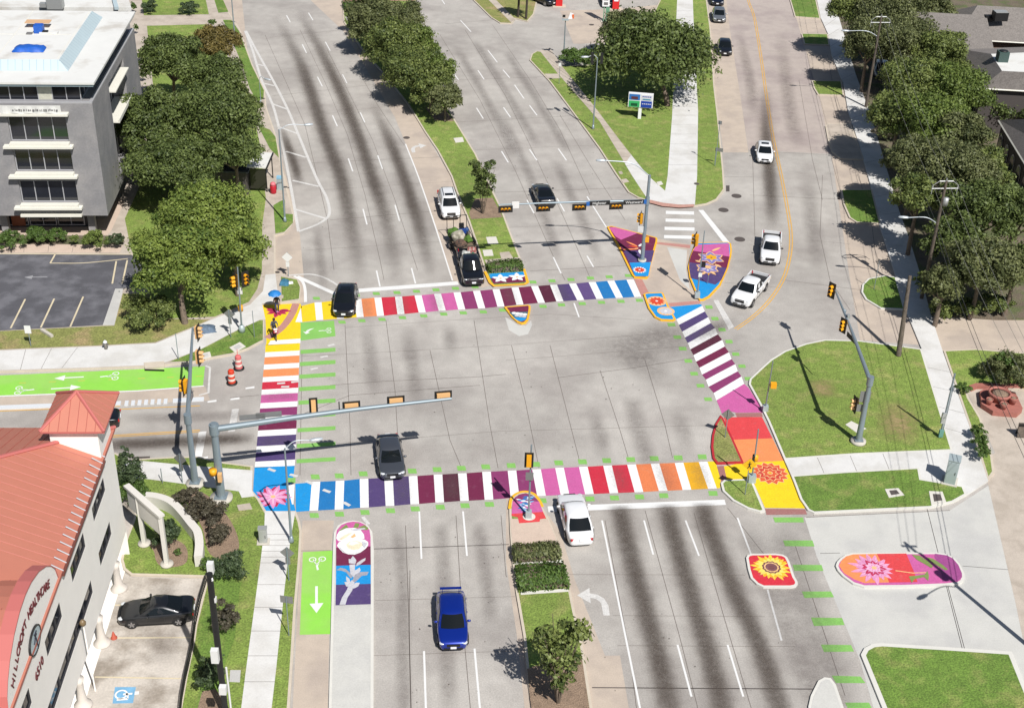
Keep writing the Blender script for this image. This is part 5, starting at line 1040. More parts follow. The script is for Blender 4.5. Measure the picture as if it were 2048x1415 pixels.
# things on that roof
def oloc(x, y, z): return ob.matrix_basis@Vector((x, y, z))
def roofpt(px): g_ = gp(*px, 15.71); return g_
TARP = mat('blue_tarpaulin', P(36, 98, 196), .5, fine=.12, fs=6)
bm_ = MB()
def crumple(name, c, sx, sy, h, m, label, cat, group=None, rz=0, seed=1, z=0):
    R = random.Random(seed); nx, ny = 12, 7; vs = []
    for j in range(ny):
        for i in range(nx):
            u, v = i/(nx-1)*2-1, j/(ny-1)*2-1; e = max(0, 1-max(abs(u), abs(v))**6); vs.append((u*sx*(1+.08*R.uniform(-1, 1)), v*sy*(1+.08*R.uniform(-1, 1)), h*e*(.82+.1*math.sin(i*.9+j*.7)+R.uniform(-.1, .1))+.01))
    b = MB(); b.add(vs, [(j*nx+i, j*nx+i+1, (j+1)*nx+i+1, (j+1)*nx+i) for j in range(ny-1) for i in range(nx-1)], m, True); o = b.build(name, None, c, rz); T(o, label, cat, group); return o
crumple('tarpaulin', roofpt((59, 100)), 1.35, .7, .45, TARP, 'blue tarpaulin bundle lying at the front of the grey office roof', 'tarpaulin', None, a)
o = MB(); o.box((0, 0, .35), (.8, .7, .7), TARP); o.box((0, 0, .72), (.7, .6, .06), TARP); T(o.build('blue_crate', None, roofpt((79, 65)), a), 'small blue crate beside the brown board on the office roof', 'crate')
o = MB(); o.box((0, 0, .5), (2.2, 1.0, .05), mat('plywood', P(220, 178, 136), .8, fine=.08)); o.box((0, 0, .24), (.6, .5, .46), CREAM); T(o.build('plywood_board', None, roofpt((78, 54)), a), 'tan plywood board on the white office roof', 'board')
o = MB(); o.box((0, 0, .06), (.5, .4, .1), MATS['faded_ink']); T(o.build('roof_hatch', None, roofpt((59, 68)), a), 'small dark square roof hatch left of the blue crate', 'hatch')
o = MB(); o.box((0, 0, .08), (1.6, .5, .12), ROOFW); o.box((-.3, 0, .2), (.5, .3, .12), BLK); T(o.build('roof_duct', None, roofpt((98, 67)), a), 'low white roof duct right of the blue crate', 'duct')
# ---- white-roofed block behind
oc = gp(200, 10, 0); ow = empty('office_building', (oc.x-8, oc.y+6, 0)); T(ow, 'white roofed office block behind the grey one at the top left', 'building')
RP = [gp(x, y, 13.6)-ow.location for x, y in ((-260, 20), (263, 21), (256, 0), (244, -40), (-260, -50))]
for p_ in RP: p_.z = 0
b = MB(); b.slab(inset(RP, .3), 0, 13.5, STUC); b.build('wall', ow)
b = MB(); b.slab(RP, 13.52, 13.9, ROOFW); e_ = [gp(x, y, 13.9)-ow.location for x, y in ((229, 20), (238, 20), (232, 0), (224, 0))]; b.slab([Vector((v.x, v.y, 0)) for v in e_], 13.903, 14.2, MANS); b.build('roof', ow)
GALV = mat('galvanised', P(200, 202, 200), .5, .5, fine=.05)
o = MB(); o.box((0, 0, .55), (1.5, 1.1, 1.1), GALV); o.box((-1.1, 0, .3), (.8, .6, .4), GALV); o.lathe((.2, 0, 1.1), [(.35, 0), (.35, .06), (.001, .06)], BLK, 14); T(o.build('air_conditioner', None, gp(112, 16, 13.9), a), 'grey rooftop air conditioner on the rear white roof', 'air conditioner')
# ---- clinic with the red metal roof
RED = mat('red_standing_seam', P(206, 132, 111), .55, .1, var=.03, vs=1, fine=.03); REDS = mat('red_seam', P(188, 108, 96), .6); REDD = mat('red_coping', P(204, 116, 110), .6)
CRW = mat('cream_stucco', P(244, 240, 234, .98), .9, var=.025, vs=1, fine=.04); RLET = mat('dark_red_letters', P(104, 30, 40), .6)
HB = empty('clinic_building', (-23.538, 64.722, 0), math.atan2(.061, .998)); T(HB, 'cream clinic building with a red metal roof, corner tower and curved gable', 'building')
def hl(x, y, z): return HB.matrix_basis@Vector((x, y, z))
mat('dark_timber_frame', (.04, .04, .045), .5)
HS = [(-5.57, -2.62, 7.3, 8.25), (-10.68, -7.68, 7.3, 8.3), (-16.05, -13.1, 7.15, 8.15), (-22.0, -19.07, 7.15, 8.15), (-5.72, -2.78, 4.2, 5.15), (-26, -7.8, 4.1, 5.0), (-29.5, -26.6, 7.15, 8.15)]
b = MB(); wallholes(b, 'x', 0, -32, .2, 2.0, 9.2, HS, CRW, .1)
b.add([(0, .2, 0), (-2.7, .2, 0), (-2.7, .2, 11.45), (0, .2, 11.45)], [(0, 1, 2, 3)], CRW); b.add([(-22, .2, 0), (-2.7, .2, 0), (-2.7, .2, 9.2), (-22, .2, 9.2)], [(0, 3, 2, 1)], CRW)
b.add([(0, -32, 2), (0, .2, 2), (-1.2, .2, 2), (-1.2, -32, 2)], [(0, 1, 2, 3)], CRW)
b.add([(0, -2.4, 9.2), (0, .2, 9.2), (0, .2, 11.45), (0, -2.4, 11.45)], [(0, 1, 2, 3)], CRW); b.add([(0, -2.4, 9.2), (0, -2.4, 11.45), (-2.7, -2.4, 11.45), (-2.7, -2.4, 9.2)], [(0, 1, 2, 3)], CRW); b.add([(-2.7, -2.4, 9.2), (-2.7, -2.4, 11.45), (-2.7, .2, 11.45), (-2.7, .2, 9.2)], [(0, 1, 2, 3)], CRW)
b.build('wall', HB)
for h in HS: window(HB, 'x', 0, h[0], h[1], h[2], h[3], 3 if h[1]-h[0] < 5 else 10, .09, fm=MATS['dark_timber_frame'])
b = MB(); bx(b, -1.3, -1.2, -32, .1, .02, 2, mat('shopfront', P(74, 92, 96), .3, col2=P(210, 214, 210), c2s=1.6, c2lo=.5, c2hi=.56)); bx(b, -1.2, -.02, -32, .15, .01, .02, CRW); b.build('shopfront', HB)
for y in (-2.9, -7.6, -12.4, -17.2):
    b = MB(); b.lathe((-.05, y, 0), [(.5, 0), (.5, .1), (.4, .14), (.26, .5), (.2, 1.2), (.22, 1.7), (.3, 2.02)], mat('column_render', P(222, 214, 204), .9, fine=.04), 14); b.build('column', HB)
# main hipped roof
def eplane(x): return 9.38+.46*(.12-x)
def nz(y): return 9.38+.36*(.75-y)
rx = -9.0; rz = eplane(rx); ry = .75-(rz-9.38)/.36
b = MB(); b.add([(.12, -32, 9.38), (.12, .75, 9.38), (rx, ry, rz), (rx, -32, rz)], [(0, 1, 2, 3)], RED)
b.add([(.12, .75, 9.38), (-22, .75, 9.38), (-22, ry, rz), (rx, ry, rz)], [(0, 1, 2, 3)], RED)
b.add([(rx, ry, rz), (-22, ry, rz), (-22, -32, rz), (rx, -32, rz)], [(0, 1, 2, 3)], RED); b.add([(.12, -32, 9.2), (.12, .75, 9.2), (.12, .75, 9.38), (.12, -32, 9.38)], [(0, 1, 2, 3)], REDS); b.add([(.12, .75, 9.2), (-22, .75, 9.2), (-22, .75, 9.38), (.12, .75, 9.38)], [(0, 1, 2, 3)], REDS)
def seam(p, q): b.tube([p, q], .02, REDS, 4, False, False)
y = .3
while y > -32:
    xe = rx
    if y > ry: xe = .12-((.75-y)*.36)/.46
    if not (-22.3 < y < -12.4): seam((.1, y, 9.4), (xe, y, eplane(xe)+.02))
    else: seam((-3.5, y, eplane(-3.5)+.02), (rx, y, rz+.02))
    y -= .62
x = -.8
while x > -22:
    ye = ry if x < rx else .75-((.12-x)*.46)/.36
    seam((x, .73, 9.4), (x, ye, nz(ye)+.02)); x -= .62
b.tube([(.12, .75, 9.42), (rx, ry, rz+.03)], .12, REDD, 6, True, False)
b.build('roof', HB)
for k in range(17):
    y = -2.2-k*.62; b = MB(); b.tube([(.15, y, 9.36), (-.42, y, 9.75)], .045, MUL, 5); b.build('snow_guard', HB)
b = MB(); bx(b, .125, .25, -12.4, -2.5, 9.22, 9.36, mat('brown_gutter', P(120, 70, 60), .6)); b.build('gutter', HB)
# tower roof
tcx, tcy = -1.3, -.75; cw = hl(tcx, tcy, 0); za = 12.0
while pj((cw.x, cw.y, za))[1] > 784 and za < 16: za += .05
b = MB(); E = [(.5, -2.75), (.5, 1.25), (-3.1, 1.25), (-3.1, -2.75)]
b.add([(x, y, 11.5) for x, y in E]+[(tcx, tcy, za)], [(0, 1, 4), (1, 2, 4), (2, 3, 4), (3, 0, 4), (3, 2, 1, 0)], RED)
for i in range(4):
    p, q = E[i], E[(i+1) % 4]; b.add([(p[0], p[1], 11.38), (q[0], q[1], 11.38), (q[0], q[1], 11.5), (p[0], p[1], 11.5)], [(0, 1, 2, 3)], REDD)
    b.tube([(p[0], p[1], 11.52), (tcx, tcy, za+.02)], .1, REDD, 6, True, False)
    for k in range(1, 7):
        t_ = k/7; e_ = (lerp(p[0], q[0], t_), lerp(p[1], q[1], t_)); s_ = 1-abs(2*t_-1); seam((e_[0], e_[1], 11.52), (lerp(e_[0], tcx+(e_[0]-(p[0]+q[0])/2)*(1-s_) if 0 else tcx+(e_[0]-(p[0]+q[0])/2 if abs(p[1]-q[1]) < .1 else 0), s_ if 1 else 1), lerp(e_[1], tcy+(e_[1]-(p[1]+q[1])/2 if abs(p[0]-q[0]) < .1 else 0), s_), lerp(11.52, za, s_)))
b.build('tower_roof', HB)
# curved gable
prof = [(-12.63, 9.04), (-12.8, 9.62), (-12.96, 10.19), (-13.42, 10.77), (-14.07, 11.33), (-15.15, 11.91), (-16.32, 12.26), (-17.35, 12.36)]
prof = prof+[(-34.7-y, z) for y, z in prof[:-1][::-1]]
b = MB(); n = len(prof)
fr_ = [(0, y, z) for y, z in prof]+[(0, prof[-1][0], 8.9), (0, prof[0][0], 8.9)]; tri = geometry.tessellate_polygon([[Vector((p[1], p[2], 0)) for p in fr_]])
for X, fl in ((.03, 1), (-.45, -1)):
    for t_ in tri:
        pts = [(X, fr_[i][1], fr_[i][2]) for i in t_]; A = (Vector(pts[1])-Vector(pts[0])).cross(Vector(pts[2])-Vector(pts[0])).x
        b.add(pts if A*fl > 0 else pts[::-1], [(0, 1, 2)], CRW)
b.build('gable', HB)
b = MB()
for i in range(n-1):
    p, q = prof[i], prof[i+1]; b.add([(.07, p[0], p[1]+.05), (.07, q[0], q[1]+.05), (-.6, q[0], q[1]+.05), (-.6, p[0], p[1]+.05)], [(0, 3, 2, 1)], REDD); b.add([(.07, p[0], p[1]+.05), (.07, q[0], q[1]+.05), (.07, q[0], q[1]-.03), (.07, p[0], p[1]-.03)], [(0, 1, 2, 3)], REDD)
b.build('gable_coping', HB)
b = MB()
for i in range(2, n-3):
    p, q = prof[i], prof[i+1]; b.add([(-.6, p[0], p[1]-.9), (-.6, q[0], q[1]-.9), (-9, q[0], q[1]-.9), (-9, p[0], p[1]-.9)], [(0, 3, 2, 1)], RED)
for k in range(13): seam((-1.2-k*.62, -17.35, 11.48), (-1.2-k*.62, -14.07, 10.45))
b.build('gable_roof', HB)
b = MB(); b.lathe((-3.2, -19.2, 11.4), [(.32, 0), (.32, .5), (.26, .62), (.001, .64)], RED, 14); b.build('roof_vent', HB)
# lettering
def text_obj(name, s, size, m, M, parent=None, depth=.02, spacing=1.0):
    cu = bpy.data.curves.new(name, 'FONT'); cu.body = s; cu.size = size; cu.extrude = depth; cu.align_x = 'CENTER'; cu.align_y = 'CENTER'; cu.space_character = spacing
    o = bpy.data.objects.new(name, cu); sc.collection.objects.link(o); bpy.context.view_layer.update()
    me = bpy.data.meshes.new_from_object(o.evaluated_get(bpy.context.evaluated_depsgraph_get())); bpy.data.objects.remove(o); bpy.data.curves.remove(cu)
    me.name = name; me.materials.clear(); me.materials.append(m); o = bpy.data.objects.new(name, me); sc.collection.objects.link(o)
    if parent is not None: o.parent = parent
    o.matrix_local = M; return o
arc = catmull([Vector((y, z, 0)) for y, z in ((-20.76, 10.11), (-19.35, 10.85), (-18.0, 11.15), (-17.0, 11.13), (-15.63, 10.83), (-14.22, 10.27))], n=10)
cum = [0]
for i in range(len(arc)-1): cum.append(cum[-1]+(arc[i+1]-arc[i]).length)
word = 'HILLCROFT HEALTHCARE'; letters = []
for i, ch in enumerate(word):
    if ch == ' ': continue
    s_ = cum[-1]*i/(len(word)-1); k = max(j for j in range(len(cum)) if cum[j] <= s_+1e-6); k = min(k, len(arc)-2); f_ = (s_-cum[k])/(cum[k+1]-cum[k]); p = arc[k].lerp(arc[k+1], f_); d = arc[k+1]-arc[k]; an = math.atan2(d.y, d.x)
    M = Matrix.Translation((.06, p.x, p.y))@Matrix(((0, 0, 1, 0), (1, 0, 0, 0), (0, 1, 0, 0), (0, 0, 0, 1)))@Matrix.Rotation(an, 4, 'Z'); letters.append(text_obj('letter', ch, .64, RLET, M, HB))
M = Matrix.Translation((.04, -17.45, 7.75))@Matrix(((0, 0, 1, 0), (1, 0, 0, 0), (0, 1, 0, 0), (0, 0, 0, 1)))
num = text_obj('street_number', '6510', .7, RLET, M, HB)
def join_to(name, objs, parent):
    b = MB()
    for o in objs:
        M = o.matrix_local; me = o.data; b.add([M@v.co for v in me.vertices], [tuple(p.vertices) for p in me.polygons], me.materials[0])
    for o in objs: me = o.data; bpy.data.objects.remove(o); bpy.data.meshes.remove(me)
    return b.build(name, parent)
join_to('lettering', letters, HB)
b = MB(); MX = Matrix.Rotation(math.pi/2, 3, 'Y')@Matrix.Diagonal((.78, 1.12, 1)); b.lathe((.05, -17.4, 9.55), [(.74, 0), (.74, .06), (.001, .07)], mat('logo_glass', P(196, 214, 222), .3, spec=.7), 28, False, MX); lg = b.build('logo_sign', HB)
b = MB(); b.lathe((.05, -17.4, 9.55), [(.74, -.02), (.82, -.02), (.82, .08), (.74, .08)], BLK, 28, False, MX, False); b.build('logo_rim', lg)
b = MB(); INKD = mat('logo_ink', P(50, 52, 64), .6)
for p in (((-17.5, 10.0), (-17.35, 9.7)), ((-17.35, 9.7), (-17.3, 9.2)), ((-17.5, 9.75), (-17.2, 9.82)), ((-17.7, 9.55), (-17.45, 9.75)), ((-17.45, 9.9), (-17.15, 9.95)), ((-17.3, 9.2), (-17.25, 9.0))): b.tube([(.14, *p[0]), (.14, *p[1])], .035, INKD, 4)
b.build('logo_emblem', lg)
# pole mast on the clinic wall and twin bollards
b = MB(); b.tube([hl(.35, -11.3, 0), hl(.35, -11.3, 4.9)], .05, CRW, 8); o = b.build('lamp_post'); T(o, 'thin cream post with a round lamp beside the clinic wall', 'post')
b = MB(); b.lathe(hl(.35, -11.3, 4.9), [(.001, -.1), (.16, 0), (.18, .15), (.1, .3), (.001, .34)], mat('bronze_glass', P(130, 110, 80), .4), 10); q = b.build('lamp_head'); q.parent = o
b = MB(); c = gp(228, 1275, .004); b.lathe(c, [(.2, 0), (.2, .03), (.16, .03), (.03, .5), (.001, .5)], mat('faded_cone', P(186, 88, 66), .7), 12); T(b.build('traffic_cone'), 'faded orange cone beside the foot of the clinic column', 'traffic cone')
# ---- houses at the top right
SHNG = mat('dark_shingle', P(136, 130, 126), .9, var=.08, vs=1.5, fine=.22, fs=7); SHN2 = mat('grey_shingle', P(134, 128, 123), .9, var=.08, vs=1.5, fine=.22, fs=7); WBR = mat('brown_brick', P(130, 104, 84), .9, fine=.2, fs=8); DWALL = mat('dark_timber', P(84, 78, 76), .85, fine=.15)
def gable_house(name, A, B, width, ze, zr, rm, label, wall=WBR, cat='house', hip=0.0, extra=None):
    """ridge runs from picture point A to B (taken at the ridge height)"""
    p, q = gp(*A, zr), gp(*B, zr); c = (p+q)/2; d = q-p; L = d.length; rz = math.atan2(d.y, d.x)
    o = empty(name, (c.x, c.y, 0), rz); T(o, label, cat); hw_ = width/2; x0, x1 = -L/2, L/2
    b = MB(); bx(b, x0+.4, x1-.4, -hw_+.5, hw_-.5, 0, ze, wall)
    if hip == 0:
        for x, f in ((x0+.4, -1), (x1-.4, 1)): b.add([(x, -hw_+.5, ze), (x, hw_-.5, ze), (x, 0, zr-.2)], [(0, 1, 2) if f > 0 else (0, 2, 1)], wall)
    b.build('wall', o); r = MB(); y0 = ze-.1
    V_ = [(x0, -hw_, y0), (x1, -hw_, y0), (x1, hw_, y0), (x0, hw_, y0), (x0+hip, 0, zr), (x1-hip, 0, zr)]
    r.add(V_, [(0, 1, 5, 4), (2, 3, 4, 5), (1, 2, 5), (3, 0, 4)], rm)
    r.build('roof', o)
    e = MB()
    for a_, c_ in ((0, 1), (1, 2), (2, 3), (3, 0)): e.tube([Vector(V_[a_])-Vector((0, 0, .07)), Vector(V_[c_])-Vector((0, 0, .07))], .09, CREAM, 4, True, False)
    e.build('fascia', o); return o, x0, x1, hw_
h1, x0, x1, hw_ = gable_house('house', (1905, 8), (2120, 20), 10, 5.6, 8.2, SHN2, 'brick house with grey shingle roof and white framed window at the top right', hip=3)
b = MB(); bx(b, -12, -3, -9.2, -4.2, 0, 5.2, WBR); b.build('wing', h1)
b = MB(); b.add([(-12.4, -9.7, 5.1), (-2.6, -9.7, 5.1), (-2.6, -2, 7.6), (-12.4, -2, 7.6)], [(0, 1, 2, 3)], SHN2); b.build('wing_roof', h1)
wn = MB(); bx(wn, -9.6, -7.0, -9.27, -9.21, 3.2, 4.6, CREAM); w1 = wn.build('window', h1); g_ = MB()
for k in range(2): bx(g_, -9.5+k*1.3, -8.4+k*1.3, -9.3, -9.28, 3.3, 4.5, WINB)
g_.build('pane', w1); sh_ = MB(); bx(sh_, -10.1, -9.62, -9.28, -9.21, 3.1, 4.7, DWALL); sh_.build('shutter', h1)
o = MB(); o.box((0, 0, .5), (1.6, 1.2, 1.0), BLK); o.box((0, 0, 1.03), (1.5, 1.1, .06), GALV); T(o.build('air_conditioner', None, gp(1998, 40, 7.4), .1), 'dark rooftop air conditioner with a pale lid on the grey shingle roof', 'air conditioner')
o = MB(); o.box((0, 0, .35), (1.0, .6, .7), BLK); T(o.build('roof_vent_box', None, gp(1976, 42, 7.0), .1), 'small black vent box left of the pale lidded air conditioner', 'vent')
def flatplus(name, pts, z, zr, inner, label):
    P_ = [gp(*p, z) for p in pts]; c = sum(P_, Vector())/len(P_); o = empty(name, (c.x, c.y, 0)); T(o, label, 'house'); L_ = [p-Vector((c.x, c.y, 0)) for p in P_]
    b = MB(); W_ = [Vector((p.x*.95, p.y*.95, 0)) for p in L_]; b.slab(W_, 0, z-.1, DWALL); b.build('wall', o)
    Q = [gp(*p, zr)-Vector((c.x, c.y, 0)) for p in inner]; n = len(L_); r = MB(); r.add(L_+Q, [(i, (i+1) % n, n+(i+1) % n, n+i) for i in range(n)], SHNG); r.poly(Q, ROOFW); r.build('roof', o)
    e = MB()
    for i in range(n): e.tube([L_[i]-Vector((0, 0, .1)), L_[(i+1) % n]-Vector((0, 0, .1))], .1, CREAM, 4, True, False)
    e.build('fascia', o); return o, L_
h2, L2 = flatplus('house', [(1919, 98), (1962, 176), (2140, 186), (2120, 92)], 5.4, 7.4, [(1982, 108), (2004, 142), (2090, 146), (2076, 104)], 'dark shingled house with a white flat inner roof and arched windows')
o = MB(); o.box((0, 0, .55), (1.1, 1.1, 1.1), mat('green_unit', P(70, 92, 88), .6)); o.lathe((0, 0, 1.1), [(.45, 0), (.45, .08), (.001, .08)], BLK, 14); T(o.build('air_conditioner', None, gp(2003, 122, 7.4)), 'green air conditioner on the white inner roof of the dark house', 'air conditioner')
h3, L3 = flatplus('house', [(1998, 240), (2062, 345), (2250, 352), (2220, 236)], 5.2, 7.4, [(2060, 238), (2110, 300), (2220, 305), (2200, 236)], 'dark shingled house at the right edge with a row of arched windows')
def arches(h, L_, n):
    a_, c_ = L_[0], L_[1]; d = (c_-a_).normalized(); out = Vector((d.y, -d.x, 0)); M0 = Matrix(((d.x, out.x, 0), (d.y, out.y, 0), (0, 0, 1)))
    if (a_+c_).dot(out) < 0: out = -out
    for k in range(n):
        p = a_.lerp(c_, (k+.5)/n)*.955; pts = []; R = .75
        f = MB()
        for rr, mm, off in ((R, MATS['aluminium'], .06), (R-.14, WINB, .10)):
            P2 = [Vector((p.x, p.y, 0))+out*off+d*(rr*math.cos(t_))+Vector((0, 0, 3.2+rr*1.3*math.sin(t_))) for t_ in [math.pi*i/10 for i in range(11)]]; P2 = [Vector((p.x, p.y, 1.4))+out*off+d*rr]+P2+[Vector((p.x, p.y, 1.4))+out*off-d*rr]
            nrm = (P2[1]-P2[0]).cross(P2[-1]-P2[0]); f.ngon(P2 if nrm.dot(out) > 0 else P2[::-1], mm)
        f.build('window', h)
arches(h2, L2, 3); arches(h3, L3, 5)
# filling station canopy, its far part outside the picture
cn = gp(1138, -2, 0); FS = empty('fuel_canopy', (cn.x, cn.y+9, 0)); T(FS, 'dark edge of the filling station canopy at the top of the picture', 'canopy')
b = MB(); bx(b, -7, 13, -5, 6, 4.6, 5.3, ROOFW); b.build('roof', FS)
for x, y in ((-4, -2.5), (5, -2.5), (-4, 4), (5, 4)): b = MB(); bx(b, x-.2, x+.2, y-.2, y+.2, 0, 4.6, CREAM); b.build('column', FS)
for px, lab in (((1118, 13), 'red fuel pump left of the green price tower'), ((1231, 19), 'red fuel pump right of the green price tower')):
    c = gp(*px, .012); o = empty('fuel_pump', c); T(o, lab, 'fuel pump'); b = MB(); bx(b, -.45, .45, -.3, .3, .12, 1.9, mat('pump_red', P(222, 40, 44), .4)); b.build('cabinet', o); b = MB(); bx(b, -.3, .3, -.33, -.305, 1.2, 1.7, PLATE); b.build('display', o); b = MB(); bx(b, -.9, .9, -.6, .6, 0, .12, KERB); b.build('plinth', o)
# ================================================================ signals, lamps, signs, poles
STL = mat('galvanised_steel', P(150, 164, 172), .45, .35, var=.04, vs=2); SYEL = mat('signal_yellow', P(250, 176, 30), .5); SBLK = mat('signal_black', (.012, .012, .012), .6); SPAL = mat('signal_pale', P(240, 190, 130), .5)
LRED, LAMB, LGRN = mat('red_lens', (.16, .01, .01), .3), mat('amber_lens', (.2, .1, .01), .3), mat('green_lens', (.01, .12, .07), .3); CONCB = mat('footing_concrete', P(206, 200, 188), .9, fine=.08); SGN_Y = mat('sign_yellow', P(244, 190, 20), .5); SGN_B = mat('sign_back', P(150, 150, 150), .5, .4); SGN_W = mat('sign_white', P(236, 236, 234), .5); LAMPG = mat('lamp_grey', P(206, 214, 220), .4, .3); PWOOD = mat('pole_wood', P(104, 94, 84), .9, fine=.25, fs=5); CABW = mat('cabinet_steel', P(190, 204, 206), .5, .3)
def loc(o, p): return Vector(p)-o.location
def head(root, pos, face, horiz, back=True, name='signal_head', k=1.0, body=None, plate=True):
    """three lens traffic signal; face = horizontal direction it shines in"""
    f = Vector((face[0], face[1], 0)).normalized(); s = Vector((-f.y, f.x, 0)); up = ZV; p = loc(root, pos); ax = s if horiz else up; sx = up if horiz else s; body = body or SYEL
    M = Matrix(((f.x, ax.x, sx.x, p.x), (f.y, ax.y, sx.y, p.y), (f.z, ax.z, sx.z, p.z), (0, 0, 0, 1)))     # local x = face, y = along the row, z = across
    b = MB(); b.box((-.02, 0, 0), (.24*k, 1.02*k, .36*k), body, M)
    if plate: b.box((.1*k, 0, 0), (.03, 1.36*k, .68*k), SBLK, M)
    h = b.build(name, root)
    for j, m in zip((-1, 0, 1), (LRED, LAMB, LGRN)):
        v = MB(); n = 9; vs = []
        for x in (.12*k, .42*k):
            for i in range(n):
                a_ = -.35+(math.pi+.7)*i/(n-1); y_, z_ = .15*k*math.cos(a_), .15*k*math.sin(a_)
                if horiz: vs.append(M@Vector((x, j*.33*k+y_, z_)))
                else: vs.append(M@Vector((x, j*.33*k+z_, y_)))
        v.add(vs, [(i, i+1, n+i+1, n+i) for i in range(n-1)], body if plate else SBLK, True); v.build('visor', h)
        l_ = MB(); R = .13*k; l_.ngon([M@Vector((.12*k, j*.33*k+R*math.cos(q), R*math.sin(q))) for q in rng(12)], m); l_.build('lens', h)
    return h
def pole(root, top, r0, r1, name='pole', foot=.38, base=(0, 0, 0)):
    b = MB(); t_ = loc(root, top); b.tube([base, t_], [r0, r1], STL, 12); b.build(name, root)
    if foot: b = MB(); b.lathe((0, 0, -.02), [(foot, 0), (foot, .22), (.001, .22)], CONCB, 20); b.box((0, 0, .26), (foot*1.1, foot*1.1, .06), STL); b.build('footing', root)
def arm(root, p0, p1, r0, r1, sag=.0):
    a_, c_ = loc(root, p0), loc(root, p1); m = (a_+c_)/2+Vector((0, 0, sag)); b = MB(); b.tube(catmull([a_, m, c_], n=6), [lerp(r0, r1, i/12) for i in range(13)], STL, 12); b.tube([a_-Vector((0, 0, .35)), a_+Vector((0, 0, .35))], r0*1.5, STL, 12); b.build('mast_arm', root)
def lamp(root, p0, p1, r=.05, hl_=.8):
    a_, c_ = loc(root, p0), loc(root, p1); d = (c_-a_); b = MB(); b.tube(catmull([a_, a_+d*.4+Vector((0, 0, max(.2, d.z*.25+.25))), c_], n=5), r, LAMPG, 8); b.build('lamp_arm', root)
    dn = Vector((d.x, d.y, 0)).normalized(); s = Vector((-dn.y, dn.x, 0)); M = Matrix(((dn.x, s.x, 0, c_.x), (dn.y, s.y, 0, c_.y), (0, 0, 1, c_.z), (0, 0, 0, 1))); b = MB()
    prof = [(-.1, .06, .05), (.05, .13, .1), (.35, .16, .12), (.65, .12, .09), (.75, .03, .03)]; n = 10; vs = [M@Vector((x*hl_/.75, w_*math.cos(q), h_*math.sin(q))) for x, w_, h_ in prof for q in rng(n)]
    b.add(vs, [(i*n+j, i*n+(j+1) % n, (i+1)*n+(j+1) % n, (i+1)*n+j) for i in range(4) for j in range(n)]+[tuple(range(n))[::-1], tuple(range(4*n, 5*n))], LAMPG, True); b.build('lamp_head', root)
def plate(root, pos, face, w_, h_, m, name='sign_plate', diamond=False, back=None, th=.03):
    f = Vector((face[0], face[1], 0)).normalized(); s = Vector((-f.y, f.x, 0)); p = loc(root, pos); b = MB()
    q = [Vector((0, -w_/2)) , Vector((0, 0))]
    P2 = [(-w_/2, -h_/2), (w_/2, -h_/2), (w_/2, h_/2), (-w_/2, h_/2)] if not diamond else [(0, -h_/2), (w_/2, 0), (0, h_/2), (-w_/2, 0)]
    F = [p+s*x+ZV*y+f*th/2 for x, y in P2]; B = [p+s*x+ZV*y-f*th/2 for x, y in P2]
    b.add(F, [(0, 1, 2, 3)], m); b.add(B, [(3, 2, 1, 0)], back or SGN_B)
    b.add(F+B, [(i, 4+i, 4+(i+1) % 4, (i+1) % 4) for i in range(4)], back or SGN_B); return b.build(name, root)
def thing(name, px, z, label, cat, group=None):
    g_ = gp(*px, z); o = empty(name, g_); T(o, label, cat, group); return o
SOUTH = (0, -1); NORTH = (0, 1); zk = Z1
GM = 'signal masts with long arms over the road'
# -- north-east mast
o = thing('signal_mast', (1284, 522), zk, 'tall steel signal mast on the painted triangle with a street lamp and street name blades', 'traffic signal', GM); pole(o, o.location+Vector((0, 0, 8.5-zk)), .19, .12)
jz = zk+hgt((1284, 522), (1293.5, 404), zk); j = Vector((o.location.x, o.location.y, jz)); tip = gp(997, 409.5, jz+.3); arm(o, j, tip, .13, .06, .05)
AF = Vector((-(tip-j).y, (tip-j).x, 0)).normalized(); AF = AF if AF.y < 0 else -AF
def onarm(x): t_ = (x-1293.5)/(997-1293.5); return j.lerp(tip, t_)
for x in (1010, 1084, 1155.5, 1229.5): head(o, onarm(x)+AF*.16-ZV*.32, AF, True, k=.92)
plate(o, onarm(1030)+AF*.1, AF, .62, .66, SGN_W)
for x, w_, tx, fl in ((1196, 1.9, 'Highstar', -1), (1266, 1.9, 'Westward', 1)):
    sp = plate(o, onarm(x)+AF*.12-ZV*.05, AF, w_, .42, SBLK, 'street_name_sign'); s = Vector((-AF.y, AF.x, 0)); c = loc(o, onarm(x)+AF*.15-ZV*.05)
    M = Matrix(((s.x, 0, AF.x, c.x), (s.y, 0, AF.y, c.y), (0, 1, 0, c.z), (0, 0, 0, 1))); tt = text_obj('name_text', tx, .36, SGN_W, M, sp, .005)
    bb = MB(); cc = c+s*fl*1.02; bb.box((0, 0, 0), (.3, .42, .02), mat('sign_blue', P(40, 104, 180), .5), Matrix(((s.x, 0, AF.x, cc.x), (s.y, 0, AF.y, cc.y), (0, 1, 0, cc.z), (0, 0, 0, 1)))); bb.build('sign_end', sp)
lamp(o, o.location+Vector((0, 0, 8.4-zk)), gp(1210, 321, 9.75), .05, .8)
head(o, gp(1283, 437, 4.2), (-.9, .25), False, k=.92); plate(o, gp(1281.5, 458, 3.5), (-.3, -1), .5, .62, SGN_W); b = MB(); b.box(loc(o, gp(1294, 479, 2.3)), (.34, .3, .42), SYEL); b.build('pedestrian_signal', o)
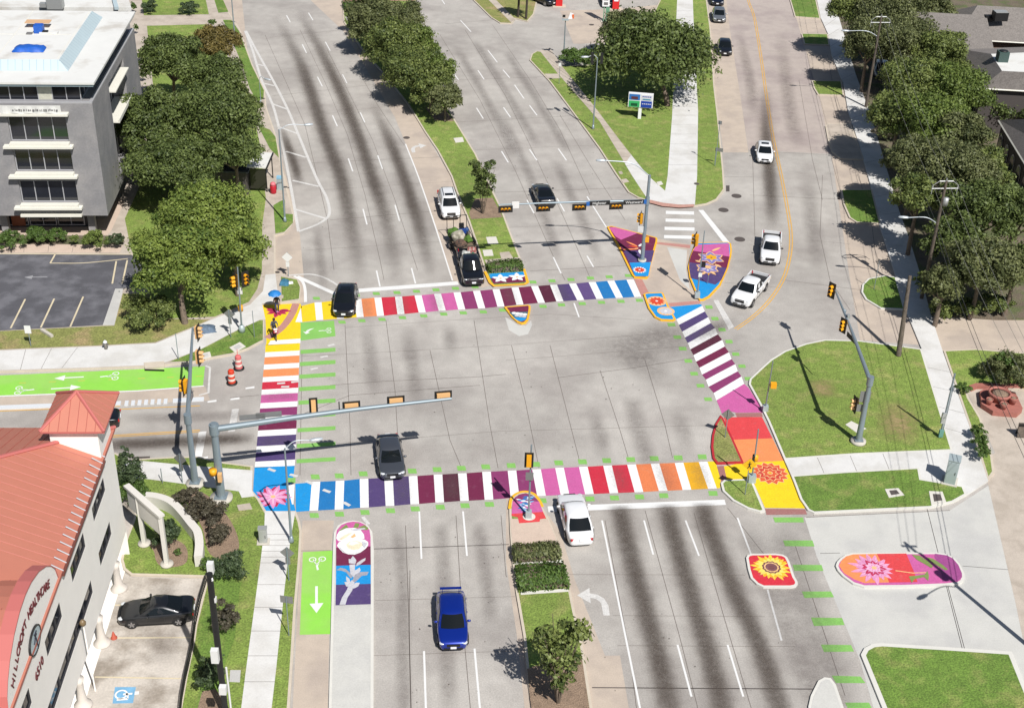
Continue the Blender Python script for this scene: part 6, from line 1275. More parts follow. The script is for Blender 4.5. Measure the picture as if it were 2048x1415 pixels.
# -- pole on the shield island
o = thing('signal_post', (1394, 594), zk, 'thin steel signal post standing on the shield shaped flower island', 'traffic signal', 'short signal posts on the islands and corners'); pole(o, o.location+Vector((0, 0, 6.3)), .07, .04, foot=0)
b = MB(); b.box((0, 0, .25), (.42, .42, .5), CABW); b.build('base_box', o); head(o, gp(1393, 480, 5.0), (-.8, .3), False, k=1.0); b = MB(); b.box(loc(o, gp(1406.5, 529, 2.6)), (.36, .3, .4), SBLK); b.build('pedestrian_signal', o); plate(o, o.location+Vector((.05, -.08, 2.2)), SOUTH, .3, .4, SGN_W)
b = MB(); c = gp(1415, 567, Z1); b.tube([c, c+Vector((0, 0, .9))], .03, STL, 6); b.box(c+Vector((0, 0, .95)), (.1, .1, .16), SYEL); T(b.build('push_button_post'), 'short push button post beside the lavender flower mural', 'post')
# -- south-west great mast
o = thing('signal_mast', (443, 997), zk, 'thick steel signal mast at the blue corner with its long arm over the intersection', 'traffic signal', GM)
jz = hgt((443, 997), (432, 849), zk); pole(o, o.location+Vector((0, 0, jz)), .3, .22, foot=.75); j = o.location+Vector((0, 0, jz-.45)); tip = gp(903, 796.5, 6.55); arm(o, j, tip, .22, .1, .12)
AF = Vector((-(tip-j).y, (tip-j).x, 0)).normalized(); AF = AF if AF.y > 0 else -AF
def onarm(x, p0=433.): t_ = (x-p0)/(903-p0); q = j.lerp(tip, t_); q.z += .12*4*t_*(1-t_); return q
for x in (703, 792, 888): head(o, onarm(x)+AF*.32+ZV*.1, AF, True, k=.86, body=SPAL)
head(o, onarm(628)+AF*.22+ZV*.55, AF, False, k=.82, body=SPAL)
for x, tx in ((480, None), (512, None)): plate(o, onarm(x+28)+AF*.25+ZV*.32, AF, 1.65, .4, SBLK, 'street_name_sign')
b = MB(); c = loc(o, onarm(678)); b.tube([c, c+Vector((0, 0, .75))], .04, SBLK, 6); b.build('detector', o)
b = MB(); b.lathe(loc(o, gp(426, 943, 2.6)), [(.001, -.22), (.26, -.2), (.26, .2), (.001, .22)], SYEL, 10); b.build('pedestrian_signal', o); b = MB(); b.box(loc(o, gp(440, 954, 2.3)), (.26, .3, .62), SPAL); b.build('pedestrian_signal', o)
# -- west mast
o = thing('signal_mast', (391, 968), zk, 'steel signal mast at the street corner with its arm reaching away over the green lane', 'traffic signal', GM)
kn = o.location+Vector((0, 0, hgt((391, 968), (376, 840), zk))); pole(o, kn, .24, .17, foot=.62); tip = gp(385.5, 656, 5.6); arm(o, kn, tip, .17, .08, .1); AF = Vector((1, -.1)); 
head(o, gp(371, 772, 5.2), (-1, .1), False, k=1.0); head(o, gp(396, 713, 5.45), AF, False, k=1.0, body=SPAL); head(o, gp(394, 664, 5.5), AF, False, k=.95, body=SPAL)
plate(o, gp(381, 800, 5.5), (-1, 0), 1.6, .4, SBLK, 'street_name_sign')
# -- south-east mast
o = thing('signal_mast', (1716, 884), zk, 'bent looking steel signal mast in the middle of the big lawn', 'traffic signal', GM)
kn = Vector((o.location.x, o.location.y, 5.4)); pole(o, kn, .24, .16, foot=.55); tip = gp(1668, 574, 5.8); arm(o, kn, tip, .16, .06, .1)
head(o, gp(1665, 580, 5.65), (-.75, -.65), False, k=.98); head(o, gp(1688, 650, 5.5), (-.8, -.6), False, k=.9); plate(o, gp(1704, 677, 5.1), (-.95, -.3), 1.5, .4, SBLK, 'street_name_sign')
b = MB(); b.box(loc(o, gp(1697, 632, 5.9)), (.2, .35, .25), GALV); b.build('camera_box', o); b = MB(); b.lathe(loc(o, gp(1689, 622, 5.7)), [(.001, -.2), (.13, -.1), (.13, .1), (.001, .2)], STL, 8); b.build('camera_dome', o)
b = MB(); p1 = loc(o, gp(1717, 796, 3.4)); p2 = loc(o, gp(1716, 818, 2.7)); b.tube([Vector((0, 0, p1.z)), p1+Vector((-.1, 0, 0))], .03, SYEL, 5); b.tube([Vector((0, 0, p2.z)), p2+Vector((-.1, 0, 0))], .03, SYEL, 5); b.build('bracket', o)
head(o, gp(1712, 808, 3.0), (-1, -.2), False, k=.95, body=SPAL)
plate(o, o.location+Vector((-.12, .05, 3.9)), (0, 1), .75, .9, SGN_W); plate(o, o.location+Vector((-.25, .1, 2.9)), (0, 1), .6, .6, SGN_W)
# -- south median post
o = thing('signal_post', (1057, 1033), zk, 'steel signal post on the painted nose of the near median', 'traffic signal', 'short signal posts on the islands and corners'); pole(o, gp(1063, 889, 5.9), .07, .05, foot=0)
b = MB(); b.box((0, 0, .25), (.4, .4, .5), CABW); b.build('base_box', o); head(o, gp(1058, 921, 4.9), NORTH, False, k=.85); plate(o, gp(1059, 952, 3.6), (0, 1), .5, .62, SGN_W)
# -- west corner post
o = thing('signal_post', (484, 663), zk, 'signal post with two yellow heads in front of the bright green oak', 'traffic signal', 'short signal posts on the islands and corners'); pole(o, gp(475, 534, 6.2), .08, .05, foot=0)
b = MB(); b.lathe((0, 0, 0), [(.28, 0), (.26, .4), (.14, .62), (.001, .66)], CABW, 10); b.build('base_box', o); head(o, gp(472, 562, 4.7), (-.75, -.6), False, k=1.0); head(o, gp(489, 557, 4.8), (.7, -.7), False, k=1.0); plate(o, gp(479, 581, 3.7), SOUTH, .45, .62, SGN_W)
b = MB(); b.lathe(loc(o, gp(481, 616, 2.2)), [(.001, -.3), (.2, -.25), (.2, .25), (.001, .3)], SYEL, 8); b.build('pedestrian_signal', o)
# -- south-east pedestrian posts
o = thing('signal_post', (1530, 820), zk, 'grey post with a yellow pedestrian signal at the edge of the big lawn', 'traffic signal', 'pedestrian signal posts of the right corner'); pole(o, gp(1546, 722, 4.8), .06, .04, foot=0); b = MB(); b.box((0, 0, .22), (.4, .4, .45), CABW); b.build('base_box', o); b = MB(); b.box(loc(o, gp(1547, 770, 2.7)), (.42, .3, .42), SYEL); b.build('pedestrian_signal', o)
o = thing('signal_post', (1503, 962), zk, 'grey post with a pedestrian signal beside the marigold mural', 'traffic signal', 'pedestrian signal posts of the right corner'); pole(o, gp(1517, 858, 4.8), .06, .05, foot=0); b = MB(); b.box((0, 0, .28), (.5, .45, .56), CABW); b.build('base_box', o)
b = MB(); b.lathe(loc(o, gp(1511, 915, 2.2)), [(.001, -.3), (.2, -.2), (.2, .2), (.001, .3)], SYEL, 8); b.box(loc(o, gp(1507, 916, 2.2)), (.12, .3, .5), SBLK); b.build('pedestrian_signal', o)
# -- diamond signs
def dsign(px, top, w_, face, m, label, z=Z1, icon=None, below=None, cat='sign', group='diamond signs'):
    o = thing('road_sign', px, z, label, cat, group); h_ = hgt(px, top, z); b = MB(); b.tube([(0, 0, 0), (0, 0, h_)], .035, STL, 6); b.build('post', o); f = Vector((*face, 0)).normalized()
    p = plate(o, o.location+Vector((0, 0, h_-w_*.48))+f*.06, face, w_, w_, m, diamond=True)
    if icon:
        c = loc(o, o.location+Vector((0, 0, h_-w_*.48))+f*.085); s = Vector((-f.y, f.x, 0)); bb = MB()
        for (x0, y0, x1, y1, r) in ((0, .12, 0, -.06, .045), (0, -.06, -.1, -.3, .03), (0, -.06, .1, -.3, .03), (-.12, .02, .12, .08, .025), (0, .2, 0, .22, .05)): bb.tube([c+s*x0+ZV*y0, c+s*x1+ZV*y1], r, SBLK, 5)
        bb.build('sign_pictogram', p)
    if below: plate(o, o.location+Vector((0, 0, h_-w_*1.2))+f*.06, face, .3, .5, m)
    return o
dsign((1490, 988), (1507, 920), 1.0, SOUTH, SGN_Y, 'yellow diamond pedestrian warning sign on the small grass island', icon=1)
dsign((1450, 874), (1462, 823), .95, (.1, 1), SGN_Y, 'back of a pale diamond sign on the red kerbed grass island')
dsign((577, 552), (575, 507), .95, SOUTH, SGN_W, 'white diamond sign beside the hatched road edge', below=1)
dsign((462, 674), (458, 622), .9, (.2, 1), SGN_Y, 'grey backed diamond sign on the grass beside the corner path', below=1)
dsign((365, 965), (364, 910), .95, (.3, 1), SGN_Y, 'dark backed diamond sign before the white stop bar', below=1)
dsign((578, 1160), (577, 1098), .9, (.1, 1), SGN_Y, 'grey backed diamond sign left of the green bicycle box', below=1)
def rsign(px, top, w_, h_, face, m, label, z=Z1, r=.03, group='small signs on posts'):
    o = thing('road_sign', px, z, label, 'sign', group); H_ = hgt(px, top, z); b = MB(); b.tube([(0, 0, 0), (0, 0, H_)], r, STL, 6); b.build('post', o)
    if m is not None: plate(o, o.location+Vector((0, 0, H_-h_/2))+Vector((*face, 0)).normalized()*.05, face, w_, h_, m)
    return o
rsign((578, 1270), (576, 1196), .75, .5, (.15, 1), SGN_W, 'grey backed rectangular sign beside the green lane arrow')
rsign((62, 692), (55, 653), .5, .7, SOUTH, SGN_W, 'small white sign on the dry grass below the asphalt car park')
rsign((509, 674), (508, 624), .01, .01, SOUTH, None, 'thin bare post on the corner lawn wedge'); rsign((357, 718), (351, 670), .01, .01, SOUTH, None, 'thin bare post on the pavement beside the west mast')
rsign((1118, 168), (1121, 128), .32, .42, SOUTH, SGN_W, 'small pale sign beside the long diagonal pavement'); rsign((1430, 332), (1433, 244), .38, .38, (.4, 1), SGN_W, 'tall twin plated sign on the grass strip of the side street')
rsign((1748, 578), (1758, 525), .01, .01, SOUTH, None, 'thin post on the small oval lawn'); rsign((325, 965), (323, 940), .01, .01, SOUTH, None, 'short thin post on the lower corner path')
o = thing('road_sign', (1429, 330), Z1, 'low arrow plate on the side street grass strip', 'sign', 'small signs on posts'); b = MB(); b.tube([(0, 0, 0), (0, 0, 1.9)], .03, STL, 6); b.build('post', o); plate(o, o.location+Vector((.3, 0, 1.7)), (.3, 1), .8, .4, SGN_B)
# big priced sign of the filling station
o = thing('price_sign', (1278.5, 237), Z1, 'white framed filling station price sign with blue and green panels', 'sign'); H_ = hgt((1278.5, 237), (1281, 198), Z1); b = MB(); b.box((0, 0, .7), (.35, .25, 1.4), PLATE); b.build('post', o)
f = Vector((-.12, -1, 0)).normalized(); s = Vector((-f.y, f.x, 0)); CEN = Vector((0, 0, 2.15)); WW = 49/ppm(o.location); b = MB()
Mx = Matrix(((s.x, f.x, 0, CEN.x), (s.y, f.y, 0, CEN.y), (0, 0, 1, CEN.z), (0, 0, 0, 1))); b.box((0, 0, 0), (WW, .4, 1.6), PLATE, Mx); b.build('cabinet', o)
for x, z_, w_, h_, m, nm in ((-.25, .38, .44, .66, mat('panel_blue', P(50, 116, 190), .4), 'panel'), (-.25, -.4, .44, .7, mat('panel_green', P(60, 180, 110), .4), 'panel'), (.24, .4, .46, .62, mat('panel_white', P(226, 226, 232), .4), 'panel'), (.24, -.38, .44, .74, mat('panel_deep_blue', P(28, 66, 170), .4), 'panel')):
    b = MB(); b.box((x*WW, .215, z_), (w_*WW, .03, h_), m, Mx); p = b.build(nm, o); b = MB()
    if x < 0: b.box((x*WW, .24, z_-.08), (w_*WW*.6, .02, .3), mat('price_red', P(96, 50, 60), .4) if z_ > 0 else mat('price_green', P(16, 84, 54), .4), Mx); b.build('price_display', p)
    else:
        for k in range(5): b.box(((x-.15+k*.075)*WW, .24, z_+(.1 if z_ > 0 else .05)), (.05*WW, .02, .12 if z_ > 0 else .1), MATS['panel_deep_blue'] if z_ > 0 else MATS['panel_white'], Mx)
        if z_ > 0: b.box((x*WW, .24, z_-.2), (w_*WW*.7, .02, .12), mat('panel_teal', P(70, 150, 176), .4), Mx)
        b.build('panel_mark', p)
# street lamps
GL = 'street lamps on tall steel poles'
def slamp(px, top, lp, hz, label, r=.09, z=Z1, hh=None):
    o = thing('street_lamp', px, z, label, 'street lamp', GL); h_ = hgt(px, top, z); b = MB(); b.tube([(0, 0, 0), (0, 0, h_)], [r, r*.6], STL, 10); b.build('pole', o)
    b = MB(); b.lathe((0, 0, 0), [(r*1.8, 0), (r*1.8, .12), (r*1.1, .5), (.001, .5)], STL, 10); b.build('base', o)
    lamp(o, o.location+Vector((0, 0, h_-.05)), gp(*lp, hz+z+h_), .035, .75); return o
slamp((583, 1083), (568, 900), (622, 880), .3, 'slender street lamp at the blue corner with its arm over the green bars')
slamp((570, 443), (560, 262), (610, 250), .2, 'tall street lamp beside the bus shelter and the hatched road')
o = slamp((1186, 258), (1192, 118), (1176, 114), .1, 'tall lamp pole with twin black lanterns on the triangle lawn')
for dx in (-.55, .45): b = MB(); b.box((dx, 0, 8.0), (.28, .3, 1.15), SBLK); b.build('lantern', o)
slamp((469, 69), (466, -30), (480, -34), .1, 'street lamp by the upper left kerb, its top cut off')
slamp((522, 208), (517, 160), (530, 158), .1, 'short lamp post beside the upper end of the hatched road', .05)
o = thing('street_lamp', (1127, 120), Z1, 'pale lamp pole with a square frame beside the hedge of the filling station', 'street lamp', GL); h_ = hgt((1127, 120), (1133, 42), Z1); b = MB(); b.tube([(0, 0, 0), (0, 0, h_)], [.09, .06], STL, 8); b.build('pole', o); b = MB(); b.box((0, 0, h_), (.8, .5, .1), CABW); b.box((-.2, .1, h_+.4), (.35, .1, .3), SBLK); b.build('lamp_frame', o)
b = MB(); b.add([Vector((.3, 0, h_+.1)), Vector((.8, 0, h_+.1)), Vector((.95, .1, h_+.75)), Vector((.55, .05, h_+.9))], [(0, 1, 2, 3)], PLATE); b.box((.9, .05, h_+.4), (.25, .05, .5), mat('orange_flag', P(240, 120, 60), .7)); b.build('flag', o)
o = thing('price_tower', (1208, 44), .012, 'green and white price tower in front of the filling station', 'sign'); b = MB(); b.box((-.1, 0, 1.0), (.12, .12, 2.0), mat('tower_green', P(110, 160, 130), .6)); b.box((.4, 0, 1.0), (.5, .12, 2.0), MATS['tower_green']); b.box((.3, 0, .05), (1.5, .6, .1), CONCB); b.build('legs', o); b = MB(); b.box((.1, 0, 3.7), (.95, .2, 3.2), PLATE); pn = b.build('price_panel', o)
for k in range(5): b = MB(); b.box((.1, -.11, 2.5+k*.62), (.55, .03, .36), MATS['faded_ink']); b.build('price_row', pn)
# car park lamp post
o = thing('lamp_post', (452, 1433), Z1, 'thick black lamp post with white flood lamps beside the clinic car park', 'street lamp'); h_ = hgt((452, 1433), (426, 1150), Z1); b = MB(); b.tube([(0, 0, 0), (0, 0, h_)], .17, SBLK, 12); b.build('pole', o)
for px, sz in (((421, 1134), (.32, .3, .65)), ((431, 1198), (.1, .2, .3)), ((430, 1310), (.38, .3, .85)), ((446, 1378), (.36, .3, .5))):
    zz = {1134: h_-.1, 1198: h_-1.7, 1310: h_-4.4, 1378: h_-6.2}[px[1]]; b = MB(); b.box(loc(o, gp(*px, max(.6, zz)+Z1)), sz, SGN_W); b.build('flood_lamp', o)
b = MB(); b.tube([(0, 0, h_-.2), loc(o, gp(424, 1155, h_+Z1-.1))+Vector((0, 0, -.2)), loc(o, gp(421, 1142, h_+Z1-.1))], .06, SGN_W, 6); b.build('lamp_bracket', o)
b = MB(); b.tube([(.3, .05, 0), (.3, .05, h_*.36)], .06, SGN_W, 6); b.build('conduit', o)
# cabinets
def cabinet(px, w_, d_, h_, label, m=CABW, rz=0, z=Z1, name='utility_cabinet', cat='cabinet'):
    o = thing(name, px, z, label, cat); o.rotation_euler[2] = rz; b = MB(); b.box((0, 0, h_/2), (w_, d_, h_), m); b.build('housing', o); b = MB(); b.box((0, 0, h_+.03), (w_+.08, d_+.08, .06), m); b.build('lid', o); b = MB(); b.box((0, -d_/2-.005, h_*.5), (w_*.9, .02, h_*.86), m); d = b.build('door', o); b = MB(); b.box((w_*.3, -d_/2-.03, h_*.5), (.03, .04, .2), SBLK); b.build('handle', d); b = MB(); b.box((0, 0, .02), (w_+.3, d_+.3, .06), CONCB); b.build('plinth', o); return o
cabinet((1899, 962), .75, .8, 1.95, 'pale steel signal cabinet where the two pale paths meet', rz=-.35); cabinet((527, 1083), .5, .35, 1.1, 'small grey utility cabinet beside the lower pavement', GALV, .1)
# utility service post by the east path
o = thing('service_post', (1880, 873), Z1, 'slim steel service post with grey meter boxes beside the right path', 'utility post'); h_ = hgt((1880, 873), (1908, 750), Z1); b = MB(); b.tube([(0, 0, 0), (0, 0, h_)], .07, STL, 8); b.tube([(.12, 0, 0), (.12, 0, h_*.8)], .03, STL, 6); b.build('pole', o)
for z_, s_ in ((1.55, .5), (2.0, .3)): b = MB(); b.box((-.1, -.12, z_), (.32, .22, s_), GALV); b.build('meter_box', o)
b = MB(); b.box((0, -.05, .35), (.3, .2, .6), mat('green_steel', P(110, 160, 150), .6)); b.build('base_box', o)
# construction drums, signs and hydrant
OR_ = mat('drum_orange', P(226, 72, 44), .6); ORP = mat('drum_faded', P(230, 120, 120), .6); WB = mat('drum_white', P(240, 226, 214), .6)
def drum(px, c_, label, flag=False):
    o = thing('traffic_drum', px, .004, label, 'traffic drum', 'orange and white drums on the street corner'); b = MB(); b.lathe((0, 0, 0), [(.42, 0), (.42, .08), (.3, .12), (.001, .12)], SBLK, 18); b.build('rubber_base', o); b = MB(); z0, r = .1, .29
    for k in range(5): b.lathe((0, 0, z0+k*.19), [(r-.01*k, 0), (r-.01*k, .19)], c_ if k % 2 == 0 else WB, 18) if 0 else b.add([((r-.012*k)*math.cos(q), (r-.012*k)*math.sin(q), z0+k*.2+dz) for dz in (0, .2) for q in rng(18)], [(i, (i+1) % 18, 18+(i+1) % 18, 18+i) for i in range(18)], c_ if k % 2 == 0 else WB, True)
    b.lathe((0, 0, z0+1.0), [(.24, 0), (.2, .06), (.001, .07)], c_, 18); b.box((0, 0, z0+1.12), (.22, .05, .1), c_); b.build('barrel', o)
    if flag: b = MB(); b.box((-.02, 0, 1.45), (.04, .04, .6), c_); b.build('marker', o)
drum((464, 766), OR_, 'bright orange and white drum, nearer to the camera'); drum((478, 737), ORP, 'faded pink and white drum, nearer to the lawn', True)
o = thing('fire_hydrant', (212, 697), Z1, 'small fire hydrant with a white cap on the dry grass', 'fire hydrant'); b = MB(); b.lathe((0, 0, 0), [(.14, 0), (.12, .1), (.11, .55), (.001, .55)], mat('hydrant_grey', P(120, 116, 108), .6), 12); b.box((0, 0, .4), (.45, .14, .14), MATS['hydrant_grey']); b.build('barrel', o); b = MB(); b.lathe((0, 0, .55), [(.17, 0), (.15, .1), (.06, .2), (.001, .22)], PLATE, 12); b.build('cap', o)
o = thing('wheel_stop', (94, 668), Z1, 'fallen pale concrete wheel stop on the dry grass', 'wheel stop'); b = MB(); b.box((0, 0, .12), (1.5, .25, .2), CONCB, Matrix.Rotation(-.7, 4, 'Z')); b.build('block', o)
# blue wrapped heap beside the near-left signal and blue bag on the corner grass
crumple('blue_bundle', gp(410, 661, Z1), .85, .5, .5, mat('slate_cloth', P(98, 116, 136), .8, fine=.25, fs=5), 'heap of grey blue cloth left on the corner pavement', 'bundle', None, .3, 4)
crumple('rubbish_bag', gp(569, 567, Z1), .4, .45, .4, mat('teal_cloth', P(60, 120, 150), .8, fine=.25, fs=5), 'small teal bag of rubbish on the grass by the white diamond sign', 'bag', None, 0, 6); crumple('white_paper', gp(577, 566, Z1+.01), .4, .22, .12, SGN_W, 'scrap of white paper beside the teal bag', 'litter', None, .3, 7)
# bus shelter
o = thing('bus_shelter', (517, 383), Z1, 'dark framed bus shelter with a white roof beside the hatched road', 'bus shelter'); b = MB(); b.box((0, 1.6, 2.6), (1.9, 3.6, .12), ROOFW); b.box((1.0, 1.6, 2.58), (.1, 3.7, .2), SBLK); b.build('roof', o); b = MB()
for x, y in ((-.85, 0), (.85, 0), (-.85, 3.3), (.85, 3.3)): b.box((x, y, 1.27), (.09, .09, 2.54), SBLK)
b.build('frame', o); b = MB(); b.box((0, 0, 1.35), (1.6, .03, 2.1), mat('smoked_glass', (.03, .028, .024), .15)); b.build('side_panel', o); b = MB(); b.box((-.88, 1.65, 1.35), (.03, 3.2, 2.1), MATS['smoked_glass']); b.build('rear_panel', o); b = MB(); b.box((-.5, 1.65, .45), (.4, 2.6, .07), SBLK); b.box((-.5, 1.65, .22), (.1, 2.2, .42), SBLK); b.build('bench', o)
o = thing('shed', (465, 385), Z1, 'dark slatted shed roof half hidden under the oaks beside the bus shelter', 'shed'); b = MB(); b.box((0, 1, 2.4), (3.6, 3.2, .15), mat('slate_roof', P(70, 76, 84), .6)); 
for k in range(8): b.box((0, -.5+k*.42, 2.5), (3.6, .06, .06), SBLK)
b.build('roof', o); b = MB(); b.box((0, 1, 1.16), (3.2, 2.8, 2.32), DWALL); b.build('wall', o)
o = thing('litter_bin', (547, 386), Z1, 'red litter bin on the pavement by the bus shelter', 'litter bin'); b = MB(); b.lathe((0, 0, 0), [(.26, 0), (.3, .1), (.32, .8), (.28, .85), (.001, .85)], mat('bin_red', P(190, 30, 50), .5), 14); b.build('body', o); b = MB(); b.lathe((0, 0, .86), [(.3, 0), (.24, .2), (.1, .3), (.001, .32)], mat('bin_pink', P(230, 120, 130), .5), 14); b.build('lid', o)
o = thing('news_rack', (560, 378), Z1, 'pale blue news box beside the red litter bin', 'news box'); b = MB(); b.box((0, 0, .55), (.5, .45, 1.1), CABW); b.build('body', o); b = MB(); b.box((0, 0, 1.25), (.5, .4, .22), mat('pale_blue', P(150, 200, 226), .5)); b.build('header', o)
# clinic entrance frame, curved wall
TR = mat('white_render', P(226, 222, 214), .85, fine=.03)
a1, a2 = gp(289, 1087, Z1), gp(334, 1128, Z1); o = empty('sign_frame', a1); T(o, 'tall white blank sign frame on two posts before the clinic', 'sign frame'); v = a2-a1; h_ = hgt((334, 1128), (322, 1030), Z1); h_ = 3.9
for q, nm in ((Vector((0, 0, 0)), 'post'), (v, 'post')):
    b = MB(); b.box(q+Vector((0, 0, h_/2)), (.26, .26, h_), TR); p = b.build(nm, o); b = MB(); b.lathe(q, [(.42, 0), (.4, .12), (.001, .13)], CONCB, 16); b.build('post_footing', p)
d = v.normalized(); s = Vector((-d.y, d.x, 0)); c = v/2; L = v.length; ex = 1.15
M = Matrix(((d.x, s.x, 0, c.x-d.x*ex*.5), (d.y, s.y, 0, c.y-d.y*ex*.5), (0, 0, 1, 0), (0, 0, 0, 1))); b = MB(); b.box((0, 0, h_-.85), (L+ex, .22, 1.5), TR, M); b.build('panel', o); b = MB(); b.box((0, 0, h_-.02), (L+ex+.35, .4, .16), TR, M); b.build('cap', o)
b = MB(); pts = catmull(W([(293, 1008), (312, 1010), (333, 1016), (350, 1026), (366, 1042), (385, 1066), (397, 1082), (401, 1105), (399, 1132)], Z1), n=5); hh = .85; n = len(pts); vs = []
for i, p in enumerate(pts):
    dd = (pts[min(i+1, n-1)]-pts[max(i-1, 0)]).normalized(); nn = Vector((-dd.y, dd.x, 0)); w_ = .26; vs += [p+nn*w_, p+nn*w_+ZV*hh, p-nn*w_+ZV*hh, p-nn*w_]
b.add(vs, [(i*4+k, i*4+k+1, (i+1)*4+k+1, (i+1)*4+k) for i in range(n-1) for k in range(3)]+[(0, 3, 2, 1), ((n-1)*4, (n-1)*4+1, (n-1)*4+2, (n-1)*4+3)], TR); T(b.build('curved_wall'), 'low curved white garden wall round the clinic lawn', 'wall')
b = MB()
pts = W([(414, 1160), (402, 1200), (391, 1252), (386, 1290), (378, 1330), (371, 1360), (364, 1400), (360, 1440)], Z1); b.tube([p+ZV*.62 for p in pts], .035, SBLK, 5); b.tube([p+ZV*.1 for p in pts], .03, SBLK, 5)
for i in range(len(pts)-1):
    for k in range(9): q = pts[i].lerp(pts[i+1], k/9); b.tube([q, q+ZV*.62], .02, SBLK, 4)
T(b.build('low_fence'), 'low black iron fence along the clinic car park', 'fence')
# raised planter and pots at the right
TER = mat('terracotta_paint', P(176, 112, 100), .8, fine=.1, fs=6); b = MB(); b.slab(W([(1958, 790), (1976, 783), (2028, 793), (2043, 825), (2032, 835), (1984, 831), (1961, 816)], .0), 0, .42, TER); T(b.build('planter_base'), 'low red octagonal planter platform beside the right path', 'planter')
for px, r, h_, lab, m in (((1996, 800), .85, .75, 'large round flower bowl on the red platform', MULCH), ((1977, 808), .26, .5, 'left small pot on the red platform', SBLK), ((2006, 817), .3, .5, 'middle small pot on the red platform', SBLK), ((2024, 807), .33, .6, 'right small pot on the red platform', SBLK)):
    c = gp(*px, .42); o = empty('flower_pot', c); T(o, lab, 'flower pot', 'pots on the red platform'); b = MB(); b.lathe((0, 0, 0), [(r*.6, 0), (r, h_*.8), (r, h_), (r*.85, h_), (r*.85, h_*.8), (.001, h_*.8)], TER, 18); b.build('bowl', o); b = MB(); b.lathe((0, 0, h_*.8), [(r*.84, .01), (r*.4, .1), (.001, .16)], MULCH, 14); b.build('soil', o)
b = MB(); b.slab(W([(1936, 777), (1950, 772), (2100, 774), (2100, 779), (1953, 778), (1942, 783)]), 0, .3, TER); T(b.build('low_wall'), 'low pinkish wall behind the red planter platform', 'wall')
o = thing('sandwich_board', (2044, 872), .006, 'dark folding board at the right edge of the forecourt', 'board'); b = MB(); b.box((0, .25, .55), (.9, .05, 1.1), SBLK, Matrix.Rotation(.3, 4, 'X')); b.box((0, -.25, .55), (.9, .05, 1.1), PWOOD, Matrix.Rotation(-.3, 4, 'X')); b.build('leaf', o)
# ---- utility poles and wires
GU = 'wooden utility poles along the right side of the street'
def upole(name, base, H_, label, arm_=True, lampx=None, lean=Vector((0, 0, 0)), r=.17):
    o = empty(name, base); T(o, label, 'utility pole', GU); b = MB(); b.tube([(0, 0, 0), lean+Vector((0, 0, H_))], [r, r*.62], PWOOD, 12); b.build('pole', o); tops = []
    if arm_:
        ax = Vector((.97, .1, 0)); b = MB(); b.tube([ax*-1.15+ZV*(H_-.7), ax*1.15+ZV*(H_-.7)], .06, GALV, 6); b.tube([ax*-.6+ZV*(H_-.05), ax*.6+ZV*(H_-.05)], .07, GALV, 6); b.tube([ax*-.6+ZV*(H_-.05), ax*-1.1+ZV*(H_-.4), ax*-1.1+ZV*(H_-1.2)], .03, GALV, 5); b.tube([ax*.6+ZV*(H_-.05), ax*1.1+ZV*(H_-.4), ax*1.1+ZV*(H_-1.2)], .03, GALV, 5); b.build('crossarm', o)
        for k in (-1.1, 0, 1.1): b = MB(); b.lathe(ax*k+ZV*(H_-.62 if k else H_), [(.05, 0), (.07, .08), (.04, .16), (.06, .2), (.001, .24)], GALV, 8); b.build('insulator', o); tops.append(base+ax*k+ZV*(H_-.4 if k else H_+.22))
    if lampx is not None: lamp(o, base+ZV*lampx[1]-ZV*.3, lampx[0], .04, .8)
    return o, tops
B2 = gp(1893, 362, 11.1); B2.z = .13; p2, t2 = upole('utility_pole', B2, 11.0, 'utility pole with a pale crossarm and lamp in the middle of the tree row', lampx=(gp(1816, 435, 7.6), 7.4))
b = MB(); b.lathe((.25, -.1, 8.8), [(.001, 0), (.22, .02), (.24, .7), (.001, .75)], GALV, 12); b.build('transformer', p2)
B1 = gp(1731, 216); B1.z = .13; p1, t1 = upole('utility_pole', B1, 10.6, 'far utility pole with its base showing beside the pavement', lampx=(gp(1697, 62, 8.9), 8.6))
TIP3 = gp(1808, 1083); B3 = TIP3-SHV*13.6; B3.z = .02; p3, t3 = upole('utility_pole', B3, 13.5, 'utility pole standing just outside the lower right, seen by its shadow', arm_=False, lampx=(gp(1852, 1189)-SHV*8.3+ZV*8.3, 8.0)); t3 = [B3+Vector((k, 0, 13.0)) for k in (-.5, 0, .5)]; b = MB(); b.tube([(-.5, 0, 13), (.5, 0, 13)], .09, PWOOD, 6); b.tube([(-.45, .1, 12.2), (-.1, 0, 13.2)], .08, GALV, 6); b.build('pole_bracket', p3); b = MB(); b.lathe((-.35, 0, 8.6), [(.001, 0), (.24, .02), (.26, .8), (.001, .85)], GALV, 12); b.build('transformer', p3)
B4 = gp(1796, 714); B4.z = Z1; tp = gp(1820, 552, 6.3); upole('utility_pole', B4, 6.2, 'leaning bare wooden pole with a splintered top on the big lawn edge', False, lean=Vector((tp.x-B4.x, tp.y-B4.y, 0)), r=.22)
WIRE = mat('wire', (.05, .05, .05), .6)
def wire(name, a_, c_, sag, r, label, m=WIRE):
    pts = [a_.lerp(c_, i/14)-ZV*sag*4*(i/14)*(1-i/14) for i in range(15)]; b = MB(); b.tube(pts, r, m, 4, False, True); T(b.build(name), label, 'power line', 'power lines strung between the utility poles')
far = [t+(t-u)*1.2 for t, u in zip(t1, t2)]; near = [t+(t-u)*1.1 for t, u in zip(t3, t2)]
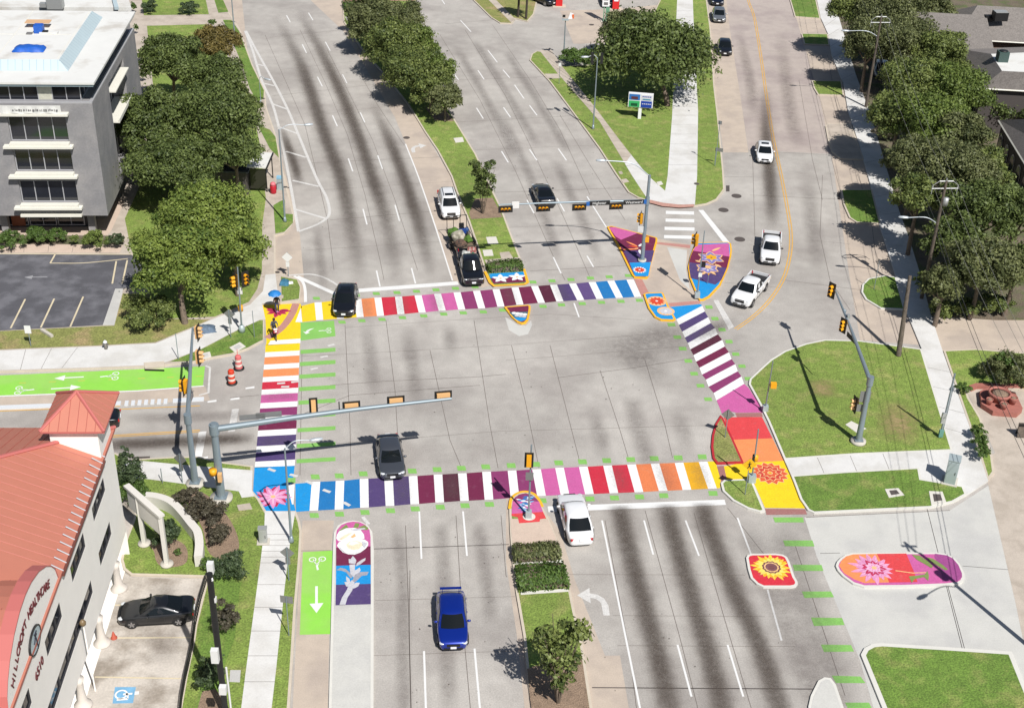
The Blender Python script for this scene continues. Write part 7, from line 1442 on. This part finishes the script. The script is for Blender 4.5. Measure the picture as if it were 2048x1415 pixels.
for k, nm in enumerate(('left', 'middle', 'right')):
    wire('power_line', far[k], t1[k], .7, .016, f'{nm} overhead wire beyond the far utility pole'); wire('power_line', t1[k], t2[k], .9, .014, f'{nm} overhead wire from the far pole to the crossarm pole', mat('pale_wire', P(150, 150, 140), .5)); wire('power_line', t2[k], t3[k], 1.0, .014, f'{nm} overhead wire from the crossarm pole towards the lower right', MATS['pale_wire'])
for k, (z_, nm) in enumerate(((7.0, 'upper'), (6.4, 'lower'))):
    wire('power_line', B1+ZV*z_, B2+ZV*z_, .8, .02, f'{nm} thick cable between the far pole and the crossarm pole'); wire('power_line', B2+ZV*z_, B3+ZV*(z_+1.5), 1.0, .02, f'{nm} thick cable from the crossarm pole towards the lower right')
# ================================================================ trees, shrubs, hedges
def leafmat(name, dark, light, tr=.25):
    m = bpy.data.materials.new(name); m.use_nodes = True; n = m.node_tree.nodes; l = m.node_tree.links; b = n['Principled BSDF']; b.inputs['Roughness'].default_value = .55; b.inputs['Specular IOR Level'].default_value = .35
    at = n.new('ShaderNodeAttribute'); at.attribute_name = 'a'; mx = n.new('ShaderNodeMix'); mx.data_type = 'RGBA'; mx.inputs[6].default_value = (*dark, 1); mx.inputs[7].default_value = (*light, 1); l.new(at.outputs['Fac'], mx.inputs[0]); l.new(mx.outputs[2], b.inputs['Base Color'])
    t = n.new('ShaderNodeBsdfTranslucent'); l.new(mx.outputs[2], t.inputs[0]); ms = n.new('ShaderNodeMixShader'); ms.inputs[0].default_value = tr; l.new(b.outputs[0], ms.inputs[1]); l.new(t.outputs[0], ms.inputs[2]); l.new(ms.outputs[0], n['Material Output'].inputs[0]); MATS[name] = m; return m
LO = leafmat('leaf_dark_oak', (.034, .056, .015), (.175, .225, .065)); LB = leafmat('leaf_bright_oak', (.055, .1, .018), (.28, .35, .075)); LG = leafmat('leaf_grey_green', (.048, .064, .022), (.215, .235, .095)); LM = leafmat('leaf_mid', (.038, .065, .018), (.24, .285, .08))
LY = leafmat('leaf_yellow_green', (.06, .1, .02), (.2, .26, .06)); LR = leafmat('leaf_rusty', (.08, .07, .022), (.22, .17, .05)); LS = leafmat('leaf_shrub', (.045, .085, .02), (.13, .21, .045)); LX = leafmat('leaf_bronze', (.05, .045, .032), (.13, .115, .075)); LJ = leafmat('leaf_juniper', (.035, .06, .03), (.1, .14, .06))
BARK = mat('bark', P(120, 106, 92), .9, fine=.3, fs=5)
def leaves(name, parent, C, N, size, m, seed, lobes=None, R=(1, 1, 1), fill=.25, flat=.0, box=None):
    rg = np.random.default_rng(seed); C = np.array(C, float)
    if box is not None:
        p = (rg.random((N, 3))-.5)*np.array(box)*2; ax = rg.integers(0, 5, N); s = np.where(ax == 0, 1, -1)
        k = ax % 3; 
        for i in range(N):
            if ax[i] < 3: p[i, 2] = box[2]*(.8+.3*rg.random()+.1*math.sin(p[i, 0]*2.3)+.08*math.sin(p[i, 1]*5+p[i, 0]))
            elif ax[i] == 3: p[i, 0] = box[0]*np.sign(p[i, 0])*(.94+.12*rg.random())
            else: p[i, 1] = box[1]*np.sign(p[i, 1])*(.94+.12*rg.random())
        nrm = p/np.array(box); pos = p+C; val = rg.random(N)
    else:
        L = len(lobes); li = rg.integers(0, L, N); d = rg.normal(size=(N, 3)); d /= np.linalg.norm(d, axis=1)[:, None]; d[:, 2] = np.where(d[:, 2] < -.35, -d[:, 2], d[:, 2])
        lc = np.array([q[0] for q in lobes]); lr = np.array([q[1] for q in lobes]); lv = rg.random(L); rad = np.where(rg.random(N) < fill, rg.random(N)**.5, .7+.5*rg.random(N)**1.6); rad = np.where(rg.random(N) < .08, rad*(1+.5*rg.random(N)), rad)
        pos = lc[li]+d*lr[li][:, None]*rad[:, None]*np.array((1, 1, .85)); nrm = d; val = np.clip(.12+.62*lv[li]+.6*(rg.random(N)-.35), 0, 1); pos = pos+C
    nrm = nrm+rg.normal(size=(N, 3))*.55; nrm /= np.linalg.norm(nrm, axis=1)[:, None]; t = np.cross(nrm, rg.normal(size=(N, 3))); t /= np.linalg.norm(t, axis=1)[:, None]; b_ = np.cross(nrm, t)
    s = size*(.6+.8*rg.random(N))[:, None]; v = np.stack([pos+t*s, pos+b_*s*.55, pos-t*s, pos-b_*s*.55], 1).reshape(-1, 3)
    me = bpy.data.meshes.new(name); me.vertices.add(4*N); me.vertices.foreach_set('co', v.astype(np.float32).ravel()); me.loops.add(4*N); me.loops.foreach_set('vertex_index', np.arange(4*N, dtype=np.int32)); me.polygons.add(N); me.polygons.foreach_set('loop_start', np.arange(0, 4*N, 4, dtype=np.int32)); me.update(calc_edges=True)
    at = me.attributes.new('a', 'FLOAT', 'POINT'); at.data.foreach_set('value', np.repeat(val, 4).astype(np.float32)); me.materials.append(m); o = bpy.data.objects.new(name, me); sc.collection.objects.link(o)
    if parent is not None: o.parent = parent
    return o
TS = [100]
def tree(px, hw_, hh, zc, m, label, name='oak_tree', cat='tree', group=None, z=Z1, dens=1.0, size=.2, base=None, trunk=.22, nl=None, ry=1.0, up=False):
    TS[0] += 1; R = random.Random(TS[0]); c = gp(px[0], px[1], zc); k = ppm(c); rx = hw_/k; dist = math.hypot(c.x, c.y); ph = math.atan2(CAM_H-zc, dist)
    q = (hh/k)**2-(rx*ry*math.sin(ph))**2; rz = math.sqrt(max(q, 0))/math.cos(ph) if q > 0 else 0; rz = min(max(rz, rx*.5), zc-z-.3 if zc-z > 1.2 else zc-z+.2); rz = max(rz, .3)
    bx_, by_ = (c.x, c.y) if base is None else gp(base[0], base[1], z)[:2]; o = empty(name, (bx_, by_, z)); T(o, label, cat, group)
    C = Vector((c.x-bx_, c.y-by_, zc-z)); size = size*.68; n = nl or max(9, int(12+rx*rx*2.2)); lobes = []
    for i in range(n):
        a_ = 2.399963*i+R.uniform(-.3, .3); e = 1-(i+.5)/n*1.45; rr = math.sqrt(max(0, 1-e*e)); s_ = R.uniform(.45, .98); r = min(rx, rz*1.6)*R.uniform(.17, .38)
        lobes.append((Vector((math.cos(a_)*rr*rx*s_, math.sin(a_)*rr*rx*ry*s_, e*rz*s_*.95)), r))
    lobes.append((Vector((0, 0, 0)), min(rx, rz)*.6)); tot = sum(l[1]**2 for l in lobes)
    N = int(min(22000, dens*tot*4*math.pi*.8/(size*size*1.1*.8))); w_ = np.array([l[1]**2 for l in lobes]); LB_ = []
    for l, ww in zip(lobes, (w_/w_.min()).round().astype(int)): LB_ += [((l[0].x, l[0].y, l[0].z), l[1])]*int(min(12, ww))
    leaves('crown', o, C, max(120, N), size, m, TS[0], LB_)
    b = MB()
    if trunk:
        top = C+Vector((0, 0, -rz*.35)); b.tube(catmull([Vector((0, 0, -.05)), Vector((top.x*.3+R.uniform(-.1, .1), top.y*.3, top.z*.5)), top], n=4), [trunk*(1-.05*i) for i in range(9)], BARK, 9)
        for l in R.sample(lobes[:-1], min(6, n)): b.tube([top*.75, (top*.8+(C+l[0]))/2+Vector((0, 0, .15)), C+l[0]], [trunk*.5, trunk*.3, trunk*.1], BARK, 6)
        b.build('trunk', o)
    return o
GO = 'oaks between the office and the road'
tree((345, 125), 62, 62, 5.6, LO, 'dark oak left of the rusty tree, its crown over the office lawn', group=GO, base=(350, 215)); tree((430, 92), 50, 42, 5.2, LR, 'oak with rusty orange leaf tips, topmost of its group', group=GO); tree((428, 160), 62, 52, 5.4, LO, 'dark oak below the rusty tipped one', group=GO)
tree((305, 260), 72, 82, 5.6, LO, 'broad dark oak touching the corner of the grey office', group=GO); tree((428, 245), 92, 80, 5.8, LO, 'largest dark oak in the middle of the group beside the hatched road', group=GO, trunk=.3); tree((478, 215), 48, 50, 5, LM, 'olive oak reaching over the path by the upper kerb', group=GO)
tree((350, 335), 90, 52, 4.6, LO, 'shadowed oak beside the dark slatted shed', group=GO); tree((470, 308), 52, 34, 5.0, LO, 'small dark oak crown above the shed roof', group=GO)
tree((418, 435), 104, 62, 5.2, LB, 'bright green oak just below the bus shelter', group=GO, size=.19); tree((355, 530), 92, 92, 4.6, LB, 'bright green oak beside the asphalt car park, its pale trunk showing', group=GO, base=(370, 646), size=.19, trunk=.28); tree((468, 500), 58, 72, 4.4, LB, 'bright green oak over the corner pavement behind the yellow signals', group=GO, size=.19)
tree((296, 628), 52, 34, 1.3, LM, 'wild shrub under the bright oak by the car park', 'shrub', 'shrub', 'shrubs round the office', trunk=.06, size=.14)
GMN = 'dense trees on the far median'
for p, a_, h_, zc, m, lb in (((752, 50), 50, 42, 4.6, LG, 'grey green tree, topmost on the far median'), ((806, 48), 42, 34, 4.6, LG, 'second grey green tree on the far median, right of the topmost'), ((792, 98), 56, 44, 4.6, LM, 'olive tree in the upper middle of the far median'), ((838, 100), 40, 40, 4.4, LY, 'yellow green tree on the sunny side of the far median'), ((832, 148), 58, 44, 4.4, LM, 'olive tree in the lower middle of the far median'), ((868, 150), 38, 40, 4.2, LY, 'yellow green tree lower on the far median'), ((735, 26), 34, 24, 4, LG, 'low grey green tree beside the clipped hedge of the far median'), ((862, 182), 36, 30, 3.6, LM, 'olive tree between the yellow green one and the lowest of the median'), ((890, 202), 34, 26, 3.4, LG, 'small dark tree at the lower end of the far median row')):
    tree(p, a_*1.12, h_*1.22, zc-.9, m, lb, 'median_tree', group=GMN, size=.19, trunk=.14)
def myrtle(base, top, hw_, label, m=LO, n=7, zb=Z1, size=.13, frac=.62):
    H_ = hgt(base, top, zb); o = empty('crape_myrtle', gp(*base, zb)); T(o, label, 'tree', 'crape myrtles on the medians'); R = random.Random(int(base[0])); rx = hw_/ppm(o.location); b = MB(); L_ = []
    for i in range(n):
        a_ = 2*math.pi*i/n; e = Vector((math.cos(a_)*rx*.7, math.sin(a_)*rx*.7, H_*R.uniform(.72, .95))); b.tube(catmull([Vector((math.cos(a_)*.06, math.sin(a_)*.06, 0)), e*.45+Vector((0, 0, .1)), e], n=4), [.05-.004*k for k in range(9)], BARK, 6)
        for k in range(5): t_ = R.uniform(1-frac, 1.0); q = e*t_+Vector((R.uniform(-.5, .5), R.uniform(-.5, .5), R.uniform(-.1, .3)))*rx*.4; L_.append(((q.x, q.y, q.z), rx*R.uniform(.22, .36)))
    b.build('trunk', o); leaves('crown', o, (0, 0, 0), int(2600*rx*rx/2.2), size, m, int(base[0]), L_, fill=.4)
myrtle((966, 427), (970, 308), 30, 'many stemmed crape myrtle in a mulch ring on the far median', LO); myrtle((1116, 1404), (1104, 1240), 56, 'many stemmed crape myrtle at the foot of the near median', LM, 9)
tree((1312, 116), 108, 100, 4.9, LO, 'great grey green spreading tree on the triangle lawn behind the price sign', 'spreading_tree', base=(1335, 212), trunk=.35, size=.3, dens=1.5); tree((1262, 66), 55, 44, 3.8, LG, 'grey green side tree left of the great spreading one', 'spreading_tree')
tree((1156, 116), 38, 22, 1.0, LS, 'broad leafy bush at the corner of the filling station', 'bush', 'bush', trunk=0, size=.16)
GR2 = 'trees in the row right of the side street'
for i, (p, a_, h_, zc, m, lb) in enumerate((((1712, 22), 48, 34, 5, LM, 'leftmost olive tree at the top of the right row'), ((1778, 30), 62, 42, 5.6, LG, 'grey green tree at the top of the right row, second from the left'), ((1855, 28), 50, 38, 5.4, LG, 'grey green tree at the top of the right row beside the shingle roof'), ((1812, 88), 66, 44, 5.4, LG, 'grey green tree behind the far street lamp'), ((1738, 92), 50, 40, 4.6, LG, 'shaded tree beside the far utility pole'), ((1880, 112), 52, 44, 5.2, LM, 'olive tree beside the brick house window'),
    ((1846, 168), 72, 42, 5.2, LM, 'broad olive tree in the upper middle of the right row'), ((1912, 190), 62, 48, 5.2, LY, 'yellow green tree nearest the dark shingled house'), ((1800, 232), 56, 46, 4.8, LM, 'olive tree at the pavement edge above the middle of the right row'), ((1872, 250), 66, 48, 5.4, LY, 'yellow green tree in the middle of the right row'), ((1930, 278), 54, 46, 5.2, LG, 'grey green tree left of the arched windows'), ((1832, 320), 56, 44, 5.0, LG, 'grey green tree just above the pale crossarm'), ((1915, 346), 70, 52, 5.4, LG, 'grey green tree right of the pale crossarm'),
    ((1974, 352), 44, 44, 4.8, LM, 'tree standing close to the rightmost house'), ((1838, 398), 44, 42, 4.6, LM, 'olive tree left of the crossarm pole overhanging the pavement'), ((1962, 424), 68, 56, 5.2, LO, 'dark tree in the lower right row behind the wires'), ((2034, 430), 52, 60, 5.4, LO, 'dark tree at the right edge of the picture'), ((1912, 492), 52, 48, 4.4, LO, 'dark tree below the crossarm pole'), ((1962, 540), 70, 56, 4.6, LG, 'grey green tree, lowest but one of the right row'), ((1886, 575), 44, 40, 3.6, LG, 'small low tree at the lower end of the right row'), ((2030, 540), 45, 48, 4.4, LO, 'dark tree above the driveway at the right edge'))):
    tree(p, a_*1.14, h_*1.15, zc+(1.1 if p[1] < 470 else .1), m, lb, 'street_tree', group=GR2, size=.2, z=.13)
tree((2012, 206), 70, 32, 2.6, LO, 'dark bushy tree between the two dark shingled houses', 'courtyard_tree', z=.13); tree((1766, 266), 26, 12, .8, LX, 'low brown undergrowth beneath the right row', 'shrub', 'shrub', 'shrubs of the right side', trunk=0, z=.13)
tree((2024, 742), 58, 34, 1.3, LG, 'large round grey green shrub behind the red platform', 'shrub', 'shrub', 'shrubs of the right side', trunk=0, size=.12); tree((2012, 722), 26, 10, 2.1, LS, 'pale topped bush behind the large grey green shrub', 'shrub', 'shrub', 'shrubs of the right side', trunk=0, size=.12)
for i, (y, lb) in enumerate(((866, 'upper'), (888, 'middle'), (908, 'lower'))): tree((1957+i*5, y-4), 17, 15, .85, LS, f'{lb} one of three trimmed shrubs along the right path', 'shrub', 'shrub', 'shrubs of the right side', trunk=0, size=.1)
tree((1927, 776), 16, 11, .6, LS, 'small dark shrub at the corner of the red platform', 'shrub', 'shrub', 'shrubs of the right side', trunk=0, size=.1)
GS = 'shrubs round the office'
for p, a_, h_, m, lb in (((18, 478), 32, 13, LS, 'leftmost trimmed shrub before the office columns'), ((72, 470), 24, 17, LS, 'dark green shrub left of the office middle'), ((106, 471), 22, 16, LS, 'dark green shrub touching its taller left neighbour'), ((148, 478), 10, 9, LY, 'tiny yellowish shrub between the trimmed ones'), ((188, 479), 30, 15, LY, 'bright trimmed shrub before the right office column'), ((235, 479), 19, 15, LJ, 'spiky dark shrub at the end of the office bed'),
        ((267, 14), 8, 12, LS, 'round shrub beside the upper path, topmost'), ((272, 56), 6, 10, LS, 'round shrub beside the office roof corner'), ((281, 112), 10, 18, LY, 'big leaved bright plant beside the office wall'), ((284, 150), 9, 12, LJ, 'dark shrub behind the office wall'), ((424, 46), 9, 8, LS, 'round shrub by the upper left path crossing'), ((300, 14), 17, 13, LJ, 'dark spiky tree top at the upper left lawn'), ((378, 16), 18, 14, LJ, 'dark conifer at the upper left lawn edge')):
    tree(p, a_, h_, .95, m, lb, 'shrub', 'shrub', GS, trunk=0, size=.11)
GC = 'shrubs round the clinic garden'
for p, a_, h_, zc, m, lb in (((262, 946), 30, 32, 1.6, LJ, 'tall dark juniper against the clinic corner'), ((264, 984), 38, 18, .7, LS, 'low trimmed hedge shrub below the juniper'), ((250, 912), 16, 22, 1.3, LJ, 'thin juniper behind the clinic corner by the kerb'), ((372, 996), 36, 22, .8, LX, 'bronze leaved shrub nearest the big mast'), ((412, 1022), 36, 28, .8, LX, 'bronze leaved shrub in the middle of its bed'), ((438, 1068), 30, 28, .8, LX, 'bronze leaved shrub at the lower end of the curved bed'),
        ((336, 1066), 30, 34, 1.3, LJ, 'dark green bush between the white sign posts'), ((458, 1132), 38, 36, 1.1, LJ, 'spiky bush right of the black lamp post top'), ((416, 1128), 17, 16, .6, LS, 'round trimmed shrub at the end of the curved wall'), ((452, 1238), 32, 40, 1.2, LX, 'grey brown bush in the middle of the lamp post strip'), ((420, 1350), 36, 46, 1.3, LJ, 'spiky dark bush near the foot of the lamp post'), ((356, 1106), 8, 7, .3, LS, 'tiny plant in the mulch beside the sign post')):
    tree(p, a_, h_, zc, m, lb, 'shrub', 'shrub', GC, trunk=0, size=.12)
def hedge(px, h_, m, label, name='hedge', N=1500, size=.1):
    P_ = W(px, Z1); c = sum(P_, Vector())/4; d = (P_[1]-P_[0]); L = d.length; w_ = (P_[3]-P_[0]).length; o = empty(name, c, math.atan2(d.y, d.x)); T(o, label, 'hedge', 'clipped hedges on the medians'); leaves('foliage', o, (0, 0, 0), N, size, m, int(px[0][0]), box=(L/2, w_/2, h_))
    b = MB(); b.box((0, 0, h_*.42), (L*.86, w_*.84, h_*.8), BARK); b.build('stems', o)
hedge([(1030, 1127), (1121, 1122), (1112, 1096), (1028, 1099)], .62, LG, 'grey green clipped hedge at the head of the near median', N=2200); hedge([(1038, 1184), (1136, 1177), (1124, 1134), (1034, 1138)], .55, LS, 'bright green ragged hedge below the clipped one on the near median', N=2600)
hedge([(978, 547), (1046, 543), (1040, 528), (974, 532)], .6, LS, 'bushy green hedge behind the white flower mural on the far median', N=1500); hedge([(690, 27), (722, 25), (720, 9), (687, 11)], .7, LS, 'clipped green hedge at the top of the far median', N=900, size=.14)
for p, a_, h_, lb in (((1884, 618), 34, 16, 'left low bush beneath the lowest trees of the right row'), ((1938, 612), 32, 16, 'middle low bush beneath the lowest trees of the right row'), ((1995, 606), 36, 18, 'right low bush beneath the lowest trees of the right row'), ((1846, 560), 20, 22, 'upright bush at the pavement edge near the bare wooden pole')):
    tree(p, a_, h_, 1.0, LM, lb, 'shrub', 'shrub', 'shrubs of the right side', trunk=0, size=.16, z=.13)
# palms at the top
for px, lb in (((1036, 34), 'palm trunk at the top edge, left of its pair'), ((1052, 38), 'palm trunk at the top edge, right of its pair')):
    o = thing('palm_tree', px, Z1, lb, 'palm tree', 'palms at the top edge'); b = MB(); b.tube([(0, 0, 0), (.1, 0, 4.2)], [.16, .13], mat('palm_bark', P(70, 62, 54), .95, fine=.3), 8); b.build('trunk', o); b = MB()
    for k in range(14):
        a_ = k*.45; d = Vector((math.cos(a_), math.sin(a_), 0)); pts = [Vector((.1, 0, 4.2))+d*t_*1.6+ZV*(.6*t_-1.1*t_*t_) for t_ in (0, .35, .7, 1)]; s = Vector((-d.y, d.x, 0))
        b.add([p+s*q for p, q in zip(pts, (.03, .25, .2, .02))]+[p-s*q for p, q in zip(pts, (.03, .25, .2, .02))], [(i, i+1, 5+i, 4+i) for i in range(3)], LJ)
    b.build('fronds', o)
# ================================================================ people
SKIN = mat('skin', P(150, 104, 82), .6); HAIR = mat('hair_black', (.012, .01, .009), .6); JEAN = mat('blue_jeans', P(58, 62, 100), .9, fine=.1); TOPK = mat('black_cloth', (.02, .02, .022), .9); TOPG = mat('grey_cloth', P(92, 98, 108), .9, fine=.1); SHOE = mat('dark_shoe', (.02, .02, .02), .7)
def person(loc_, yaw, J, shirt, trousers, label, group=None):
    """J: joints of the pose in metres; one skinned surface, coloured by the nearest limb"""
    V_ = []; E_ = []; Rr = []; part = []
    def v(p, r): V_.append(Vector(p)); Rr.append(r); return len(V_)-1
    def chain(i0, pts, pt):
        for p, r in pts: j = v(p, r); E_.append((i0, j)); part.append(pt); i0 = j
        return i0
    pel = v(J['pelvis'], (.15, .12)); ch = chain(pel, [(J['waist'], (.135, .1)), (J['chest'], (.165, .115))], 'shirt'); nk = chain(ch, [(J['neck'], (.06, .06))], 'shirt'); hd = Vector(J['head']); up = (hd-Vector(J['neck'])).normalized()
    chain(nk, [(hd-up*.05, (.075, .085)), (hd+up*.04, (.085, .1)), (hd+up*.11, (.06, .07))], 'skin')
    for s, k in ((1, 'l'), (-1, 'r')):
        sh, el, wr = [Vector(p) for p in J['arm_'+k]]; a_ = chain(ch, [(sh, (.065, .065)), (el, (.045, .045))], 'shirt'); d = (wr-el).normalized(); w_ = chain(a_, [(wr, (.028, .028)), (wr+d*.05, (.034, .022))], 'skin'); sd = d.cross(Vector((0, 0, 1))).normalized() if abs(d.z) < .9 else Vector((1, 0, 0)); cu = J.get('curl', .5)
        for f, (o_, L) in enumerate(((-.03, .07), (-.01, .08), (.01, .075), (.03, .06))):
            b0 = wr+d*.07+sd*o_; b1 = b0+d*L*.5; b2 = b1+(d*(1-cu)-ZV*cu).normalized()*L*.5; chain(w_, [(b0, (.01, .01)), (b1, (.009, .009)), (b2, (.008, .008))], 'skin')
        chain(w_, [(wr+d*.03+sd*-.045, (.011, .011)), (wr+d*.07+sd*-.055-ZV*.02, (.009, .009))], 'skin')
        hp, kn, an, to = [Vector(p) for p in J['leg_'+k]]; l_ = chain(pel, [(hp, (.1, .1)), (kn, (.062, .062)), (an, (.042, .042))], 'legs'); chain(l_, [(an-ZV*.045+(to-an)*.2, (.045, .045)), (to, (.035, .03))], 'shoe')
    me = bpy.data.meshes.new('person'); me.from_pydata(V_, E_, []); o = bpy.data.objects.new('person', me); sc.collection.objects.link(o); o.modifiers.new('k', 'SKIN'); s_ = o.modifiers.new('s', 'SUBSURF'); s_.levels = 2
    for i, r in enumerate(Rr): me.skin_vertices[0].data[i].radius = r
    me.skin_vertices[0].data[0].use_root = True; bpy.context.view_layer.update(); m2 = bpy.data.meshes.new_from_object(o.evaluated_get(bpy.context.evaluated_depsgraph_get())); bpy.data.objects.remove(o); m2.name = 'person'
    m2.materials.clear(); MM = {'shirt': 0, 'skin': 1, 'legs': 2, 'shoe': 3}
    for m in (shirt, SKIN, trousers, SHOE): m2.materials.append(m)
    A = np.array([V_[a_] for a_, _ in E_]); B = np.array([V_[b_] for _, b_ in E_]); AB = B-A; L2 = (AB**2).sum(1)+1e-9
    for p in m2.polygons:
        c = np.array(p.center); t_ = np.clip(((c-A)*AB).sum(1)/L2, 0, 1); d = (((A+AB*t_[:, None])-c)**2).sum(1); p.material_index = MM[part[int(d.argmin())]]; p.use_smooth = True
    o = bpy.data.objects.new('person', m2); sc.collection.objects.link(o); o.location = loc_; o.rotation_euler[2] = yaw; T(o, label, 'person', group)
    fw = Vector((0, 1, 0)); b = MB(); b.lathe(hd+up*.05-fw*.02, [(.098, -.07), (.112, -.02), (.108, .05), (.07, .1), (.001, .115)], HAIR, 12); b.build('hair', o)
    b = MB()
    for s in (-1, 1): b.box(hd+fw*.098+Vector((s*.033, 0, .012)), (.022, .012, .01), HAIR); b.box(hd+Vector((s*.092, 0, 0)), (.02, .035, .055), SKIN)
    b.box(hd+fw*.106+Vector((0, 0, -.018)), (.022, .03, .034), SKIN); b.box(hd+fw*.096-ZV*.055, (.045, .012, .01), mat('lips', P(150, 80, 76), .6)); b.build('face', o); return o
# walking towards the camera under an umbrella
c = gp(555, 625, .01)
J = dict(pelvis=(0, 0, .92), waist=(0, .01, 1.1), chest=(0, .02, 1.32), neck=(0, .03, 1.47), head=(0, .05, 1.6), arm_l=((.18, .02, 1.36), (.26, .1, 1.12), (.1, .22, 1.28)), arm_r=((-.18, .02, 1.36), (-.25, -.04, 1.1), (-.24, .08, .88)), leg_l=((.1, 0, .86), (.11, .16, .5), (.1, .12, .08), (.1, .27, .04)), leg_r=((-.1, 0, .86), (-.1, .02, .48), (-.1, -.22, .12), (-.1, -.12, .04)), curl=.8)
pw = person(c, math.pi+.15, J, TOPK, JEAN, 'person in black top and jeans walking under a blue umbrella')
UB = mat('umbrella_blue', P(40, 132, 208), .6, fine=.04); u = empty('umbrella', c+Vector((-.1, -.2, 1.2)), 0); T(u, 'bright blue umbrella held over the walking person', 'umbrella'); b = MB(); b.tube([(0, 0, -.05), (.0, .06, .95)], .012, SBLK, 6); b.tube([(0, 0, -.05), (0, .02, -.12), (0, .06, -.1)], .015, SBLK, 6); b.build('shaft', u)
b = MB(); n = 8; rr = [(.001, .93), (.25, .88), (.45, .76), (.56, .62)]; vs = []
for r, z_ in rr:
    for k in range(16): q = 2*math.pi*k/16; f_ = 1 if k % 2 == 0 else .93; vs.append((r*f_*math.cos(q), .06+r*f_*math.sin(q), z_-(0 if k % 2 == 0 else -.02*r/.56)))
b.add(vs, [(i*16+k, i*16+(k+1) % 16, (i+1)*16+(k+1) % 16, (i+1)*16+k) for i in range(3) for k in range(16)], UB, False); b.build('canopy', u)
# rider with a bicycle
c = gp(550, 674, .01); yw = math.pi+.35; bk = empty('bicycle', c, yw); T(bk, 'dark bicycle with a red and white basket ridden over the yellow mural', 'bicycle'); RC = mat('bag_red', P(170, 30, 50), .6)
for y in (-.5, .52):
    b = MB(); b.tube([(0, y+.33*math.cos(q), .34+.33*math.sin(q)) for q in rng(20)]+[(0, y+.33, .34)], .022, RUB, 6, False); w_ = b.build('wheel', bk); b = MB()
    for q in rng(9): b.tube([(0, y, .34), (0, y+.31*math.cos(q), .34+.31*math.sin(q))], .004, GALV, 3)
    b.build('spokes', w_)
b = MB()
for a_, e in (((0, -.5, .34), (0, -.02, .32)), ((0, -.02, .32), (0, -.2, .86)), ((0, -.02, .32), (0, .36, .8)), ((0, -.16, .78), (0, .34, .84)), ((0, -.5, .34), (0, -.17, .78)), ((0, .52, .34), (0, .34, .98))): b.tube([a_, e], .02, SBLK, 6)
b.build('frame', bk); b = MB(); b.tube([(-.28, .22, 1.02), (-.1, .34, 1.0), (.1, .34, 1.0), (.28, .22, 1.02)], .014, GALV, 6); b.build('handlebar', bk); b = MB(); b.box((0, -.24, .9), (.15, .26, .06), SBLK); b.build('saddle', bk)
b = MB(); b.box((0, .55, .88), (.36, .26, .26), RC); b.box((0, .55, 1.03), (.3, .2, .06), PLATE); b.box((0, .69, .9), (.2, .02, .12), PLATE); b.build('basket', bk)
J = dict(pelvis=(0, -.24, 1.0), waist=(0, -.18, 1.17), chest=(0, -.06, 1.36), neck=(0, .0, 1.5), head=(0, .04, 1.63), arm_l=((.18, -.04, 1.4), (.27, .06, 1.17), (.27, .17, 1.06)), arm_r=((-.18, -.04, 1.4), (-.27, .06, 1.17), (-.27, .17, 1.06)), leg_l=((.1, -.2, .94), (.12, .2, .78), (.1, .04, .36), (.1, .18, .3)), leg_r=((-.1, -.2, .94), (-.13, .16, .62), (-.1, -.02, .2), (-.1, .14, .16)), curl=.8)
person(c, yw, J, TOPG, TOPK, 'person in grey and black riding the bicycle with the red basket')
